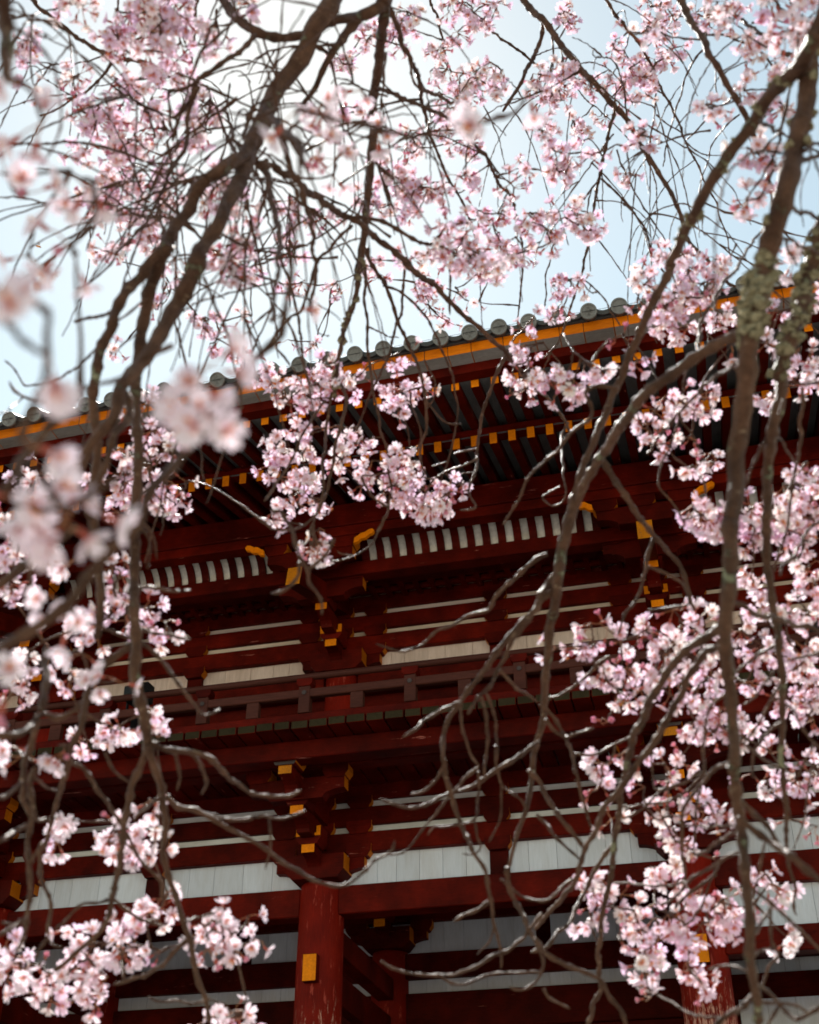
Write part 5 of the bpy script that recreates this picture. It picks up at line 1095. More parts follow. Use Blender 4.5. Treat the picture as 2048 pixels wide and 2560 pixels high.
(-382,538,2238,3,0),(-376,538,2227,1,0),(-488,638,2353,3,0),(-486,633,2350,1,0),(-483,1532,3861,4,0),(-481,1600,3991,4,0),
(-485,1595,3991,4,0),(-529,1654,4082,4,0),(-485,1599,3998,4,0),(-481,1551,3908,2,0),(-581,1620,3977,3,0),(-570,1667,4014,2,0),
(-548,1614,3941,4,0),(-565,1589,3914,2,0),(-592,1644,3993,4,0),(-553,1637,3970,4,0),(-541,1618,3920,3,0),(-574,1639,3978,3,0),
(-426,1638,4032,2,0),(-443,1657,4069,3,0),(-424,1594,4005,3,0),(-399,1576,3993,3,0),(-427,1650,4116,2,0),(-426,1593,3994,4,0),
(-392,1551,3926,2,0),(-394,1571,3927,2,0),(-388,1550,3942,4,0),(-443,1645,4067,4,0),(-405,1596,4017,2,0),(-452,1652,4124,4,0),
(-414,1611,4055,1,0),(-445,1617,3985,4,0),(-432,1618,3949,4,0),(-451,1608,3951,3,0),(-444,1640,4020,3,0),(-308,1570,3986,4,0),
(-287,1574,3989,2,0),(-312,1570,3999,3,0),(-314,1627,4091,2,0),(-292,1653,4091,2,0),(-321,1596,3998,4,0),(-277,1607,4004,4,0),
(-288,1579,3963,1,0),(-265,1681,4071,3,0),(-268,1595,3987,3,0),(-266,1702,4079,4,0),(-272,1643,4049,2,0),(-277,1666,4049,2,0),
(-252,1633,4000,4,0),(-288,1661,4031,4,0),(-282,1646,4025,3,0),(-373,1688,4008,2,0),(-355,1650,3955,3,0),(-366,1675,3984,4,0),
(-322,1630,3924,4,0),(-337,1621,3935,1,0),(-313,1648,3997,4,0),(-308,1644,3981,4,0),(-227,1689,4128,4,0),(-230,1607,4006,3,0),
(-231,1636,4053,1,0),(-336,1642,3865,4,0),(-345,1682,3926,2,0),(-368,1662,3909,3,0),(-359,1701,3942,2,0),(-381,1666,3905,2,0),
(-363,1662,3877,1,0),(-290,1627,3796,3,0),(-326,1725,3925,4,0),(-313,1705,3905,3,0),(-293,1751,3995,3,0),(-321,1693,3879,4,0),
(-280,1660,3864,4,0),(-306,1662,3866,2,0),(-272,1637,3810,2,0),(-253,1721,3926,4,0),(-246,1660,3885,2,0),(-227,1680,3875,2,0),
(-239,1706,3930,2,0),(-258,1635,3829,2,0),(-228,1713,3923,2,0),(-311,1739,3902,4,0),(-304,1714,3849,3,0),(-294,1732,3903,4,0),
(-299,1685,3831,2,0),(-333,1697,3849,3,0),(-307,1704,3841,1,0),(-232,1643,3776,2,0),(-246,1718,3876,3,0),(-228,1711,3854,3,0),
(-152,1693,3857,2,0),(-169,1775,3970,3,0),(-132,1734,3916,2,0),(-147,1715,3881,4,0),(-135,1755,3919,3,0),(-164,1750,3869,2,0),
(-177,1770,3921,4,0),(-155,1767,3894,3,0),(-165,1771,3915,1,0),(-369,1700,3874,3,0),(-358,1698,3861,3,0),(-383,1718,3890,1,0),
(-354,1773,3849,3,0),(-367,1732,3817,3,0),(-379,1768,3848,3,0),(-377,1776,3855,4,0),(-337,1655,3710,1,0),(-320,1766,3762,4,0),
(-313,1745,3731,2,0),(-336,1807,3834,4,0),(-359,1742,3754,4,0),(-312,1770,3762,4,0),(-320,1798,3844,2,0),(-319,1756,3764,3,0),
(-362,1805,3824,2,0),(-447,1719,3792,2,0),(-454,1752,3805,2,0),(-449,1764,3851,3,0),(-427,1679,3740,1,0),(-448,1719,3743,4,0),
(-449,1775,3786,4,0),(-424,1724,3737,2,0),(-432,1735,3739,2,0),(-446,1747,3759,2,0),(-295,991,2875,3,0),(-294,1016,2889,1,0),
(-370,1043,2872,3,0),(-356,1009,2860,4,0),(-317,987,2958,2,0),(-317,988,2962,1,0),(-323,871,2771,4,0),(-310,853,2754,2,0),
(-318,850,2758,3,0),(-330,857,2760,1,0),(-329,884,2725,2,0),(-331,887,2734,2,0),(-233,569,2375,2,0),(-491,1535,3656,3,0),
(-465,1461,3556,2,0),(-440,1393,3462,1,0),(-521,1487,3596,3,0),(-524,1493,3598,3,0),(-498,1454,3562,2,0),(-510,1587,3454,4,0),
(-502,1586,3466,4,0),(-525,1660,3533,4,0),(-490,1588,3448,2,0),(-452,1536,3458,2,0),(-437,1553,3479,2,0),(-449,1575,3517,2,0),
(-447,1523,3462,4,0),(-439,1502,3438,1,0),(-423,1570,3468,4,0),(-410,1574,3461,4,0),(-473,1637,3556,2,0),(-418,1553,3460,3,0),
(-418,1569,3449,3,0),(-456,1606,3497,1,0),(-390,1670,3554,2,0),(-381,1583,3451,3,0),(-358,1529,3375,3,0),(-391,1597,3489,3,0),
(-379,1575,3437,3,0),(-392,1566,3421,2,0),(-422,1623,3517,4,0),(-380,1595,3457,2,0),(-363,1593,3448,4,0),(-367,1594,3445,4,0),
(-287,1550,3423,2,0),(-300,1633,3505,4,0),(-297,1512,3377,3,0),(-299,1582,3473,1,0),(-297,1629,3484,3,0),(-295,1630,3483,3,0),
(-300,1671,3543,1,0),(-218,1572,3391,3,0),(-217,1687,3514,3,0),(-215,1614,3445,2,0),(-354,1626,3472,2,0),(-337,1574,3401,2,0),
(-346,1649,3499,2,0),(-340,1610,3462,1,0),(-463,1655,3504,4,0),(-468,1557,3392,3,0),(-455,1620,3460,4,0),(-473,1605,3442,3,0),
(-387,1565,3363,4,0),(-402,1593,3391,3,0),(-420,1645,3458,1,0),(-618,1511,3397,3,0),(-621,1517,3387,3,0),(-624,1553,3443,2,0),
(-696,1692,3569,4,0),(-606,1551,3423,2,0),(-576,1583,3420,4,0),(-556,1578,3409,3,0),(-582,1557,3377,2,0),(-564,1583,3413,2,0),
(-599,1609,3437,3,0),(-673,1625,3396,2,0),(-640,1564,3373,4,0),(-661,1597,3383,2,0),(-637,1539,3309,3,0),(-630,1562,3315,2,0),
(-632,1545,3350,4,0),(-641,1625,3370,3,0),(-264,1706,3448,3,0),(-242,1683,3454,4,0),(-240,1701,3461,3,0),(-257,1645,3389,2,0),
(-239,1592,3346,3,0),(-223,1578,3322,2,0),(-231,1713,3469,2,0),(-278,1775,3519,2,0),(-247,1682,3442,2,0),(-257,1708,3421,2,0),
(-223,1696,3385,2,0),(-248,1680,3363,3,0),(-259,1734,3406,4,0),(-232,1641,3288,4,0),(-225,1756,3428,2,0),(-242,1659,3346,2,0),
(-254,1757,3439,3,0),(-251,1695,3377,2,0),(-188,1679,3427,4,0),(-181,1666,3395,4,0),(-183,1624,3342,4,0),(-191,1654,3401,2,0),
(-178,1691,3437,4,0),(-194,1731,3453,2,0),(-201,1654,3299,4,0),(-195,1666,3315,2,0),(-208,1690,3345,2,0),(-141,1571,3514,4,0),
(-149,1657,3627,3,0),(-147,1597,3558,3,0),(-180,1613,3476,4,0),(-198,1667,3545,3,0),(-175,1620,3482,1,0),(-514,1726,3425,4,0),
(-516,1692,3405,3,0),(-482,1661,3355,1,0),(-408,1612,3297,3,0),(-444,1648,3343,3,0),(-431,1655,3337,2,0),(-392,1644,3331,4,0),
(-372,1613,3300,4,0),(-283,1634,3394,3,0),(-280,1592,3368,2,0),(-284,1639,3416,1,0),(-150,1601,3584,3,0),(-145,1601,3585,2,0),
(-149,1562,3548,2,0),(-286,1554,3617,4,0),(-304,1502,3571,3,0),(-319,1544,3601,3,0),(-305,1543,3608,1,0),(-308,1427,3111,2,0),
(-309,1478,3163,3,0),(-280,1464,3166,3,0),(-299,1447,3185,3,0),(-297,1405,3137,4,0),(-266,1373,3067,4,0),(-308,1468,3187,4,0),
(-304,1416,3102,3,0),(-273,1468,3203,4,0),(-280,1445,3179,1,0),(-235,1390,3032,2,0),(-263,1424,3075,2,0),(-272,1441,3075,4,0),
(-245,1512,3177,2,0),(-262,1470,3131,4,0),(-255,1509,3166,3,0),(-292,1458,3127,2,0),(-260,1442,3091,3,0),(-297,1451,3112,4,0),
(-267,1424,3100,3,0),(-238,1384,3035,2,0),(-231,1469,3100,3,0),(-228,1484,3101,4,0),(-244,1467,3111,4,0),(-240,1433,3064,3,0),
(-270,1503,3126,3,0),(-235,1506,3125,3,0),(-100,639,2408,2,0),(-71,694,2512,1,0),(-85,1789,4177,4,0),(-94,1724,4098,2,0),
(-88,1802,4208,2,0),(-90,1757,4150,3,0),(-96,1842,4225,4,0),(-98,1785,4182,2,0),(-91,1763,4110,2,0),(-76,1774,4123,3,0),
(-65,1731,4087,3,0),(-138,1927,4166,3,0),(-119,1882,4110,4,0),(-125,1847,4059,2,0),(-89,1836,4033,4,0),(-109,1850,4051,3,0),
(-115,1856,4091,4,0),(-123,1763,3932,2,0),(-135,1861,3995,3,0),(-134,1825,3947,4,0),(-120,1838,3985,4,0),(-113,1881,3993,2,0),
(-143,1845,3956,2,0),(-145,1877,3988,2,0),(-130,1848,3995,4,0),(-117,1849,3953,1,0),(-81,1893,4074,4,0),(-108,1835,4008,4,0),
(-105,1844,3993,2,0),(-45,1865,3994,3,0),(-40,1855,3974,3,0),(-46,1916,4071,3,0),(-46,1896,4062,4,0),(-57,1921,4069,1,0),
(-103,1989,4045,2,0),(-98,1977,4028,4,0),(-102,1945,3998,2,0),(-86,2008,4075,2,0),(-67,1918,3923,3,0),(-77,1922,3933,2,0),
(-94,1944,3951,3,0),(-101,1986,4002,3,0),(-28,1916,3951,2,0),(-24,1934,3971,2,0),(-37,1999,4058,2,0),(-21,1918,3959,1,0),
(17,1860,4110,3,0),(37,1844,4074,3,0),(604,2130,4228,3,0),(31,1919,4180,2,0),(34,1896,4139,3,0),(21,1861,4145,2,0),
(12,1829,4074,3,0),(13,1852,4122,1,0),(121,1782,4082,2,0),(688,2068,4236,2,0),(152,1855,4196,4,0),(719,2142,4350,4,0),
(130,1773,4121,2,0),(697,2060,4275,2,0),(160,1881,4216,2,0),(727,2167,4370,2,0),(95,1860,4215,3,0),(661,2146,4369,3,0),
(125,1859,4154,4,0),(692,2145,4309,4,0),(116,1887,4228,3,0),(683,2173,4382,3,0),(112,1774,4048,4,0),(678,2060,4202,4,0),
(103,1781,4156,3,0),(670,2067,4310,3,0),(109,1819,4185,3,0),(676,2105,4339,3,0),(147,1843,4198,4,0),(714,2129,4352,4,0),
(112,1798,4150,2,0),(679,2084,4304,2,0),(103,1756,4020,4,0),(670,2042,4174,4,0),(114,1900,4192,2,0),(681,2186,4346,2,0),
(119,1886,4169,4,0),(686,2172,4323,4,0),(122,1819,4059,3,0),(689,2105,4213,3,0),(105,1865,4126,2,0),(672,2152,4281,2,0),
(154,1931,4242,4,0),(721,2218,4396,4,0),(113,1811,4102,4,0),(679,2097,4256,4,0),(150,1881,4151,2,0),(716,2167,4305,2,0),
(132,1892,4111,4,0),(699,2178,4265,4,0),(135,1910,4134,4,0),(702,2196,4288,4,0),(170,1923,4154,4,0),(737,2209,4308,4,0),
(169,1866,4065,2,0),(736,2152,4219,2,0),(117,1898,4100,2,0),(683,2185,4254,2,0),(132,1909,4104,4,0),(699,2195,4258,4,0),
(105,1949,4160,4,0),(672,2235,4314,4,0),(120,1841,4013,4,0),(687,2128,4167,4,0),(99,1858,4027,2,0),(666,2144,4181,2,0),
(67,1834,4016,3,0),(634,2120,4170,3,0),(81,1946,4115,3,0),(648,2232,4269,3,0),(76,1914,4123,2,0),(643,2200,4277,2,0),
(73,1870,4004,3,0),(640,2156,4158,3,0),(106,1948,4138,2,0),(673,2234,4292,2,0),(53,1870,4051,4,0),(620,2156,4205,4,0),
(82,1913,4140,2,0),(649,2199,4294,2,0),(66,1869,4001,2,0),(633,2155,4155,2,0),(58,1942,4098,2,0),(625,2228,4252,2,0),
(30,1854,3981,3,0),(597,2140,4135,3,0),(64,1927,4059,2,0),(630,2213,4213,2,0),(60,1941,4104,3,0),(626,2227,4259,3,0),
(71,1875,4006,3,0),(638,2162,4160,3,0),(45,1886,4035,3,0),(612,2172,4189,3,0),(42,1855,4024,2,0),(609,2141,4178,2,0),
(62,1873,4034,4,0),(629,2159,4188,4,0),(74,1903,4044,4,0),(641,2189,4198,4,0),(45,1899,4030,1,0),(612,2185,4184,1,0),
(86,1927,4035,2,0),(653,2213,4189,2,0),(78,1926,4005,3,0),(645,2212,4159,3,0),(86,1986,4104,2,0),(653,2272,4259,2,0),
(70,1920,4010,1,0),(637,2207,4164,1,0),(24,1891,4050,4,0),(21,1912,4061,3,0),(-3,1836,4008,3,0),(17,1881,4011,3,0),
(6,1811,3928,1,0),(10,1947,4045,4,0),(36,1919,3987,4,0),(603,2205,4141,4,0),(28,1945,4045,3,0),(595,2231,4199,3,0),
(221,1751,4012,3,0),(788,2037,4166,3,0),(234,1881,4178,2,0),(801,2167,4332,2,0),(221,1934,4307,2,0),(788,2220,4461,2,0),
(227,1883,4193,3,0),(793,2170,4347,3,0),(221,1886,4225,3,0),(788,2172,4379,3,0),(207,1877,4199,4,0),(774,2163,4353,4,0),
(215,1794,4052,4,0),(782,2080,4206,4,0),(242,1895,4158,3,0),(808,2181,4312,3,0),(73,1338,3432,2,0),(639,1624,3586,2,0),
(73,1373,3496,3,0),(639,1659,3650,3,0),(39,1322,3416,3,0),(606,1608,3570,3,0),(220,1372,3490,2,0),(786,1658,3644,2,0),
(190,1346,3484,4,0),(757,1633,3638,4,0),(185,1333,3456,3,0),(752,1620,3610,3,0),(201,1374,3511,4,0),(768,1660,3665,4,0),
(188,1313,3414,3,0),(755,1599,3568,3,0),(202,1357,3469,4,0),(769,1643,3623,4,0),(185,1361,3472,2,0),(752,1647,3626,2,0),
(212,1375,3463,4,0),(779,1661,3617,4,0),(207,1370,3463,2,0),(774,1656,3617,2,0),(205,1370,3455,1,0),(772,1656,3609,1,0),
(213,1292,3308,4,0),(780,1578,3462,4,0),(236,1391,3434,2,0),(803,1678,3588,2,0),(246,1396,3413,3,0),(813,1682,3567,3,0),
(255,1391,3413,3,0),(822,1677,3567,3,0),(259,1432,3476,2,0),(826,1718,3630,2,0),(220,1417,3425,2,0),(786,1703,3579,2,0),
(277,1439,3380,3,0),(844,1725,3535,3,0),(252,1423,3387,3,0),(818,1709,3541,3,0),(283,1490,3440,4,0),(850,1776,3594,4,0),
(257,1393,3304,2,0),(823,1679,3458,2,0),(251,1415,3324,1,0),(818,1701,3478,1,0),(210,1413,3330,2,0),(777,1700,3484,2,0),
(212,1424,3351,4,0),(778,1710,3505,4,0),(210,1464,3380,2,0),(777,1750,3534,2,0),(145,1409,3308,2,0),(712,1695,3462,2,0),
(152,1451,3336,4,0),(719,1738,3491,4,0),(152,1458,3359,1,0),(719,1744,3513,1,0),(165,1394,3281,3,0),(731,1680,3435,3,0),
(169,1445,3332,1,0),(736,1732,3486,1,0),(263,1455,3327,3,0),(830,1742,3481,3,0),(270,1443,3303,3,0),(837,1729,3458,3,0),
(263,1461,3346,4,0),(829,1747,3500,4,0),(270,1434,3286,1,0),(837,1721,3440,1,0),(229,1152,3187,2,0),(796,1439,3341,2,0),
(240,1168,3217,2,0),(806,1454,3371,2,0),(223,1169,3211,2,0),(790,1456,3365,2,0),(237,1127,3152,2,0),(804,1413,3306,2,0),
(297,1201,3206,2,0),(864,1487,3361,2,0),(256,1121,3087,4,0),(823,1407,3241,4,0),(268,1172,3211,3,0),(835,1458,3365,3,0),
(273,1197,3241,3,0),(839,1483,3396,3,0),(263,1126,3108,2,0),(830,1412,3262,2,0),(280,1178,3161,4,0),(847,1465,3315,4,0),
(273,1167,3157,2,0),(840,1453,3312,2,0),(244,1173,3130,4,0),(810,1459,3284,4,0),(265,1205,3153,2,0),(832,1491,3307,2,0),
(262,1197,3186,3,0),(829,1483,3340,3,0),(252,1162,3126,2,0),(819,1448,3280,2,0),(245,1169,3133,3,0),(812,1455,3287,3,0),
(175,1275,3035,3,0),(741,1562,3189,3,0),(190,1260,3011,4,0),(757,1547,3165,4,0),(182,1291,3043,3,0),(748,1578,3197,3,0),
(178,1264,3018,4,0),(745,1550,3172,4,0),(176,1276,3036,2,0),(743,1562,3190,2,0),(200,1299,3040,1,0),(767,1585,3195,1,0),
(209,1283,2999,3,0),(776,1569,3153,3,0),(209,1306,3028,3,0),(776,1592,3182,3,0),(197,1224,2948,1,0),(764,1510,3102,1,0),
(207,1269,3021,2,0),(774,1555,3176,2,0),(213,1259,3017,4,0),(780,1545,3171,4,0),(156,1247,2904,3,0),(722,1533,3058,3,0),
(170,1350,3014,3,0),(736,1636,3168,3,0),(183,1322,2981,4,0),(749,1609,3135,4,0),(165,1323,2981,3,0),(732,1609,3135,3,0),
(210,1317,2849,4,0),(777,1603,3003,4,0),(215,1289,2829,2,0),(781,1575,2983,2,0),(215,1371,2889,2,0),(782,1657,3043,2,0),
(47,1598,3498,4,0),(613,1885,3652,4,0),(37,1591,3505,2,0),(604,1878,3659,2,0),(33,1646,3561,1,0),(599,1932,3715,1,0),
(55,1653,3544,4,0),(622,1939,3698,4,0),(38,1626,3522,2,0),(605,1912,3676,2,0),(-11,1628,3513,2,0),(9,1628,3497,1,0),
(576,1914,3651,1,0),(8,1655,3459,3,0),(575,1941,3613,3,0),(19,1698,3513,2,0),(585,1985,3667,2,0),(13,1702,3501,1,0),
(580,1988,3655,1,0),(-112,1605,3495,2,0),(-126,1634,3498,4,0),(-98,1616,3498,4,0),(-117,1660,3517,2,0),(-92,1563,3426,2,0),
(-128,1650,3557,2,0),(-123,1603,3495,2,0),(-119,1684,3523,3,0),(-126,1632,3479,3,0),(-109,1663,3505,2,0),(-122,1633,3471,2,0),
(-108,1598,3422,1,0),(-65,1669,3542,3,0),(-57,1620,3488,1,0),(-129,1610,3552,4,0),(-124,1737,3469,4,0),(-109,1688,3420,4,0),
(-97,1741,3476,3,0),(-136,1700,3440,4,0),(-123,1669,3387,2,0),(-80,1742,3412,2,0),(-75,1753,3438,3,0),(-79,1721,3396,2,0),
(-94,1691,3398,4,0),(-91,1675,3369,3,0),(-100,1685,3375,2,0),(-75,1788,3497,2,0),(-93,1723,3392,2,0),(-81,1656,3327,2,0),
(-103,1739,3469,3,0),(-164,1722,3409,2,0),(-159,1740,3433,2,0),(-156,1646,3340,3,0),(-155,1696,3378,1,0),(-153,1658,3316,4,0),
(-150,1723,3375,3,0),(83,1813,3373,2,0),(649,2099,3527,2,0),(62,1752,3314,3,0),(629,2038,3468,3,0),(48,1791,3361,3,0),
(615,2077,3515,3,0),(52,1787,3362,2,0),(619,2073,3516,2,0),(59,1817,3386,2,0),(626,2103,3541,2,0),(78,1800,3355,1,0),
(644,2086,3509,1,0),(90,1804,3336,4,0),(657,2090,3490,4,0),(87,1814,3346,3,0),(653,2100,3501,3,0),(146,1786,3322,3,0),
(713,2072,3476,3,0),(154,1846,3378,2,0),(721,2132,3532,2,0),(153,1787,3308,2,0),(719,2073,3462,2,0),(147,1768,3284,3,0),
(714,2054,3438,3,0),(6,1752,3293,2,0),(573,2038,3447,2,0),(-2,1819,3366,3,0),(565,2105,3520,3,0),(-7,1783,3323,2,0),
(560,2069,3477,2,0),(-159,1912,3464,3,0),(-159,1926,3465,3,0),(-183,1933,3471,4,0),(-165,1859,3422,4,0),(-141,1898,3445,4,0),
(-147,1914,3433,3,0),(-112,1855,3386,3,0),(-162,1897,3387,3,0),(-178,1926,3391,3,0),(-162,1941,3414,3,0),(-181,1970,3426,1,0),
(-103,1916,3427,1,0),(65,1731,3202,2,0),(632,2018,3356,2,0),(36,1785,3229,3,0),(603,2072,3383,3,0),(50,1664,3132,4,0),
(617,1951,3286,4,0),(54,1733,3209,3,0),(621,2020,3363,3,0),(51,1763,3181,4,0),(617,2049,3335,4,0),(77,1800,3235,3,0),
(643,2086,3389,3,0),(38,1811,3265,4,0),(605,2097,3420,4,0),(53,1778,3238,4,0),(619,2064,3392,4,0),(45,1826,3231,4,0),
(612,2112,3385,4,0),(40,1773,3181,3,0),(606,2059,3335,3,0),(35,1748,3190,3,0),(602,2035,3344,3,0),(85,1772,3235,4,0),
(652,2058,3389,4,0),(46,1775,3224,2,0),(613,2061,3378,2,0),(66,1702,3167,2,0),(633,1988,3321,2,0),(33,1703,3179,3,0),
(599,1989,3333,3,0),(62,1690,3171,2,0),(628,1976,3325,2,0),(86,1753,3246,4,0),(653,2039,3400,4,0),(86,1709,3223,2,0),
(652,1995,3377,2,0),(84,1703,3163,4,0),(651,1990,3317,4,0),(123,1866,3303,3,0),(690,2152,3457,3,0),(96,1754,3225,3,0),
(663,2040,3379,3,0),(80,1758,3254,3,0),(647,2044,3408,3,0),(85,1778,3220,2,0),(652,2064,3374,2,0),(110,1740,3226,3,0),
(677,2026,3380,3,0),(29,1728,3136,4,0),(596,2014,3291,4,0),(17,1701,3136,3,0),(584,1987,3290,3,0),(19,1772,3186,1,0),
(585,2058,3340,1,0),(56,1777,3157,4,0),(623,2063,3311,4,0),(65,1809,3198,3,0),(632,2095,3352,3,0),(46,1788,3179,3,0),
(613,2074,3333,3,0),(44,1790,3171,4,0),(611,2076,3325,4,0),(74,1750,3142,2,0),(641,2037,3296,2,0),(155,1848,3221,3,0),
(722,2134,3375,3,0),(129,1863,3232,4,0),(695,2149,3386,4,0),(128,1783,3184,3,0),(695,2069,3339,3,0),(157,1889,3266,3,0),
(723,2175,3420,3,0),(137,1803,3179,3,0),(704,2089,3333,3,0),(124,1804,3178,2,0),(691,2090,3332,2,0),(6,1699,3209,4,0),
(573,1985,3363,4,0),(19,1715,3267,2,0),(585,2001,3421,2,0),(22,1697,3233,2,0),(589,1983,3387,2,0),(9,1716,3258,1,0),
(576,2002,3412,1,0),(74,1724,3283,3,0),(641,2010,3437,3,0),(68,1649,3218,2,0),(635,1935,3372,2,0),(82,1697,3264,2,0),
(649,1983,3418,2,0),(130,1737,3229,2,0),(696,2023,3383,2,0),(110,1705,3166,2,0),(676,1991,3320,2,0),(127,1729,3201,4,0),
(694,2015,3355,4,0),(117,1738,3199,2,0),(684,2024,3353,2,0),(125,1779,3239,1,0),(692,2065,3393,1,0),(134,1819,3331,3,0),
(701,2105,3485,3,0),(144,1767,3286,3,0),(711,2053,3440,3,0),(-6,1759,3229,3,0),(560,2045,3383,3,0),(-12,1716,3186,1,0),
(555,2002,3340,1,0),(-39,1566,2975,2,1),(-39,1538,2955,2,1),(-85,1581,2928,2,0),(-85,1596,2941,4,0),(-98,1617,2965,2,0),
(-111,1635,2988,1,0),(-170,1643,2968,3,0),(-144,1660,2953,4,0),(-167,1644,2968,4,0),(-135,1605,2939,2,0),(-150,1650,2978,4,0),
(-170,1641,2979,3,0),(-129,1606,2938,2,0),(-160,1657,2956,2,0),(-181,1631,2988,3,0),(-23,1615,2962,3,0),(544,1901,3116,3,0),
(-32,1645,2986,3,0),(534,1931,3140,3,0),(129,1609,2957,3,0),(696,1895,3111,3,0),(144,1664,3019,2,0),(710,1950,3173,2,0),
(185,1692,3024,2,0),(752,1978,3178,2,0),(191,1671,3003,3,0),(757,1957,3157,3,0),(217,1647,3044,3,0),(784,1933,3198,3,0),
(213,1658,3059,3,0),(780,1944,3213,3,0),(289,1655,3092,3,0),(856,1941,3246,3,0),(275,1611,3028,4,0),(842,1897,3182,4,0),
(42,1729,2970,2,0),(609,2015,3124,2,0),(37,1675,2912,3,0),(604,1962,3066,3,0),(25,1703,2942,2,0),(592,1989,3096,2,0),
(17,1662,2919,4,0),(584,1948,3074,4,0),(-23,1633,2843,4,0),(544,1919,2997,4,0),(-7,1657,2885,4,0),(560,1944,3039,4,0),
(-9,1684,2880,3,1),(557,1970,3034,3,1),(61,1668,2881,2,0),(628,1954,3035,2,0),(58,1724,2920,3,0),(625,2010,3074,3,0),
(80,1789,2979,4,0),(647,2075,3133,4,0),(66,1681,2924,2,0),(633,1967,3078,2,0),(82,1720,2946,3,0),(649,2006,3100,3,0),
(70,1700,2937,4,0),(637,1986,3091,4,0),(-22,1659,2853,4,0),(545,1945,3007,4,0),(-22,1754,2926,2,0),(545,2040,3080,2,0),
(-13,1669,2841,1,0),(554,1955,2996,1,0),(5,1758,2888,2,0),(572,2044,3042,2,0),(6,1718,2859,3,0),(573,2004,3014,3,0),
(-10,1710,2857,3,0),(557,1997,3011,3,0),(21,1748,2893,2,0),(588,2034,3048,2,0),(46,1734,2880,3,1),(612,2020,3034,3,1),
(35,1746,2825,2,0),(602,2032,2979,2,0),(51,1784,2857,3,0),(617,2070,3011,3,0),(43,1724,2814,1,0),(610,2010,2968,1,0),
(80,1761,2840,3,0),(647,2048,2994,3,0),(77,1789,2878,2,0),(644,2076,3032,2,0),(77,1826,2906,1,0),(644,2112,3060,1,0),
(183,1764,2966,4,0),(750,2051,3120,4,0),(191,1749,2945,2,0),(758,2036,3099,2,0),(194,1730,2944,2,0),(760,2016,3098,2,0),
(197,1757,2954,1,0),(763,2043,3108,1,0),(238,1766,2980,4,0),(805,2053,3134,4,0),(217,1748,2969,2,0),(784,2034,3123,2,0),
(250,1646,2944,4,0),(817,1932,3098,4,0),(237,1692,2978,2,0),(804,1978,3132,2,0),(244,1708,2960,3,0),(811,1994,3114,3,0),
(259,1695,2964,3,0),(826,1981,3118,3,0),(258,1751,2983,3,0),(824,2038,3137,3,0),(262,1772,2992,1,0),(829,2058,3146,1,0),
(246,1686,2996,2,0),(813,1972,3150,2,0),(37,1718,2717,3,0),(604,2004,2871,3,0),(64,1679,2698,3,0),(631,1965,2852,3,0),
(62,1715,2739,3,0),(629,2001,2893,3,0),(57,1708,2730,2,0),(624,1995,2884,2,0),(40,1749,2731,3,0),(607,2036,2885,3,0),
(69,1752,2733,4,0),(635,2038,2887,4,0),(35,1662,2683,3,0),(602,1948,2837,3,0),(32,1653,2691,3,0),(599,1939,2845,3,0),
(51,1659,2665,3,0),(617,1945,2819,3,0),(55,1747,2722,1,0),(622,2033,2876,1,0),(57,1719,2703,2,0),(624,2005,2858,2,0),
(75,1705,2696,2,0),(642,1992,2850,2,0),(86,1725,2698,4,0),(653,2012,2852,4,0),(69,1727,2691,2,0),(636,2013,2845,2,0),
(77,1759,2715,3,0),(644,2046,2869,3,0),(60,1713,2703,1,0),(627,1999,2857,1,0),(123,1750,2734,4,0),(690,2036,2888,4,0),
(123,1677,2688,4,0),(690,1963,2842,4,0),(117,1704,2705,1,0),(684,1990,2859,1,0),(180,1696,2720,4,0),(747,1982,2874,4,0),
(164,1727,2738,4,0),(731,2014,2892,4,0),(185,1794,2796,2,0),(752,2081,2950,2,0),(203,1784,2725,4,0),(770,2070,2879,4,0),
(209,1756,2757,2,0),(776,2042,2911,2,0),(199,1760,2714,2,0),(766,2046,2868,2,0),(210,1822,2760,3,0),(777,2108,2914,3,0),
(195,1711,2720,3,0),(762,1997,2874,3,0),(215,1710,2713,4,0),(782,1996,2868,4,0),(221,1764,2714,4,0),(787,2050,2868,4,0),
(213,1709,2761,4,0),(780,1995,2915,4,0),(224,1749,2807,3,0),(791,2035,2961,3,0),(245,1814,2827,4,0),(811,2100,2981,4,0),
(198,1643,2720,2,0),(765,1929,2874,2,0),(232,1827,2823,4,0),(798,2113,2977,4,0),(208,1737,2781,1,0),(775,2024,2935,1,0),
(121,1731,2702,2,0),(688,2017,2856,2,0),(111,1779,2725,3,0),(678,2066,2879,3,0),(114,1786,2721,3,0),(681,2073,2875,3,0),
(126,1751,2702,3,0),(692,2038,2856,3,0),(128,1766,2709,2,0),(694,2053,2863,2,0),(187,1815,2746,4,0),(754,2101,2900,4,0),
(152,1705,2681,3,0),(719,1991,2836,3,0),(159,1715,2680,4,0),(726,2001,2834,4,0),(147,1677,2662,3,0),(714,1964,2816,3,0),
(161,1758,2720,2,0),(727,2045,2874,2,0),(211,1735,2686,3,0),(777,2021,2840,3,0),(220,1807,2738,2,0),(787,2093,2892,2,0),
(208,1764,2706,4,0),(775,2050,2861,4,0),(54,1721,2745,2,1),(620,2008,2899,2,1),(45,1659,2671,2,0),(611,1945,2825,2,0),
(60,1700,2706,4,0),(627,1987,2860,4,0),(40,1694,2693,3,0),(607,1980,2847,3,0),(62,1732,2718,2,0),(628,2018,2872,2,0),
(70,1796,2723,4,0),(637,2082,2877,4,0),(77,1719,2690,1,0),(644,2005,2844,1,0),(122,1746,2701,2,0),(688,2032,2855,2,0),
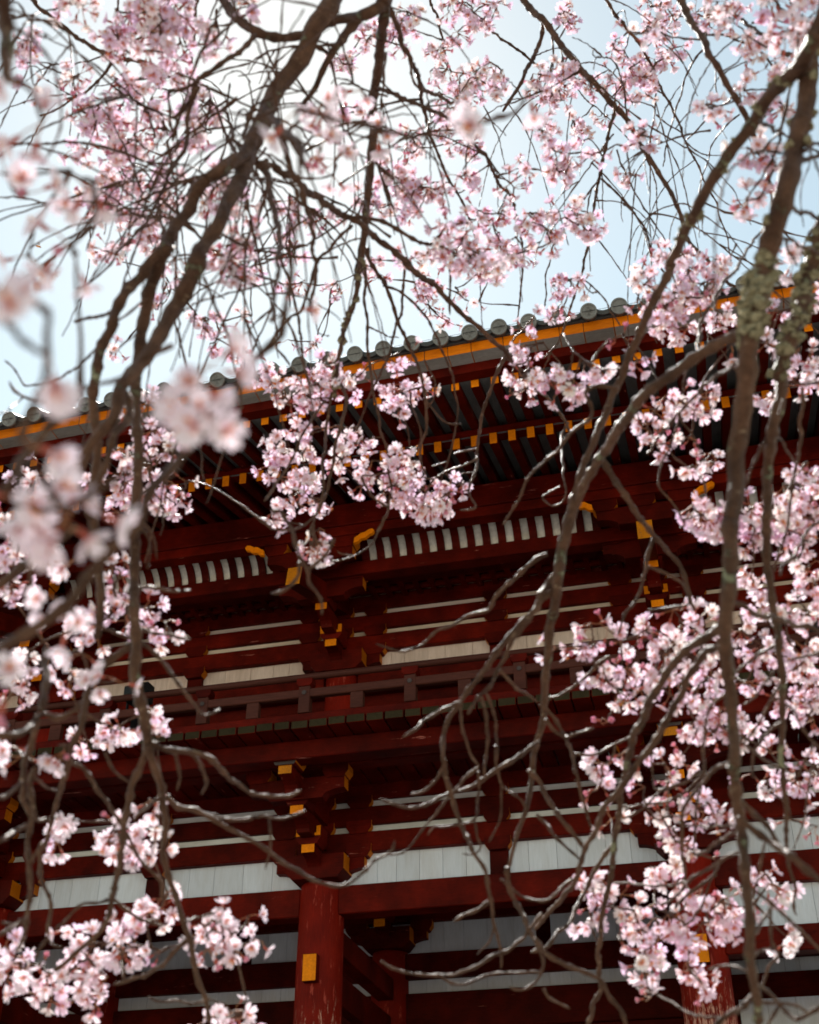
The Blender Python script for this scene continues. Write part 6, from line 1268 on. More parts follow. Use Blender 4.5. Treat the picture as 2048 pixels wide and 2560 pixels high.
(111,1768,2722,4,0),(678,2054,2876,4,0),(122,1735,2683,1,0),(689,2021,2837,1,0),(133,1773,2686,4,0),(700,2059,2840,4,0),
(118,1754,2670,2,0),(685,2040,2825,2,0),(113,1747,2670,1,0),(680,2033,2824,1,0),(159,1761,2723,2,0),(725,2047,2877,2,0),
(155,1733,2708,3,0),(722,2019,2862,3,0),(150,1764,2715,4,0),(717,2050,2869,4,0),(179,1758,2712,1,0),(746,2044,2866,1,0),
(174,1857,2713,4,0),(741,2143,2867,4,0),(173,1771,2693,2,0),(740,2057,2847,2,0),(192,1822,2719,3,0),(759,2109,2873,3,0),
(196,1783,2670,3,0),(763,2069,2824,3,0),(191,1764,2679,4,0),(758,2050,2833,4,0),(197,1783,2679,3,0),(763,2069,2834,3,0),
(219,1800,2691,3,0),(785,2086,2846,3,0),(205,1803,2722,1,0),(772,2090,2876,1,0),(194,1872,2683,3,0),(760,2158,2837,3,0),
(209,1871,2684,3,0),(776,2157,2838,3,0),(178,1779,2638,1,0),(745,2065,2792,1,0),(196,1754,2594,3,0),(762,2040,2749,3,0),
(201,1772,2588,2,0),(767,2058,2742,2,0),(107,1767,2620,2,0),(674,2053,2775,2,0),(108,1785,2619,4,0),(675,2072,2774,4,0),
(116,1862,2670,3,0),(683,2148,2825,3,0),(119,1877,2673,2,0),(686,2163,2827,2,0),(116,1830,2595,4,0),(682,2116,2749,4,0),
(107,1812,2597,2,0),(674,2098,2751,2,0),(109,1827,2605,1,0),(676,2113,2759,1,0),(91,1849,2593,4,0),(658,2136,2748,4,0),
(81,1830,2584,1,0),(648,2116,2738,1,0),(78,1794,2537,2,0),(645,2080,2691,2,0),(80,1844,2561,2,0),(647,2130,2715,2,0),
(79,1832,2560,1,0),(646,2118,2714,1,0),(-206,1729,2511,3,0),(-208,1775,2538,1,0),(-167,1736,2511,4,0),(-164,1766,2521,1,0),
(-149,1755,2525,2,0),(-149,1737,2550,4,0),(-122,1713,2523,2,0),(-148,1782,2541,3,0),(-106,1839,2545,3,0),(461,2125,2699,3,0),
(-106,1739,2511,4,0),(-64,1754,2539,3,0),(503,2040,2693,3,0),(-61,1805,2548,4,0),(506,2091,2702,4,0),(-62,1782,2543,4,0),
(505,2068,2697,4,0),(-56,1712,2513,2,0),(510,1998,2667,2,0),(-83,1761,2532,2,0),(483,2047,2686,2,0),(-49,1781,2520,2,0),
(517,2067,2674,2,0),(-31,1796,2538,3,0),(536,2082,2692,3,0),(-45,1737,2481,3,0),(522,2023,2635,3,0),(-26,1712,2485,4,0),
(541,1998,2639,4,0),(-20,1734,2555,4,0),(547,2020,2709,4,0),(-10,1754,2537,2,0),(557,2040,2691,2,0),(1,1798,2572,2,0),
(567,2084,2726,2,0),(23,1771,2545,4,0),(590,2057,2699,4,0),(14,1748,2538,1,0),(581,2034,2693,1,0),(28,1727,2539,2,0),
(595,2014,2693,2,0),(18,1783,2539,3,0),(585,2069,2693,3,0),(-149,1771,2466,4,0),(-108,1769,2481,3,0),(-134,1724,2465,4,0),
(-150,1789,2497,3,0),(-126,1774,2483,1,0),(-112,1795,2477,2,0),(-95,1855,2482,2,0),(472,2141,2636,2,0),(-90,1853,2485,4,0),
(477,2139,2639,4,0),(-107,1797,2492,4,0),(460,2083,2646,4,0),(-118,1850,2480,2,0),(-119,1761,2441,1,0),(-50,1821,2506,2,0),
(517,2107,2660,2,0),(-64,1785,2468,4,0),(503,2071,2623,4,0),(-54,1825,2493,2,0),(513,2111,2647,2,0),(-61,1792,2484,2,0),
(506,2078,2638,2,0),(-49,1779,2478,1,0),(518,2066,2632,1,0),(-104,1797,2451,4,0),(463,2083,2605,4,0),(-105,1747,2423,1,0),
(462,2034,2577,1,0),(-35,1812,2481,3,0),(531,2098,2635,3,0),(-29,1871,2496,4,0),(537,2157,2650,4,0),(-43,1787,2438,3,0),
(523,2073,2592,3,0),(-1,1770,2435,3,0),(566,2056,2589,3,0),(-20,1803,2428,3,0),(547,2089,2582,3,0),(-19,1889,2471,2,0),
(547,2175,2625,2,0),(16,1831,2478,2,0),(583,2117,2632,2,0),(25,1788,2461,4,0),(592,2074,2615,4,0),(20,1863,2498,3,0),
(587,2150,2652,3,0),(37,1771,2453,1,0),(604,2057,2607,1,0),(18,1765,2494,3,0),(585,2051,2648,3,0),(5,1810,2500,3,0),
(572,2096,2654,3,0),(-9,1735,2467,1,0),(557,2021,2621,1,0),(77,1791,2439,2,0),(644,2078,2593,2,0),(76,1861,2481,4,0),
(643,2147,2635,4,0),(76,1864,2483,3,0),(643,2150,2637,3,0),(67,1893,2512,1,0),(634,2179,2666,1,0),(118,1883,2539,2,0),
(685,2170,2693,2,0),(96,1837,2504,2,0),(663,2123,2658,2,0),(101,1783,2490,4,0),(668,2069,2644,4,0),(110,1818,2523,4,0),
(677,2104,2677,4,0),(124,1835,2530,1,0),(691,2121,2684,1,0),(152,1768,2496,2,0),(719,2054,2650,2,0),(145,1803,2519,3,0),
(712,2089,2673,3,0),(29,1820,2424,3,0),(596,2107,2578,3,0),(21,1910,2464,2,0),(587,2196,2618,2,0),(21,1888,2447,4,0),
(588,2174,2601,4,0),(14,1841,2393,2,0),(581,2128,2547,2,0),(-4,1863,2417,3,0),(563,2149,2571,3,0),(23,1902,2449,2,0),
(589,2188,2603,2,0),(13,1855,2437,2,0),(580,2141,2591,2,0),(22,1861,2442,4,0),(589,2147,2596,4,0),(2,1907,2424,1,0),
(569,2193,2578,1,0),(24,1843,2402,4,0),(591,2129,2556,4,0),(18,1895,2410,3,0),(584,2182,2564,3,0),(22,1804,2389,1,0),
(589,2090,2543,1,0),(-10,1834,2411,4,0),(557,2120,2565,4,0),(-25,1839,2411,1,0),(542,2125,2565,1,0),(70,1918,2421,4,0),
(636,2204,2575,4,0),(59,1821,2369,2,0),(626,2107,2523,2,0),(66,1883,2427,2,0),(633,2169,2581,2,0),(-145,1841,2428,3,1),
(-177,1860,2359,2,0),(-156,1869,2368,3,0),(-119,1815,2367,2,0),(448,2101,2521,2,0),(-99,1819,2354,2,0),(467,2105,2509,2,0),
(-65,1895,2368,2,0),(502,2181,2522,2,0),(-64,1839,2348,1,0),(503,2125,2502,1,0),(-38,1888,2380,2,1),(529,2175,2534,2,1),
(171,1804,2590,3,0),(738,2090,2744,3,0),(182,1781,2546,2,0),(748,2067,2700,2,0),(176,1850,2592,2,0),(742,2136,2746,2,0),
(183,1802,2556,3,0),(750,2088,2710,3,0),(146,1775,2552,3,0),(713,2061,2706,3,0),(148,1759,2546,1,0),(715,2046,2700,1,0),
(190,1892,2591,4,0),(757,2178,2745,4,0),(192,1835,2557,2,0),(758,2121,2711,2,0),(165,1859,2498,3,0),(732,2145,2652,3,0),
(164,1810,2482,4,0),(731,2096,2636,4,0),(141,1817,2472,4,0),(708,2103,2626,4,0),(173,1834,2513,2,0),(740,2120,2667,2,0),
(171,1889,2542,1,0),(738,2176,2696,1,0),(187,1926,2503,4,0),(754,2213,2657,4,0),(193,1958,2500,2,0),(760,2244,2654,2,0),
(156,1884,2475,2,0),(723,2170,2629,2,0),(168,1904,2483,3,0),(734,2190,2637,3,0),(154,1880,2458,3,0),(720,2166,2612,3,0),
(152,1913,2458,2,0),(719,2199,2612,2,0),(177,1842,2436,4,0),(744,2128,2590,4,0),(169,1877,2431,3,0),(736,2163,2585,3,0),
(160,1828,2419,2,0),(727,2114,2573,2,0),(158,1906,2467,3,0),(725,2192,2621,3,0),(117,1860,2444,4,0),(684,2146,2598,4,0),
(110,1835,2434,1,0),(677,2122,2588,1,0),(173,1960,2448,2,0),(740,2247,2602,2,0),(158,1859,2411,3,0),(725,2145,2565,3,0),
(103,2021,2422,3,0),(670,2308,2576,3,0),(139,1941,2372,2,0),(706,2227,2526,2,0),(155,1924,2342,2,0),(722,2210,2496,2,0),
(173,1995,2394,2,0),(740,2281,2548,2,0),(165,1948,2361,2,0),(732,2234,2515,2,0),(125,1977,2362,3,0),(692,2263,2516,3,0),
(116,1971,2351,2,0),(683,2257,2505,2,0),(-155,1777,2330,3,0),(-149,1755,2324,2,0),(-163,1806,2311,4,0),(-176,1796,2298,1,0),
(-155,1861,2277,3,0),(-98,1828,2310,2,0),(469,2114,2464,2,0),(-43,1914,2381,3,0),(524,2200,2535,3,0),(-57,1909,2357,2,1),
(510,2195,2512,2,1),(-59,1807,2307,3,1),(507,2093,2461,3,1),(-66,1861,2318,1,1),(501,2148,2472,1,1),(-36,1863,2275,2,0),
(531,2149,2429,2,0),(-16,1865,2277,3,0),(550,2151,2431,3,0),(-25,1865,2286,2,0),(541,2151,2441,2,0),(-2,1836,2261,3,0),
(565,2123,2415,3,0),(-9,1871,2294,2,0),(558,2157,2448,2,0),(6,1919,2300,2,0),(573,2205,2454,2,0),(-9,1849,2292,3,0),
(558,2135,2446,3,0),(-83,1931,2298,4,0),(484,2217,2452,4,0),(-79,1865,2274,4,0),(488,2152,2428,4,0),(-72,1887,2293,2,0),
(495,2173,2447,2,0),(-63,1925,2265,3,0),(504,2211,2419,3,0),(-65,1890,2244,4,0),(501,2177,2398,4,0),(-57,1883,2239,3,0),
(510,2170,2393,3,0),(-41,1907,2254,2,0),(526,2193,2408,2,0),(-51,1924,2253,1,0),(516,2210,2407,1,0),(-10,1887,2211,1,1),
(556,2173,2365,1,1),(-97,1964,2229,3,0),(469,2250,2384,3,0),(-75,1970,2224,4,0),(491,2256,2378,4,0),(-111,1975,2235,4,0),
(456,2261,2390,4,0),(-82,2050,2242,3,0),(484,2336,2396,3,0),(-106,1971,2210,1,0),(461,2257,2364,1,0),(-191,1962,2220,2,0),
(-196,1909,2182,2,0),(-194,1954,2202,4,0),(-200,1903,2198,3,0),(-188,1969,2202,3,0),(-206,1935,2146,3,0),(-205,1911,2161,3,0),
(-204,1863,2123,2,0),(-174,1904,2158,3,0),(-165,1933,2182,2,0),(-138,1911,2151,3,0),(429,2198,2305,3,0),(-158,1935,2184,3,0),
(-109,1955,2172,2,0),(458,2241,2326,2,0),(-108,1922,2141,2,0),(458,2208,2296,2,0),(-92,1944,2155,2,0),(475,2230,2309,2,0),
(-91,1896,2140,1,0),(476,2183,2294,1,0),(-128,1974,2125,2,0),(439,2260,2279,2,0),(-134,1924,2136,4,0),(433,2210,2290,4,0),
(-128,1939,2129,2,0),(439,2226,2283,2,0),(-159,2023,2159,2,0),(407,2309,2313,2,0),(-171,1978,2133,2,0),(-140,1971,2140,3,0),
(427,2257,2294,3,0),(-164,1946,2120,2,0),(-110,1915,2107,4,0),(456,2201,2261,4,0),(-138,2042,2145,4,0),(429,2329,2300,4,0),
(-101,1973,2128,4,0),(466,2259,2282,4,0),(-107,1941,2124,3,0),(460,2228,2278,3,0),(-129,1923,2095,2,0),(438,2210,2249,2,0),
(-131,1955,2093,2,0),(435,2241,2247,2,0),(-120,2046,2123,3,0),(447,2332,2277,3,0),(-67,1882,2121,2,0),(500,2168,2275,2,0),
(-77,1930,2149,4,0),(489,2216,2303,4,0),(-82,1923,2144,1,0),(484,2209,2298,1,0),(-76,1985,2129,4,0),(491,2271,2283,4,0),
(-68,1985,2120,3,0),(499,2271,2274,3,0),(-66,1992,2122,1,0),(501,2278,2276,1,0),(-60,2004,2179,3,0),(506,2290,2333,3,0),
(-62,1951,2170,2,0),(505,2238,2324,2,0),(-35,1981,2197,2,0),(532,2267,2351,2,0),(-44,2003,2189,3,0),(523,2289,2344,3,0),
(-3,1921,2162,4,0),(563,2207,2316,4,0),(-12,1939,2163,3,0),(555,2225,2317,3,0),(-12,2051,2166,4,0),(555,2337,2320,4,0),
(-22,1960,2161,4,0),(545,2246,2315,4,0),(-15,1974,2157,4,0),(552,2260,2311,4,0),(-22,1977,2158,2,0),(545,2263,2312,2,0),
(-45,1985,2144,4,0),(521,2271,2298,4,0),(-30,2008,2154,3,0),(537,2294,2309,3,0),(2,1955,2162,2,0),(568,2241,2316,2,0),
(6,1950,2145,2,0),(573,2237,2299,2,0),(-1,2008,2164,2,0),(566,2294,2318,2,0),(-6,1979,2130,4,0),(561,2265,2284,4,0),
(-143,2049,2091,2,0),(424,2335,2245,2,0),(-139,2035,2104,2,0),(428,2321,2258,2,0),(-134,2003,2082,4,0),(432,2289,2236,4,0),
(-136,1929,2078,4,0),(431,2215,2232,4,0),(-133,2055,2077,2,0),(434,2342,2231,2,0),(-72,1944,2081,3,0),(495,2231,2235,3,0),
(-67,2027,2089,2,0),(500,2314,2243,2,0),(-74,2014,2091,1,0),(492,2300,2245,1,0),(-54,2071,2093,4,0),(513,2357,2247,4,0),
(-54,1989,2060,2,0),(512,2275,2214,2,0),(54,2065,2228,2,0),(621,2351,2382,2,0),(54,1981,2208,3,0),(621,2267,2362,3,0),
(62,1920,2179,3,0),(629,2206,2333,3,0),(63,1984,2215,2,0),(630,2270,2369,2,0),(89,1992,2185,4,0),(656,2278,2339,4,0),
(81,2038,2208,1,0),(648,2324,2362,1,0),(39,1977,2167,2,0),(606,2263,2321,2,0),(39,1995,2181,2,0),(606,2281,2335,2,0),
(78,1968,2112,4,0),(645,2254,2266,4,0),(77,2030,2118,1,0),(644,2316,2272,1,0),(81,1960,2345,2,0),(648,2246,2499,2,0),
(100,1915,2333,2,0),(667,2201,2487,2,0),(85,1874,2301,2,0),(652,2160,2455,2,0),(137,1927,2322,2,0),(704,2213,2476,2,0),
(110,1850,2307,2,0),(677,2136,2461,2,0),(130,1905,2328,2,0),(697,2191,2482,2,0),(153,1822,2300,2,0),(720,2108,2455,2,0),
(145,1853,2320,3,0),(712,2139,2474,3,0),(111,1915,2272,2,0),(678,2201,2426,2,0),(147,1926,2262,2,1),(713,2212,2416,2,1),
(94,1852,2357,2,0),(661,2138,2511,2,0),(61,1903,2345,2,0),(627,2189,2500,2,0),(-128,1937,2032,2,1),(439,2223,2186,2,1),
(-625,1792,3202,4,0),(-600,1769,3148,2,0),(-638,1713,3114,4,0),(-625,1765,3198,4,0),(-571,1655,3072,3,0),(-605,1752,3168,2,0),
(-665,1750,3175,2,0),(-645,1788,3168,4,0),(-615,1731,3139,4,0),(-622,1725,3121,1,0),(-660,1783,3147,4,0),(-675,1792,3134,3,0),
(-655,1766,3132,2,0),(-640,1763,3111,4,0),(-652,1761,3142,2,0),(-617,1712,3077,2,0),(-644,1776,3131,3,0),(-689,1691,3125,2,0),
(-714,1739,3178,3,0),(-718,1761,3187,4,0),(-683,1701,3138,1,0),(-680,1703,3096,3,0),(-666,1695,3082,2,0),(-709,1780,3143,2,0),
(-673,1716,3086,1,0),(-562,1725,3135,4,0),(-549,1780,3172,4,0),(-566,1803,3154,3,0),(-613,1730,3180,2,0),(-593,1682,3130,3,0),
(-600,1736,3162,2,0),(-606,1781,3192,4,0),(-612,1743,3210,1,0),(-473,1743,3161,4,0),(-440,1746,3189,2,0),(-488,1769,3130,4,0),
(-513,1853,3177,3,0),(-452,1738,3082,2,0),(-486,1831,3161,2,0),(-478,1839,3177,4,0),(-431,1816,3150,4,0),(-441,1827,3160,3,0),
(-424,1773,3126,2,0),(-488,1816,3105,2,0),(-487,1818,3101,3,0),(-488,1872,3158,2,0),(-483,1809,3099,1,0),(-639,1753,3043,4,0),
(-657,1818,3084,2,0),(-679,1795,3091,4,0),(-678,1794,3073,1,0),(-685,1726,3013,4,0),(-703,1781,3030,4,0),(-726,1825,3052,3,0),
(-711,1766,3017,2,0),(-670,1857,3082,2,0),(-710,1803,3028,3,0),(-695,1816,3041,3,0),(-686,1839,3052,3,0),(-698,1858,3079,2,0),
(-678,1830,3052,2,0),(-692,1792,3027,3,0),(-646,1779,3010,2,0),(-721,1825,3019,4,0),(-720,1854,3049,2,0),(-720,1826,2995,4,0),
(-735,1847,3063,2,0),(-741,1808,3010,4,0),(-652,1761,2943,4,0),(-701,1848,2979,4,0),(-687,1816,2939,2,0),(-698,1928,3050,2,0),
(-667,1835,2991,3,0),(-704,1890,2990,3,0),(-687,1861,3023,2,0),(-748,1943,3082,2,0),(-682,1885,3021,3,0),(-665,1816,2940,2,0),
(-721,1931,3002,4,0),(-657,1869,2952,3,0),(-661,1895,2978,3,0),(-677,1885,2977,2,0),(-612,1831,3103,3,0),(-624,1836,3105,1,0),
(-572,1775,3033,3,0),(-576,1834,3069,3,0),(-585,1785,3011,3,0),(-597,1874,3097,2,0),(-571,1862,3091,2,0),(-570,1875,3091,4,0),
(-559,1799,3035,2,0),(-557,1847,3060,2,0),(-587,1812,3007,2,0),(-611,1840,3015,3,0),(-599,1792,2976,1,0),(-540,1830,3004,2,0),
(-567,1869,3025,4,0),(-594,1915,3049,2,0),(-576,1885,2989,3,0),(-556,1813,2961,2,0),(-589,1872,3011,1,0),(-742,1874,2951,4,0),
(-737,1839,2933,3,0),(-762,1910,2961,2,0),(-523,1874,2991,2,0),(-549,1900,3014,3,0),(-524,1859,2995,2,0),(-481,1827,3000,4,0),
(-485,1820,3018,3,0),(-509,1826,3022,3,0),(-461,1810,2985,3,0),(-470,1894,3062,1,0),(-472,1885,2998,4,0),(-504,1873,3018,4,0),
(-492,1827,2981,4,0),(-491,1885,3001,4,0),(-509,1886,2997,3,0),(-537,1928,3051,3,0),(-459,1827,2949,2,0),(-523,1950,3036,2,0),
(-522,1857,2953,3,0),(-515,1897,2973,2,0),(-495,1845,2956,3,0),(-495,1909,2990,4,0),(-496,1874,2968,2,0),(-529,1892,2966,2,0),
(-450,1871,2967,2,0),(-480,1938,2983,2,0),(-478,1917,2964,2,0),(-481,1876,2936,3,0),(-461,1919,2986,4,0),(-494,1949,2983,3,0),
(-486,1871,2950,2,0),(-505,1950,3027,4,0),(-459,1945,2990,2,0),(-448,1861,2908,3,0),(-458,1899,2932,4,0),(-461,1977,2987,3,0),
(-443,1923,2960,3,0),(-439,1942,2964,3,0),(-454,1947,2954,2,0),(-455,1909,2942,2,0),(-424,1907,2950,3,0),(-415,1895,2923,4,0),
(-433,1965,2994,3,0),(-444,2009,2999,3,0),(-431,1924,2969,2,0),(-410,1952,2990,1,0),(-389,1917,2985,2,0),(-401,1918,2982,3,0),
(-418,1965,3025,2,0),(-404,1891,2949,4,0),(-428,1937,2978,4,0),(-403,1898,2980,3,0),(-433,1914,2978,2,0),(-429,1839,2882,3,0),
(-460,1969,2976,3,0),(-484,1950,2964,2,0),(-475,1989,2976,3,0),(-230,1793,3196,4,0),(-254,1857,3220,4,0),(-228,1840,3217,2,0),
(-224,1835,3224,2,0),(-227,1811,3209,3,0),(-222,1780,3156,1,0),(-242,1855,3143,4,0),(-253,1814,3136,3,0),(-237,1758,3079,2,0),
(-243,1919,3181,4,0),(-246,1835,3156,3,0),(-233,1896,3193,2,0),(-256,1915,3202,3,1),(-276,1868,3147,2,1),(-263,1863,3143,2,1),
(-239,1844,3281,4,0),(-212,1816,3283,2,0),(-208,1818,3155,2,0),(-202,1858,3193,1,0),(-489,2058,3634,4,0),(-504,2093,3684,2,0),
(-452,2002,3610,2,0),(-458,2042,3655,3,0),(-481,2046,3631,3,0),(-474,2011,3607,4,0),(-467,2135,3642,3,0),(-483,2082,3602,2,0),
(-479,2065,3600,3,0),(-492,2103,3646,2,0),(-497,2046,3677,4,0),(-510,2056,3677,4,0),(-413,2057,3623,3,0),(-422,2090,3671,2,0),
(-450,2149,3631,2,0),(-433,2070,3544,2,0),(-392,2088,3619,2,0),(-383,2168,3689,2,0),(-608,2007,3707,3,0),(-582,1992,3658,2,0),
(-585,1999,3662,2,0),(-595,1990,3685,2,0),(-351,2067,3693,2,0),(-338,2045,3667,2,0),(-362,2167,3807,2,0),(-347,2021,3679,4,0),
(-358,2154,3773,2,0),(-251,2044,3686,4,0),(-272,2004,3643,3,0),(-282,2042,3688,3,0),(-683,1954,3601,2,0),(-685,1993,3662,3,0),
(-686,2022,3660,2,0),(-760,1965,3650,4,0),(-769,2012,3704,2,0),(-806,1992,3672,3,0),(-809,1953,3651,2,0),(-847,2125,3633,2,0),
(-733,1991,3474,3,0),(-782,2147,3629,2,0),(-768,2114,3589,2,0),(-310,774,2377,1,0),(-623,1773,2799,3,0),(-615,1753,2773,4,0),
(-596,1729,2764,2,0),(-614,1787,2795,2,0),(-645,1800,2799,3,0),(-603,1700,2740,2,0),(-623,1786,2836,2,1),(-684,1724,2831,2,0),
(-681,1698,2807,1,0),(-849,1513,2953,3,0),(-1461,1486,3036,3,0),(-880,1578,3014,4,0),(-1492,1550,3097,4,0),(-897,1523,2960,2,0),
(-1509,1495,3043,2,0),(-908,1540,2991,2,0),(-1520,1512,3074,2,0),(-827,1536,2953,4,0),(-1439,1509,3036,4,0),(-858,1572,3006,2,0),
(-1471,1545,3090,2,0),(-872,1620,2994,2,0),(-1484,1593,3077,2,0),(-838,1521,2911,4,0),(-1451,1494,2994,4,0),(-866,1578,2955,2,0),
(-1478,1550,3038,2,0),(-872,1600,2937,4,0),(-1485,1573,3020,4,0),(-887,1600,2966,4,0),(-1500,1572,3049,4,0),(-870,1559,2910,1,0),
(-1482,1532,2993,1,0),(-815,1554,2883,4,0),(-1427,1527,2966,4,0),(-805,1526,2868,4,0),(-1417,1499,2951,4,0),(-830,1578,2903,1,0),
(-1442,1550,2986,1,0),(-893,1626,2937,3,0),(-1505,1599,3020,3,0),(-914,1666,2943,3,0),(-1526,1639,3026,3,0),(-848,1542,2838,3,0),
(-1460,1515,2921,3,0),(-897,1510,2860,4,0),(-1510,1483,2943,4,0),(-965,1637,2964,2,0),(-1578,1610,3047,2,0),(-923,1585,2891,4,0),
(-1536,1558,2974,4,0),(-890,1539,2876,1,0),(-1502,1512,2959,1,0),(-917,1590,2852,2,0),(-1530,1563,2935,2,0),(-944,1616,2892,3,0),
(-1556,1589,2975,3,0),(-917,1613,2893,4,0),(-1529,1586,2976,4,0),(-930,1623,2877,4,0),(-1543,1595,2960,4,0),(-990,1719,2923,3,0),
(-1602,1692,3006,3,0),(-918,1586,2829,3,0),(-1530,1559,2912,3,0),(-978,1679,2896,3,0),(-1591,1652,2980,3,0),(-950,1642,2873,4,0),
(-1562,1615,2956,4,0),(-945,1639,2859,2,0),(-1557,1612,2942,2,0),(-933,1644,2836,3,0),(-1545,1617,2919,3,0),(-941,1619,2813,4,0),
(-1554,1591,2896,4,0),(-935,1620,2813,1,0),(-1547,1593,2896,1,0),(-890,1628,2851,4,0),(-1502,1601,2934,4,0),(-882,1640,2847,4,0),
(-1494,1613,2930,4,0),(-893,1633,2858,1,0),(-1505,1606,2941,1,0),(-873,1634,2850,2,0),(-1485,1606,2933,2,0),(-860,1626,2861,2,0),
(-1472,1599,2944,2,0),(-851,1656,2843,2,0),(-1463,1629,2926,2,0),(-833,1578,2790,2,0),(-1446,1551,2874,2,0),(-850,1668,2855,3,0),
(-1463,1641,2938,3,0),(-905,1719,2930,2,0),(-1517,1692,3014,2,0),(-851,1635,2840,3,0),(-1463,1608,2923,3,0),(-822,1626,2844,2,0),
(-1434,1599,2927,2,0),(-806,1600,2844,2,0),(-1418,1573,2927,2,0),(-859,1689,2903,2,0),(-1471,1662,2986,2,0),(-840,1638,2864,2,0),
(-1453,1610,2947,2,0),(-990,1605,2875,4,0),(-1602,1577,2959,4,0),(-992,1600,2877,2,0),(-1605,1573,2960,2,0),(-1078,1566,2873,3,0),
(-1690,1539,2956,3,0),(-1112,1560,2895,4,0),(-1724,1533,2978,4,0),(-1045,1519,2825,2,0),(-1657,1492,2908,2,0),(-1132,1594,2906,3,0),
(-1745,1567,2989,3,0),(-1152,1599,2910,1,0),(-1765,1572,2993,1,0),(-1055,1540,2864,2,0),(-1667,1512,2947,2,0),(-1090,1595,2909,2,0),
(-1702,1568,2992,2,0),(-1070,1574,2906,1,0),(-1682,1547,2989,1,0),(-1110,1595,2868,4,0),(-1722,1568,2951,4,0),(-1057,1533,2826,3,0),
(-1669,1506,2909,3,0),(-1119,1632,2902,1,0),(-1731,1605,2985,1,0),(-1005,1748,3432,3,0),(-1617,1721,3515,3,0),(-951,1664,3349,3,0),
(-1563,1637,3432,3,0),(-980,1724,3404,1,0),(-1592,1697,3488,1,0),(-979,1729,3502,2,0),(-1591,1702,3585,2,0),(-928,1652,3390,2,0),
(-1540,1625,3474,2,0),(-962,1735,3462,2,0),(-1574,1708,3545,2,0),(-944,1695,3411,1,0),(-1556,1668,3494,1,0),(-1077,1751,3333,3,0),
(-1689,1724,3417,3,0),(-1060,1710,3295,3,0),(-1673,1683,3378,3,0),(-886,1764,3377,4,0),(-885,1749,3348,2,0),(-928,1805,3436,2,0),
(-895,1791,3396,3,0),(-892,1815,3433,3,0),(-906,1796,3423,2,0),(-886,1747,3374,2,0),(-857,1766,3391,2,0),(-863,1780,3338,4,0),
(-888,1841,3410,2,0),(-884,1787,3333,4,0),(-836,1835,3335,4,0),(-841,1842,3367,2,0),(-856,1865,3357,3,0),(-823,1810,3314,1,0),
(-792,1736,3477,3,0),(-797,1762,3487,3,0),(-776,1733,3463,4,0),(-759,1695,3448,2,0),(-798,1840,3284,3,0),(-763,1830,3288,4,0),
(-803,1834,3274,4,0),(-811,1902,3317,3,0),(-789,1886,3318,2,0),(-1085,1649,3510,3,0),(-1697,1622,3593,3,0),(-1068,1617,3460,2,0),
(-1681,1590,3543,2,0),(-1096,1665,3533,2,0),(-1708,1638,3616,2,0),(-835,1823,3436,4,0),(-803,1804,3412,1,0),(-584,1215,2912,2,0),
(-574,1162,2891,2,0),(-563,1184,2884,2,0),(-577,1168,2891,3,0),(-271,377,2004,1,2),(-273,358,1978,1,2),(-279,351,1995,2,0),
(-260,367,1967,1,0),(-337,489,1983,3,0),(-332,477,1972,2,0),(-335,497,1986,4,0),(-310,478,1965,1,0),(-305,483,1972,3,0),
(-342,479,1982,2,0),(-308,428,1977,1,0),(-253,495,2049,2,0),(-242,482,2051,3,0),(-252,492,2046,4,0),(-239,509,2031,4,0),
(-238,503,2025,2,0),(-987,1403,2651,2,0),(-1599,1376,2735,2,0),(-962,1388,2622,3,0),(-1575,1361,2705,3,0),(-966,1350,2625,4,0),
(-1578,1323,2708,4,0),(-1008,1458,2620,4,0),(-1621,1430,2703,4,0),(-958,1381,2566,2,0),(-1570,1354,2649,2,0),(-997,1428,2624,3,0),
(-1609,1401,2707,3,0),(-1002,1438,2626,4,0),(-1614,1411,2709,4,0),(-940,1358,2589,2,0),(-1552,1331,2672,2,0),(-1015,1439,2563,4,0),
(-1627,1412,2646,4,0),(-1000,1438,2577,3,0),(-1612,1411,2660,3,0),(-951,1414,2616,3,0),(-1563,1387,2699,3,0),(-966,1469,2625,3,0),
(-1578,1442,2708,3,0),(-986,1426,2561,4,0),(-1598,1399,2644,4,0),(-821,1427,2569,4,0),(-1434,1400,2652,4,0),(-794,1405,2544,1,0),
(-1406,1377,2627,1,0),(-828,1462,2543,3,0),(-1440,1435,2627,3,0),(-822,1435,2510,4,0),(-1434,1408,2593,4,0),(-837,1502,2562,2,0),
(-1450,1475,2645,2,0),(-841,1479,2572,3,0),(-1453,1452,2655,3,0),(-839,1481,2582,2,0),(-1451,1453,2665,2,0),(-831,1462,2511,2,0),
(-1443,1435,2594,2,0),(-832,1509,2534,4,0),(-1444,1482,2618,4,0),(-838,1527,2536,3,0),(-1451,1500,2619,3,0),(-899,1517,2528,2,0),
(-1511,1490,2611,2,0),(-879,1482,2513,3,0),(-1492,1455,2596,3,0),(-875,1493,2528,1,0),(-1488,1466,2611,1,0),(-852,1474,2476,3,0),
(-1464,1447,2559,3,0),(-785,1477,2522,3,0),(-1398,1450,2605,3,0),(-789,1496,2535,1,0),(-1402,1469,2618,1,0),(-777,1534,2529,3,1),
(-1389,1507,2612,3,1),(-768,1491,2492,3,0),(-1380,1464,2575,3,0),(-792,1511,2506,3,0),(-1404,1483,2589,3,0),(-761,1525,2503,2,0),
(-1374,1498,2586,2,0),(-801,1572,2533,1,0),(-1413,1545,2616,1,0),(-966,1472,2454,4,0),(-1578,1445,2537,4,0),(-993,1532,2448,3,0),
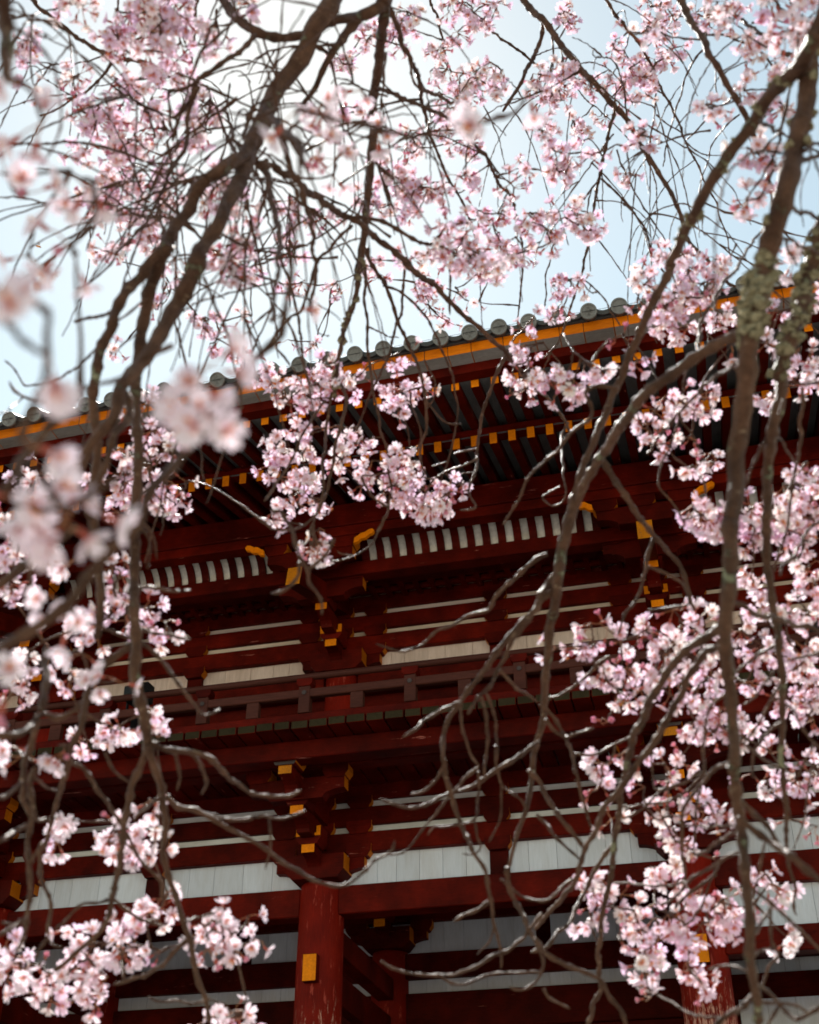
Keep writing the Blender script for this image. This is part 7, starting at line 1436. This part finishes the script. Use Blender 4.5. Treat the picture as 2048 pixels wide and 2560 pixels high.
(-1605,1505,2531,3,0),(-949,1470,2429,2,0),(-1561,1443,2513,2,0),(-924,1513,2462,4,0),(-1536,1486,2545,4,0),(-901,1507,2436,2,0),
(-1513,1480,2519,2,0),(-906,1505,2429,3,0),(-1518,1478,2512,3,0),(-930,1555,2471,1,0),(-1543,1528,2554,1,0),(-1020,1540,2445,3,0),
(-1632,1513,2528,3,0),(-1023,1534,2444,2,0),(-1635,1507,2527,2,0),(-998,1516,2498,2,0),(-1610,1489,2581,2,0),(-959,1500,2500,2,0),
(-1572,1472,2584,2,0),(-800,1567,2402,4,0),(-1412,1540,2485,4,0),(-821,1595,2413,2,0),(-1434,1568,2496,2,0),(-810,1572,2401,1,0),
(-1423,1545,2484,1,0),(-808,1616,2377,2,0),(-1420,1589,2460,2,0),(-902,1567,2351,3,0),(-1514,1539,2434,3,0),(-907,1582,2368,3,0),
(-1520,1555,2451,3,0),(-876,1603,2390,3,0),(-1489,1576,2473,3,0),(-871,1638,2404,2,0),(-1483,1610,2487,2,0),(-857,1582,2383,4,0),
(-1469,1554,2466,4,0),(-892,1614,2397,3,0),(-1504,1587,2480,3,0),(-832,1549,2362,2,0),(-1444,1522,2446,2,0),(-827,1524,2358,1,0),
(-1439,1497,2441,1,0),(-1048,1564,2428,3,0),(-1660,1537,2512,3,0),(-829,1475,2616,2,0),(-1442,1448,2700,2,0),(-637,1025,2313,2,0),
(-1249,997,2396,2,0),(-642,1083,2229,2,0),(-1254,1055,2312,2,0),(-617,1118,2211,2,0),(-1229,1090,2294,2,0),(-636,1112,2208,2,0),
(-1248,1084,2291,2,0),(-501,786,2113,2,0),(-482,785,2092,2,0),(-472,782,2087,1,0),(-424,633,1958,2,0),(-792,1237,2189,3,0),
(-1405,1210,2272,3,0),(-819,1248,2210,4,0),(-1431,1221,2293,4,0),(-732,1227,2184,3,0),(-1344,1200,2267,3,0),(-734,1221,2190,1,0),
(-1346,1194,2273,1,0),(-850,1481,2203,4,0),(-1462,1454,2286,4,0),(-877,1509,2206,1,0),(-1490,1482,2289,1,0),(-902,1538,2196,4,0),
(-1514,1511,2279,4,0),(-919,1564,2205,2,0),(-1531,1537,2288,2,0),(-832,1582,2196,3,0),(-1444,1555,2280,3,0),(-826,1549,2206,2,0),
(-1438,1522,2289,2,0),(-806,1520,2210,4,0),(-1418,1493,2293,4,0),(-802,1525,2193,3,0),(-1415,1498,2276,3,0),(-791,1612,2199,4,0),
(-1404,1585,2283,4,0),(-801,1570,2218,2,0),(-1414,1542,2301,2,0),(-790,1570,2200,4,0),(-1402,1543,2283,4,0),(-748,1511,2232,2,0),
(-1360,1483,2315,2,0),(-748,1518,2231,1,0),(-1360,1491,2314,1,0),(-751,1500,2230,2,0),(-1363,1473,2313,2,0),(-797,1631,2239,3,0),
(-1409,1604,2322,3,0),(-772,1526,2166,2,0),(-1384,1498,2249,2,0),(-802,1587,2193,2,0),(-1414,1560,2277,2,0),(-769,1621,2134,4,0),
(-1381,1594,2217,4,0),(-775,1645,2144,1,0),(-1388,1617,2227,1,0),(-785,1605,2104,4,0),(-1397,1578,2187,4,0),(-772,1621,2118,4,0),
(-1385,1594,2202,4,0),(-790,1655,2113,1,0),(-1402,1628,2196,1,0),(-833,1634,2081,4,0),(-1445,1607,2164,4,0),(-811,1635,2102,2,0),
(-1424,1608,2185,2,0),(-854,1672,2079,4,0),(-1466,1645,2162,4,0),(-772,1515,2067,2,0),(-1384,1488,2150,2,0),(-821,1649,2078,3,0),
(-1433,1622,2161,3,0),(-851,1713,2088,2,0),(-1463,1686,2171,2,0),(-801,1586,2056,2,0),(-1413,1559,2139,2,0),(-799,1602,2061,3,0),
(-1411,1575,2144,3,0),(-792,1680,2075,2,0),(-1404,1652,2158,2,0),(-778,1614,2061,3,0),(-1390,1587,2144,3,0),(-700,1620,2090,2,0),
(-699,1638,2104,2,0),(-698,1644,2103,2,0),(-675,1608,2091,3,0),(-679,1625,2077,2,0),(-708,1649,2100,3,0),(-671,1655,2061,2,0),
(-719,1680,2080,3,0),(-681,1672,2071,4,0),(-707,1649,2064,4,0),(-677,1655,2084,3,0),(-667,1688,2117,3,0),(-641,1655,2075,3,0),
(-690,1585,2061,2,0),(-732,1676,2094,1,0),(-885,1586,2087,3,0),(-1497,1559,2170,3,0),(-883,1608,2071,2,0),(-1495,1580,2154,2,0),
(-907,1642,2080,2,0),(-1519,1615,2163,2,0),(-861,1598,2048,2,0),(-1473,1571,2131,2,0),(-846,1566,2043,2,0),(-1458,1538,2126,2,0),
(-897,1627,2074,3,0),(-1509,1599,2157,3,0),(-879,1641,2080,2,0),(-1491,1613,2163,2,0),(-869,1632,2066,1,0),(-1481,1605,2149,1,0),
(-909,1675,2053,2,0),(-1522,1647,2137,2,0),(-884,1668,2053,2,0),(-1497,1641,2136,2,0),(-887,1593,2026,4,0),(-1499,1565,2110,4,0),
(-892,1648,2057,4,0),(-1504,1621,2141,4,0),(-916,1664,2060,2,0),(-1528,1637,2143,2,0),(-908,1679,2032,2,0),(-1520,1652,2115,2,0),
(-884,1707,2027,3,0),(-1497,1680,2110,3,0),(-895,1662,2025,2,0),(-1507,1635,2108,2,0),(-875,1668,2010,2,0),(-1487,1641,2093,2,0),
(-934,1730,2024,2,0),(-1547,1703,2107,2,0),(-831,1604,2024,3,0),(-1443,1577,2107,3,0),(-974,1613,2053,4,0),(-1586,1586,2136,4,0),
(-933,1574,2039,2,0),(-1545,1546,2122,2,0),(-984,1641,2060,2,0),(-1597,1614,2143,2,0),(-1019,1658,2051,4,0),(-1632,1631,2135,4,0),
(-988,1612,2050,2,0),(-1600,1585,2133,2,0),(-971,1635,2019,3,0),(-1583,1608,2102,3,0),(-921,1604,2020,3,0),(-1534,1577,2103,3,0),
(-908,1584,2028,4,0),(-1520,1557,2111,4,0),(-949,1599,2036,2,0),(-1561,1571,2119,2,0),(-960,1692,2030,4,0),(-1572,1665,2113,4,0),
(-962,1684,2019,2,0),(-1574,1657,2102,2,0),(-1026,1652,2089,3,0),(-1638,1625,2172,3,0),(-1005,1634,2072,2,0),(-1617,1607,2155,2,0),
(-926,1592,2044,1,1),(-1538,1564,2127,1,1),(-695,1697,1983,3,0),(-689,1750,1996,4,0),(-758,1780,2000,2,0),(-710,1683,1982,2,0),
(-689,1720,1997,3,0),(-698,1746,2002,3,0),(-667,1700,1992,1,0),
]
HUBS = (
    ((-0.522, 1.109, 3.035), 5),
    ((-0.494, 1.167, 3.051), 5),
    ((-0.615, 1.098, 3.196), 4),
    ((-0.644, 1.120, 3.063), 5),
    ((-0.391, 1.157, 3.371), 4),
    ((-0.518, 1.077, 2.903), 3),
    ((-0.443, 1.407, 3.172), 5),
    ((-0.004, 1.863, 3.929), 5),
    ((-0.947, 1.372, 3.752), 4),
    ((0.149, 1.928, 3.714), 3),
)
tree = link('cherry_tree', None, None, (2.6, -2.2, 0), label='weeping cherry tree in pale pink bloom hanging over the view', category='tree')
TOFF = Vector((2.6, -2.2, 0))
nr = np.random.default_rng(4)
def catmull(P, step):
    P = np.asarray(P, float); out = []
    Q = np.vstack([2*P[0]-P[1], P, 2*P[-1]-P[-2]])
    for i in range(1, len(Q)-2):
        p0, p1, p2, p3 = Q[i-1], Q[i], Q[i+1], Q[i+2]
        n_ = max(2, int(np.linalg.norm(p2-p1)/step))
        for k in range(n_):
            t = k/n_
            out.append(.5*((2*p1)+(-p0+p2)*t+(2*p0-5*p1+4*p2-p3)*t*t+(-p0+3*p1-3*p2+p3)*t**3))
    out.append(Q[-2]); return np.array(out)
def tube(C, rad, sides):
    """vertices and quads of a tapering tube through points C with radii rad"""
    C = np.asarray(C, float); T = np.gradient(C, axis=0); T /= np.maximum(np.linalg.norm(T, axis=1, keepdims=True), 1e-9)
    ref = np.array([.37, .81, .45]); 
    U = np.cross(T, ref); U /= np.maximum(np.linalg.norm(U, axis=1, keepdims=True), 1e-6); W = np.cross(T, U)
    a = np.linspace(0, 2*np.pi, sides, endpoint=False)
    rad = np.asarray(rad)
    if rad.ndim == 1: rad = np.repeat(rad[:, None], sides, 1)
    V = C[:, None]+rad[:, :, None]*(np.cos(a)[None, :, None]*U[:, None]+np.sin(a)[None, :, None]*W[:, None])
    n_ = len(C); i = np.arange(n_-1)[:, None]*sides; k = np.arange(sides)[None]; k2 = (k+1) % sides
    F = np.stack([i+k, i+k2, i+sides+k2, i+sides+k], -1).reshape(-1, 4)
    return V.reshape(-1, 3), F
def fast_mesh(name, V, F, mt, smooth=True, colors=None):
    me = bpy.data.meshes.new(name); F = np.asarray(F, np.int32); k = F.shape[1]
    me.vertices.add(len(V)); me.vertices.foreach_set('co', np.asarray(V, np.float32).ravel())
    me.loops.add(F.size); me.loops.foreach_set('vertex_index', F.ravel())
    me.polygons.add(len(F)); me.polygons.foreach_set('loop_start', np.arange(0, F.size, k, dtype=np.int32))
    if smooth: me.polygons.foreach_set('use_smooth', np.ones(len(F), bool))
    me.materials.append(M[mt]); me.update(calc_edges=True); 
    if colors is not None:
        ca = me.color_attributes.new('flower', 'FLOAT_COLOR', 'POINT'); ca.data.foreach_set('color', np.asarray(colors, np.float32).ravel())
    return me
def tpart(name, me, parent=None, **props):
    o = bpy.data.objects.new(name, me); COL.objects.link(o); o.parent = parent or tree
    if parent is None: o.matrix_parent_inverse = Matrix.Translation(-TOFF)
    for k, v in props.items(): o[k] = v
    return o
SAMP = []                                               # points along the branches, for twigs to grow from
def cap(V, F, sides):
    n0 = len(V); ends = [V[:sides].mean(0), V[-sides:].mean(0)]
    V = np.vstack([V, ends]); k = np.arange(sides); k2 = (k+1) % sides
    f0 = np.stack([k2, k, np.full(sides, n0), np.full(sides, n0)], -1); L = n0-sides
    f1 = np.stack([L+k, L+k2, np.full(sides, n0+1), np.full(sides, n0+1)], -1)
    return V, F, f0[:, :3], f1[:, :3]
OV, OF = [], []
def branch(P, r0, r1, mt, beside=False):
    P = np.array(P, float).reshape(-1, 3)/1000.
    r0 *= 1e-4; r1 *= 1e-4; rm = max(r0, r1)
    C = catmull(P, max(.006, rm*.9))
    n_ = len(C); t = np.linspace(0, 1, n_)
    rad = r0+(r1-r0)*t
    wob = np.cumsum(nr.normal(0, 1, (n_, 3)), 0); wob -= np.linspace(wob[0], wob[-1], n_)
    C = C+wob*rm*.012
    # nodes: small swellings along the wood
    d = np.cumsum(np.r_[0, np.linalg.norm(np.diff(C, axis=0), axis=1)])
    sp_ = .020+rm*1.6; ph = nr.uniform(0, sp_)
    kn = int(d[-1]/sp_)+3; off_ = nr.normal(0, 1, (kn, 3))*min(.0017, rm*(.5 if rm < .006 else .2))
    for ax in range(3): C[:, ax] += np.interp(d, np.arange(kn)*sp_, off_[:, ax])
    sw = np.exp(-(((d+ph) % sp_-sp_/2)/(.0035+rm*.2))**2)
    sides = 12 if rm > .018 else (8 if rm > .006 else 6)
    rr_ = rad*(.90+.48*sw*min(1, .004/rm+.12))
    rr_ = rr_[:, None]*(1+nr.normal(0, .035, (n_, sides)))
    rr_[-1] *= .55
    V, F = tube(C, rr_, sides)
    V, F, f0, f1 = cap(V, F, sides)
    if beside:                                          # boughs beside the view are one mass
        OV.append(V); OF.extend((F+sum(map(len, OV[:-1]))).tolist()); 
        for i in range(0, n_, max(1, n_//max(3, int(d[-1]/.03)))): SAMP.append((C[i][0], C[i][1], C[i][2], rad[i]))
        return None, C, rad
    me = bpy.data.meshes.new('branch')
    me.from_pydata(V.tolist(), [], F.tolist()+f0.tolist()+f1.tolist()); me.materials.append(M[mt])
    me.polygons.foreach_set('use_smooth', [True]*len(me.polygons)); me.update()
    o = tpart('branch', me)
    step = max(1, n_//max(3, int(d[-1]/.03)))
    for i in range(0, n_, step): SAMP.append((C[i][0], C[i][1], C[i][2], rad[i]))
    return o, C, rad
def lumps(parent, C, rad, i0, i1, count, s0, s1):
    """crusts of lichen sitting on a branch"""
    bm = bmesh.new()
    for k in range(count):
        i = int(nr.integers(i0, i1)); dv = nr.normal(0, 1, 3); dv /= np.linalg.norm(dv)
        c = C[i]+dv*rad[i]*.92
        s_ = nr.uniform(s0, s1)
        mtx = Matrix.Translation(Vector(c)) @ Matrix.Rotation(nr.uniform(0, 6), 4, Vector(dv)) @ Matrix.Diagonal((s_, s_*nr.uniform(.5, 1), s_*nr.uniform(.5, 1), 1))
        r_ = bmesh.ops.create_icosphere(bm, subdivisions=2, radius=1, matrix=mtx)
        for v in r_['verts']: v.co += Vector(nr.normal(0, .22, 3)*s_)
    me = bpy.data.meshes.new('lichen'); bm.to_mesh(me); bm.free(); me.materials.append(M['lichen'])
    me.polygons.foreach_set('use_smooth', [True]*len(me.polygons))
    o = bpy.data.objects.new('lichen', me); COL.objects.link(o); o.parent = parent; o['kind'] = 'stuff'
for (P, r0, r1, fl) in TREE_BRANCHES:
    if fl >= 10: branch(P, r0, r1, 'bark', True); continue
    o, C, rad = branch(P, r0, r1, 'bark_lichen' if fl else 'bark')
    if fl >= 2:
        n_ = len(C)
        lumps(o, C, rad, *((0, int(n_*.34), 150, .0025, .009) if fl == 2 else (0, n_-1, 110, .003, .009) if fl == 3 else (int(n_*.0), n_-1, 26, .003, .008)))

tpart('outer_boughs', fast_mesh('outer_boughs', np.vstack(OV), np.array(OF), 'bark_lichen'), kind='stuff')
# trunk behind the viewer and the limbs that carry the crown over the view
tp = [(2.6, -2.2, -.1), (2.55, -2.2, .8), (2.4, -2.1, 1.8), (2.2, -1.9, 2.8), (1.9, -1.6, 3.6), (1.4, -1.0, 4.3)]
C = catmull(tp, .08); n_ = len(C)
V, F = tube(C, np.linspace(.30, .13, n_)[:, None]*(1+nr.normal(0, .03, (n_, 20))), 20)
tpart('trunk', fast_mesh('trunk', V, F, 'bark_lichen'))
for tgt, rr0, rr1 in (
    ((-0.401, 1.096, 3.366), 0.050, 0.017),
    ((-0.329, 1.147, 3.409), 0.040, 0.012),
    ((0.264, 0.957, 2.914), 0.040, 0.011),
    ((0.141, 1.455, 3.674), 0.030, 0.007),
    ((-0.188, 1.803, 4.305), 0.030, 0.009),
    ((-1.150, 1.312, 3.943), 0.020, 0.004),
    ((0.007, 1.793, 4.212), 0.020, 0.004),
    ((-0.589, 1.084, 3.403), 0.030, 0.008),
    ((0.246, 1.166, 2.786), 0.030, 0.012),
):
    A = np.array([1.4, -1.0, 4.3]); B = np.array(tgt); mid = (A+B)/2+np.array([0, 0, .30])
    C = catmull([A, mid, B], .05); n_ = len(C)
    V, F = tube(C, np.linspace(rr0, rr1, n_)[:, None]*(1+nr.normal(0, .03, (n_, 12))), 12)
    tpart('limb', fast_mesh('limb', V, F, 'bark'))

# ---- blossoms: a few flower shapes, coloured from base to tip
def add_petal(V, F, Cc, ang, cup, L, wd, open_):
    rows = [(.05, .08, 0), (.30, .26, 0), (.58, .44, 0), (.84, .47, 0), (1.0, .26, -.13)]
    i0 = len(V); ca, sa = math.cos(ang), math.sin(ang)
    tw = nr.uniform(-.25, .25); wdn = wd*nr.uniform(.9, 1.1)
    for j, (t, wf, notch) in enumerate(rows):
        for s_ in (-1, 0, 1):
            rr_ = t*L+(notch*L if s_ == 0 else 0)
            lat = s_*wf*wdn
            el = open_*(1 if t > .1 else .5)
            rad_ = rr_*math.cos(el); zz = rr_*math.sin(el)+cup*(t*t)*L*.35+(abs(s_)*.10+s_*tw*.3)*wdn*wf
            V.append((rad_*ca-lat*sa, rad_*sa+lat*ca, zz))
            if t < .1: c_ = (.68, .30, .33)
            elif t < .35: c_ = (.87, .72, .79)
            elif t < .9: c_ = (.92, .825, .90)
            else: c_ = (.88, .725, .825)
            Cc.append((*c_, 1.0))
    for j in range(4):
        for s_ in range(2):
            a = i0+j*3+s_; F.append((a, a+1, a+4)); F.append((a, a+4, a+3))
def add_tube(V, F, Cc, pts, rads, col, sides=4):
    Vt, Ft = tube(np.array(pts), np.array(rads), sides); o_ = len(V)
    V += [tuple(q) for q in Vt]; Cc += [(*col, 0.12)]*len(Vt)
    for q in Ft: F.append((q[0]+o_, q[1]+o_, q[2]+o_)); F.append((q[0]+o_, q[2]+o_, q[3]+o_))
PED = .024
def flower(kind):
    V, F, Cc = [], [], []
    bx, by = nr.uniform(-.004, .004, 2)
    add_tube(V, F, Cc, [(0, 0, -PED), (bx, by, -PED*.5), (0, 0, -.007)], [.0008, .0007, .0009], (.36, .15, .07), 3)
    add_tube(V, F, Cc, [(0, 0, -.008), (0, 0, -.005), (0, 0, .0005)], [.0012, .0022, .0018], (.40, .085, .055), 5)
    if kind == 'bud':
        for k in range(5):
            add_petal(V, F, Cc, 2*math.pi*k/5+.2, -.6, .0105, .009, 1.25)
        for i in range(len(Cc)):
            if Cc[i][3] > .5: Cc[i] = (.78, .36, .46, .8)
        return np.array(V), np.array(F), np.array(Cc)
    op = {'open': .25, 'wide': .05, 'half': .75, 'cup': .45}[kind]
    r0_ = nr.uniform(0, 6)
    for k in range(5):
        add_petal(V, F, Cc, r0_+2*math.pi*k/5+nr.uniform(-.1, .1), nr.uniform(.1, .5), .0148*nr.uniform(.92, 1.06), .0112, op+nr.uniform(-.2, .2))
    for k in range(9):                                  # stamens
        a = nr.uniform(0, 6.28); el = nr.uniform(.7, 1.35); l = nr.uniform(.006, .009)
        d = np.array([math.cos(a)*math.cos(el), math.sin(a)*math.cos(el), math.sin(el)])*l
        p = np.array([-math.sin(a), math.cos(a), 0])*.0004; o_ = len(V)
        V += [tuple(p), tuple(-p), tuple(d+p*2.2), tuple(d-p*2.2)]
        Cc += [(.62, .22, .22, .3), (.62, .22, .22, .3), (.80, .36, .10, .3), (.80, .36, .10, .3)]
        F += [(o_, o_+1, o_+3), (o_, o_+3, o_+2)]
    return np.array(V), np.array(F), np.array(Cc)
KINDS_ = ['open', 'wide', 'cup', 'half', 'open', 'half', 'cup', 'open']
FL = [flower(k) for k in KINDS_]; BUD = [flower('bud') for k in range(2)]

NOD = np.array([q[:3] for q in NODES], float)/1000.
# ---- twigs: every spray of blossom is joined to the nearest wood
SM = np.array(SAMP)
pts = SM[:, :3].copy()
attach = []
NN = len(NOD)
best = np.full(NN, 1e9); bi = np.zeros(NN, int)
for i in range(NN):
    d = np.linalg.norm(pts-NOD[i], axis=1)-np.minimum(SM[:, 3], .02); j = int(d.argmin()); best[i] = d[j]; bi[i] = j
done = np.zeros(NN, bool); src = [('b', int(j)) for j in bi]
order = []
for _ in range(NN):
    b_ = np.where(done, 1e9, best); i = int(b_.argmin()); done[i] = True; order.append((i, src[i]))
    d = np.linalg.norm(NOD-NOD[i], axis=1)*1.08+.01
    for j in np.where((d < best) & ~done)[0]: best[j] = d[j]; src[j] = ('n', i)
TV, TF, to = [], [], 0
def add_twig(Cp, ra, rb, sides=5):
    global to
    n_ = len(Cp); rad = np.linspace(ra, rb, n_)*(1+.5*(nr.random(n_) < .3))
    V, F = tube(Cp, rad, sides); TV.append(V); TF.append(F+to); to += len(V)
for i, (k, j) in order:
    A = SM[j, :3] if k == 'b' else NOD[j]; B = NOD[i]; L = np.linalg.norm(B-A)
    if L < .004: continue
    side = nr.normal(0, 1, 3)*L*.07; sag = np.array([0, 0, -L*.05])
    mid1 = A+(B-A)*.33+side*.7+sag*.3; mid2 = A+(B-A)*.68+side+sag
    Cp = catmull([A, mid1, mid2, B], .012); Cp = Cp+nr.normal(0, .0006, Cp.shape)
    add_twig(Cp, .0016+min(.0010, L*.004), .0010)
# bare side twigs: they leave the wood sideways and then droop
for q in range(1500):
    j = int(nr.integers(len(SM))); A = SM[j, :3]
    if SM[j, 3] > .02: continue
    high = (A[2]-1.6) > 1.03*math.hypot(A[0], A[1])
    if not high and nr.random() < .6: continue
    L = nr.uniform(.10, .38) if high and nr.random() < .35 else nr.uniform(.004, .016)
    dv = nr.normal(0, 1, 3); dv[2] = dv[2]*.5-.5; dv /= np.linalg.norm(dv)
    droop = nr.uniform(.5, 1.0)
    tt = np.linspace(0, 1, 5)[:, None]
    Q = A+dv*L*(tt-.35*tt*tt)+np.array([0, 0, -droop*L])*tt*tt+nr.normal(0, .018, 3)*L*np.sin(tt*5)
    Cp = catmull(Q, .010); Cp = Cp+nr.normal(0, .0005, Cp.shape)
    if L < .02: add_twig(Cp[:3] if len(Cp) > 3 else Cp, .0019, .0012)
    else: add_twig(Cp, .0015, .0008)
# webs of fine forking twigs where the limbs divide
for hub, cnt in HUBS:
    for q in range(cnt):
        A = np.array(hub)+nr.normal(0, .05, 3); L = nr.uniform(.2, .58)
        dv = nr.normal(0, 1, 3); dv[2] = dv[2]*.7-.35; dv /= np.linalg.norm(dv); droop = nr.uniform(.1, .6)
        tt = np.linspace(0, 1, 7)[:, None]
        Q = A+dv*L*(tt-.3*tt*tt)+np.array([0, 0, -droop*L])*tt*tt+nr.normal(0, .03, 3)*L*np.sin(tt*6)
        Cp = catmull(Q, .014); Cp = Cp+nr.normal(0, .0008, Cp.shape); add_twig(Cp, .0021, .0008)
        for k in range(int(nr.integers(2, 5))):
            i = int(nr.integers(len(Cp)//4, len(Cp)-1)); l = nr.uniform(.06, .2)
            d2 = dv+nr.normal(0, .7, 3); d2 /= np.linalg.norm(d2)
            Q2 = Cp[i]+d2*l*tt+np.array([0, 0, -.4*l])*tt*tt; C2 = catmull(Q2, .014); add_twig(C2+nr.normal(0, .0006, C2.shape), .0016, .0008)
tpart('twigs', fast_mesh('twigs', np.vstack(TV), np.vstack(TF), 'bark'), kind='stuff')

# ---- flowers in sprays
def rot_to(d, spin):
    return (Vector(d).to_track_quat('Z', 'Y').to_matrix() @ Matrix.Rotation(spin, 3, 'Z'))
INST = []
for q in NODES:
    c = np.array(q[:3], float)/1000.; n_ = q[3]; fl = q[4]
    for k in range(n_):
        if fl == 2: d = -np.array(fwd)+nr.normal(0, .15, 3)
        else:
            d = nr.normal(0, 1, 3); d[2] = d[2]*.8-.45
            if c[2] > 2.6: d[2] -= .25
        d /= np.linalg.norm(d)
        m3 = rot_to(d, nr.uniform(0, 6.28)); s_ = nr.uniform(.72, 1.07)
        dd = d*.85+np.array([0, 0, -.25])+nr.normal(0, .18, 3); 
        p = c+d*PED*s_*1.0
        bud = fl == 1 or (fl == 0 and nr.random() < .10)
        INST.append((p, np.array(m3)*s_, int(nr.integers(2)) if bud else int(nr.integers(8)), bud))
dist = np.array([(Vector(p)-EYE).dot(fwd) for p, *_ in INST])
def inview(p):
    v = Vector(p)-EYE; z = v.dot(fwd)
    return abs(v.dot(rt)/z) < .34 and abs(v.dot(up)/z) < .42
near = [i for i in np.argsort(dist) if inview(INST[i][0])][:300]
near_set = set(int(i) for i in near)
TM = {}
for i in near:
    p, m3, k, bud = INST[i]
    if (bud, k) not in TM:
        V, F, Cc = (BUD if bud else FL)[k]
        TM[(bud, k)] = fast_mesh('blossom', V, F, 'blossom', True, Cc)
    o = bpy.data.objects.new('blossom', TM[(bud, k)]); COL.objects.link(o); o.parent = tree
    mw = Matrix(((*m3[0], p[0]-TOFF.x), (*m3[1], p[1]-TOFF.y), (*m3[2], p[2]-TOFF.z), (0, 0, 0, 1)))
    o.matrix_local = mw
BV, BF, BC, bo = [], [], [], 0
for i, (p, m3, k, bud) in enumerate(INST):
    if i in near_set: continue
    V, F, Cc = (BUD if bud else FL)[k]
    BV.append(V @ m3.T+p); BF.append(F+bo); bo += len(V)
    c_ = Cc.copy(); c_[:, :3] *= np.array([1, nr.uniform(.86, 1.07), nr.uniform(.92, 1.06)])*nr.uniform(.86, 1.05); BC.append(np.clip(c_, 0, 1))
tpart('blossoms', fast_mesh('blossoms', np.vstack(BV), np.vstack(BF), 'blossom', True, np.vstack(BC)), kind='stuff')

# ------------------------------------------------------------------ bees among the blossom
def bee(loc, scale, rz, label):
    t = link('bee', None, None, loc, label=label, category='bee', group='bees among the blossom')
    t.rotation_euler = (0.2, 0, rz); t.scale = (scale,)*3
    bm = bmesh.new()
    for (cx, sx, sz) in ((-.0048, .0042, .0026), (0, .0026, .0026), (.0032, .0017, .0019)):
        bmesh.ops.create_uvsphere(bm, u_segments=12, v_segments=8, radius=1, matrix=Matrix.Translation((cx, 0, -.0006 if cx < -.003 else 0)) @ Matrix.Diagonal((sx, sz, sz, 1)))
    me = bpy.data.meshes.new('body'); bm.to_mesh(me); bm.free(); me.materials.append(M['bee'])
    me.polygons.foreach_set('use_smooth', [True]*len(me.polygons)); link('body', me, t)
    for sy in (-1, 1):
        wg = MB(); wg.v += [(0, sy*.001, .002), (-.002, sy*.010, .005), (-.006, sy*.010, .005), (-.005, sy*.003, .003), (0, sy*.001, .0023), (-.002, sy*.010, .0053), (-.006, sy*.010, .0053), (-.005, sy*.003, .0033)]
        wg.face((0, 1, 2, 3)); wg.face((4, 7, 6, 5)); wg.face((0, 4, 5, 1)); wg.face((1, 5, 6, 2)); wg.face((2, 6, 7, 3)); wg.face((3, 7, 4, 0))
        link('wing', wg.mesh('wing', 'wing'), t)
bee((-0.116, 1.764, 2.420), 1.0, 2.2, 'orange honey bee hovering under the blossom at lower right')
bee((-1.346, 1.966, 4.005), 1.0, .3, 'small dark bee flying in open sky, higher of two on the left')
bee((-1.483, 1.968, 3.953), 1.0, .8, 'small dark bee flying low in the sky above the big blurred flower')
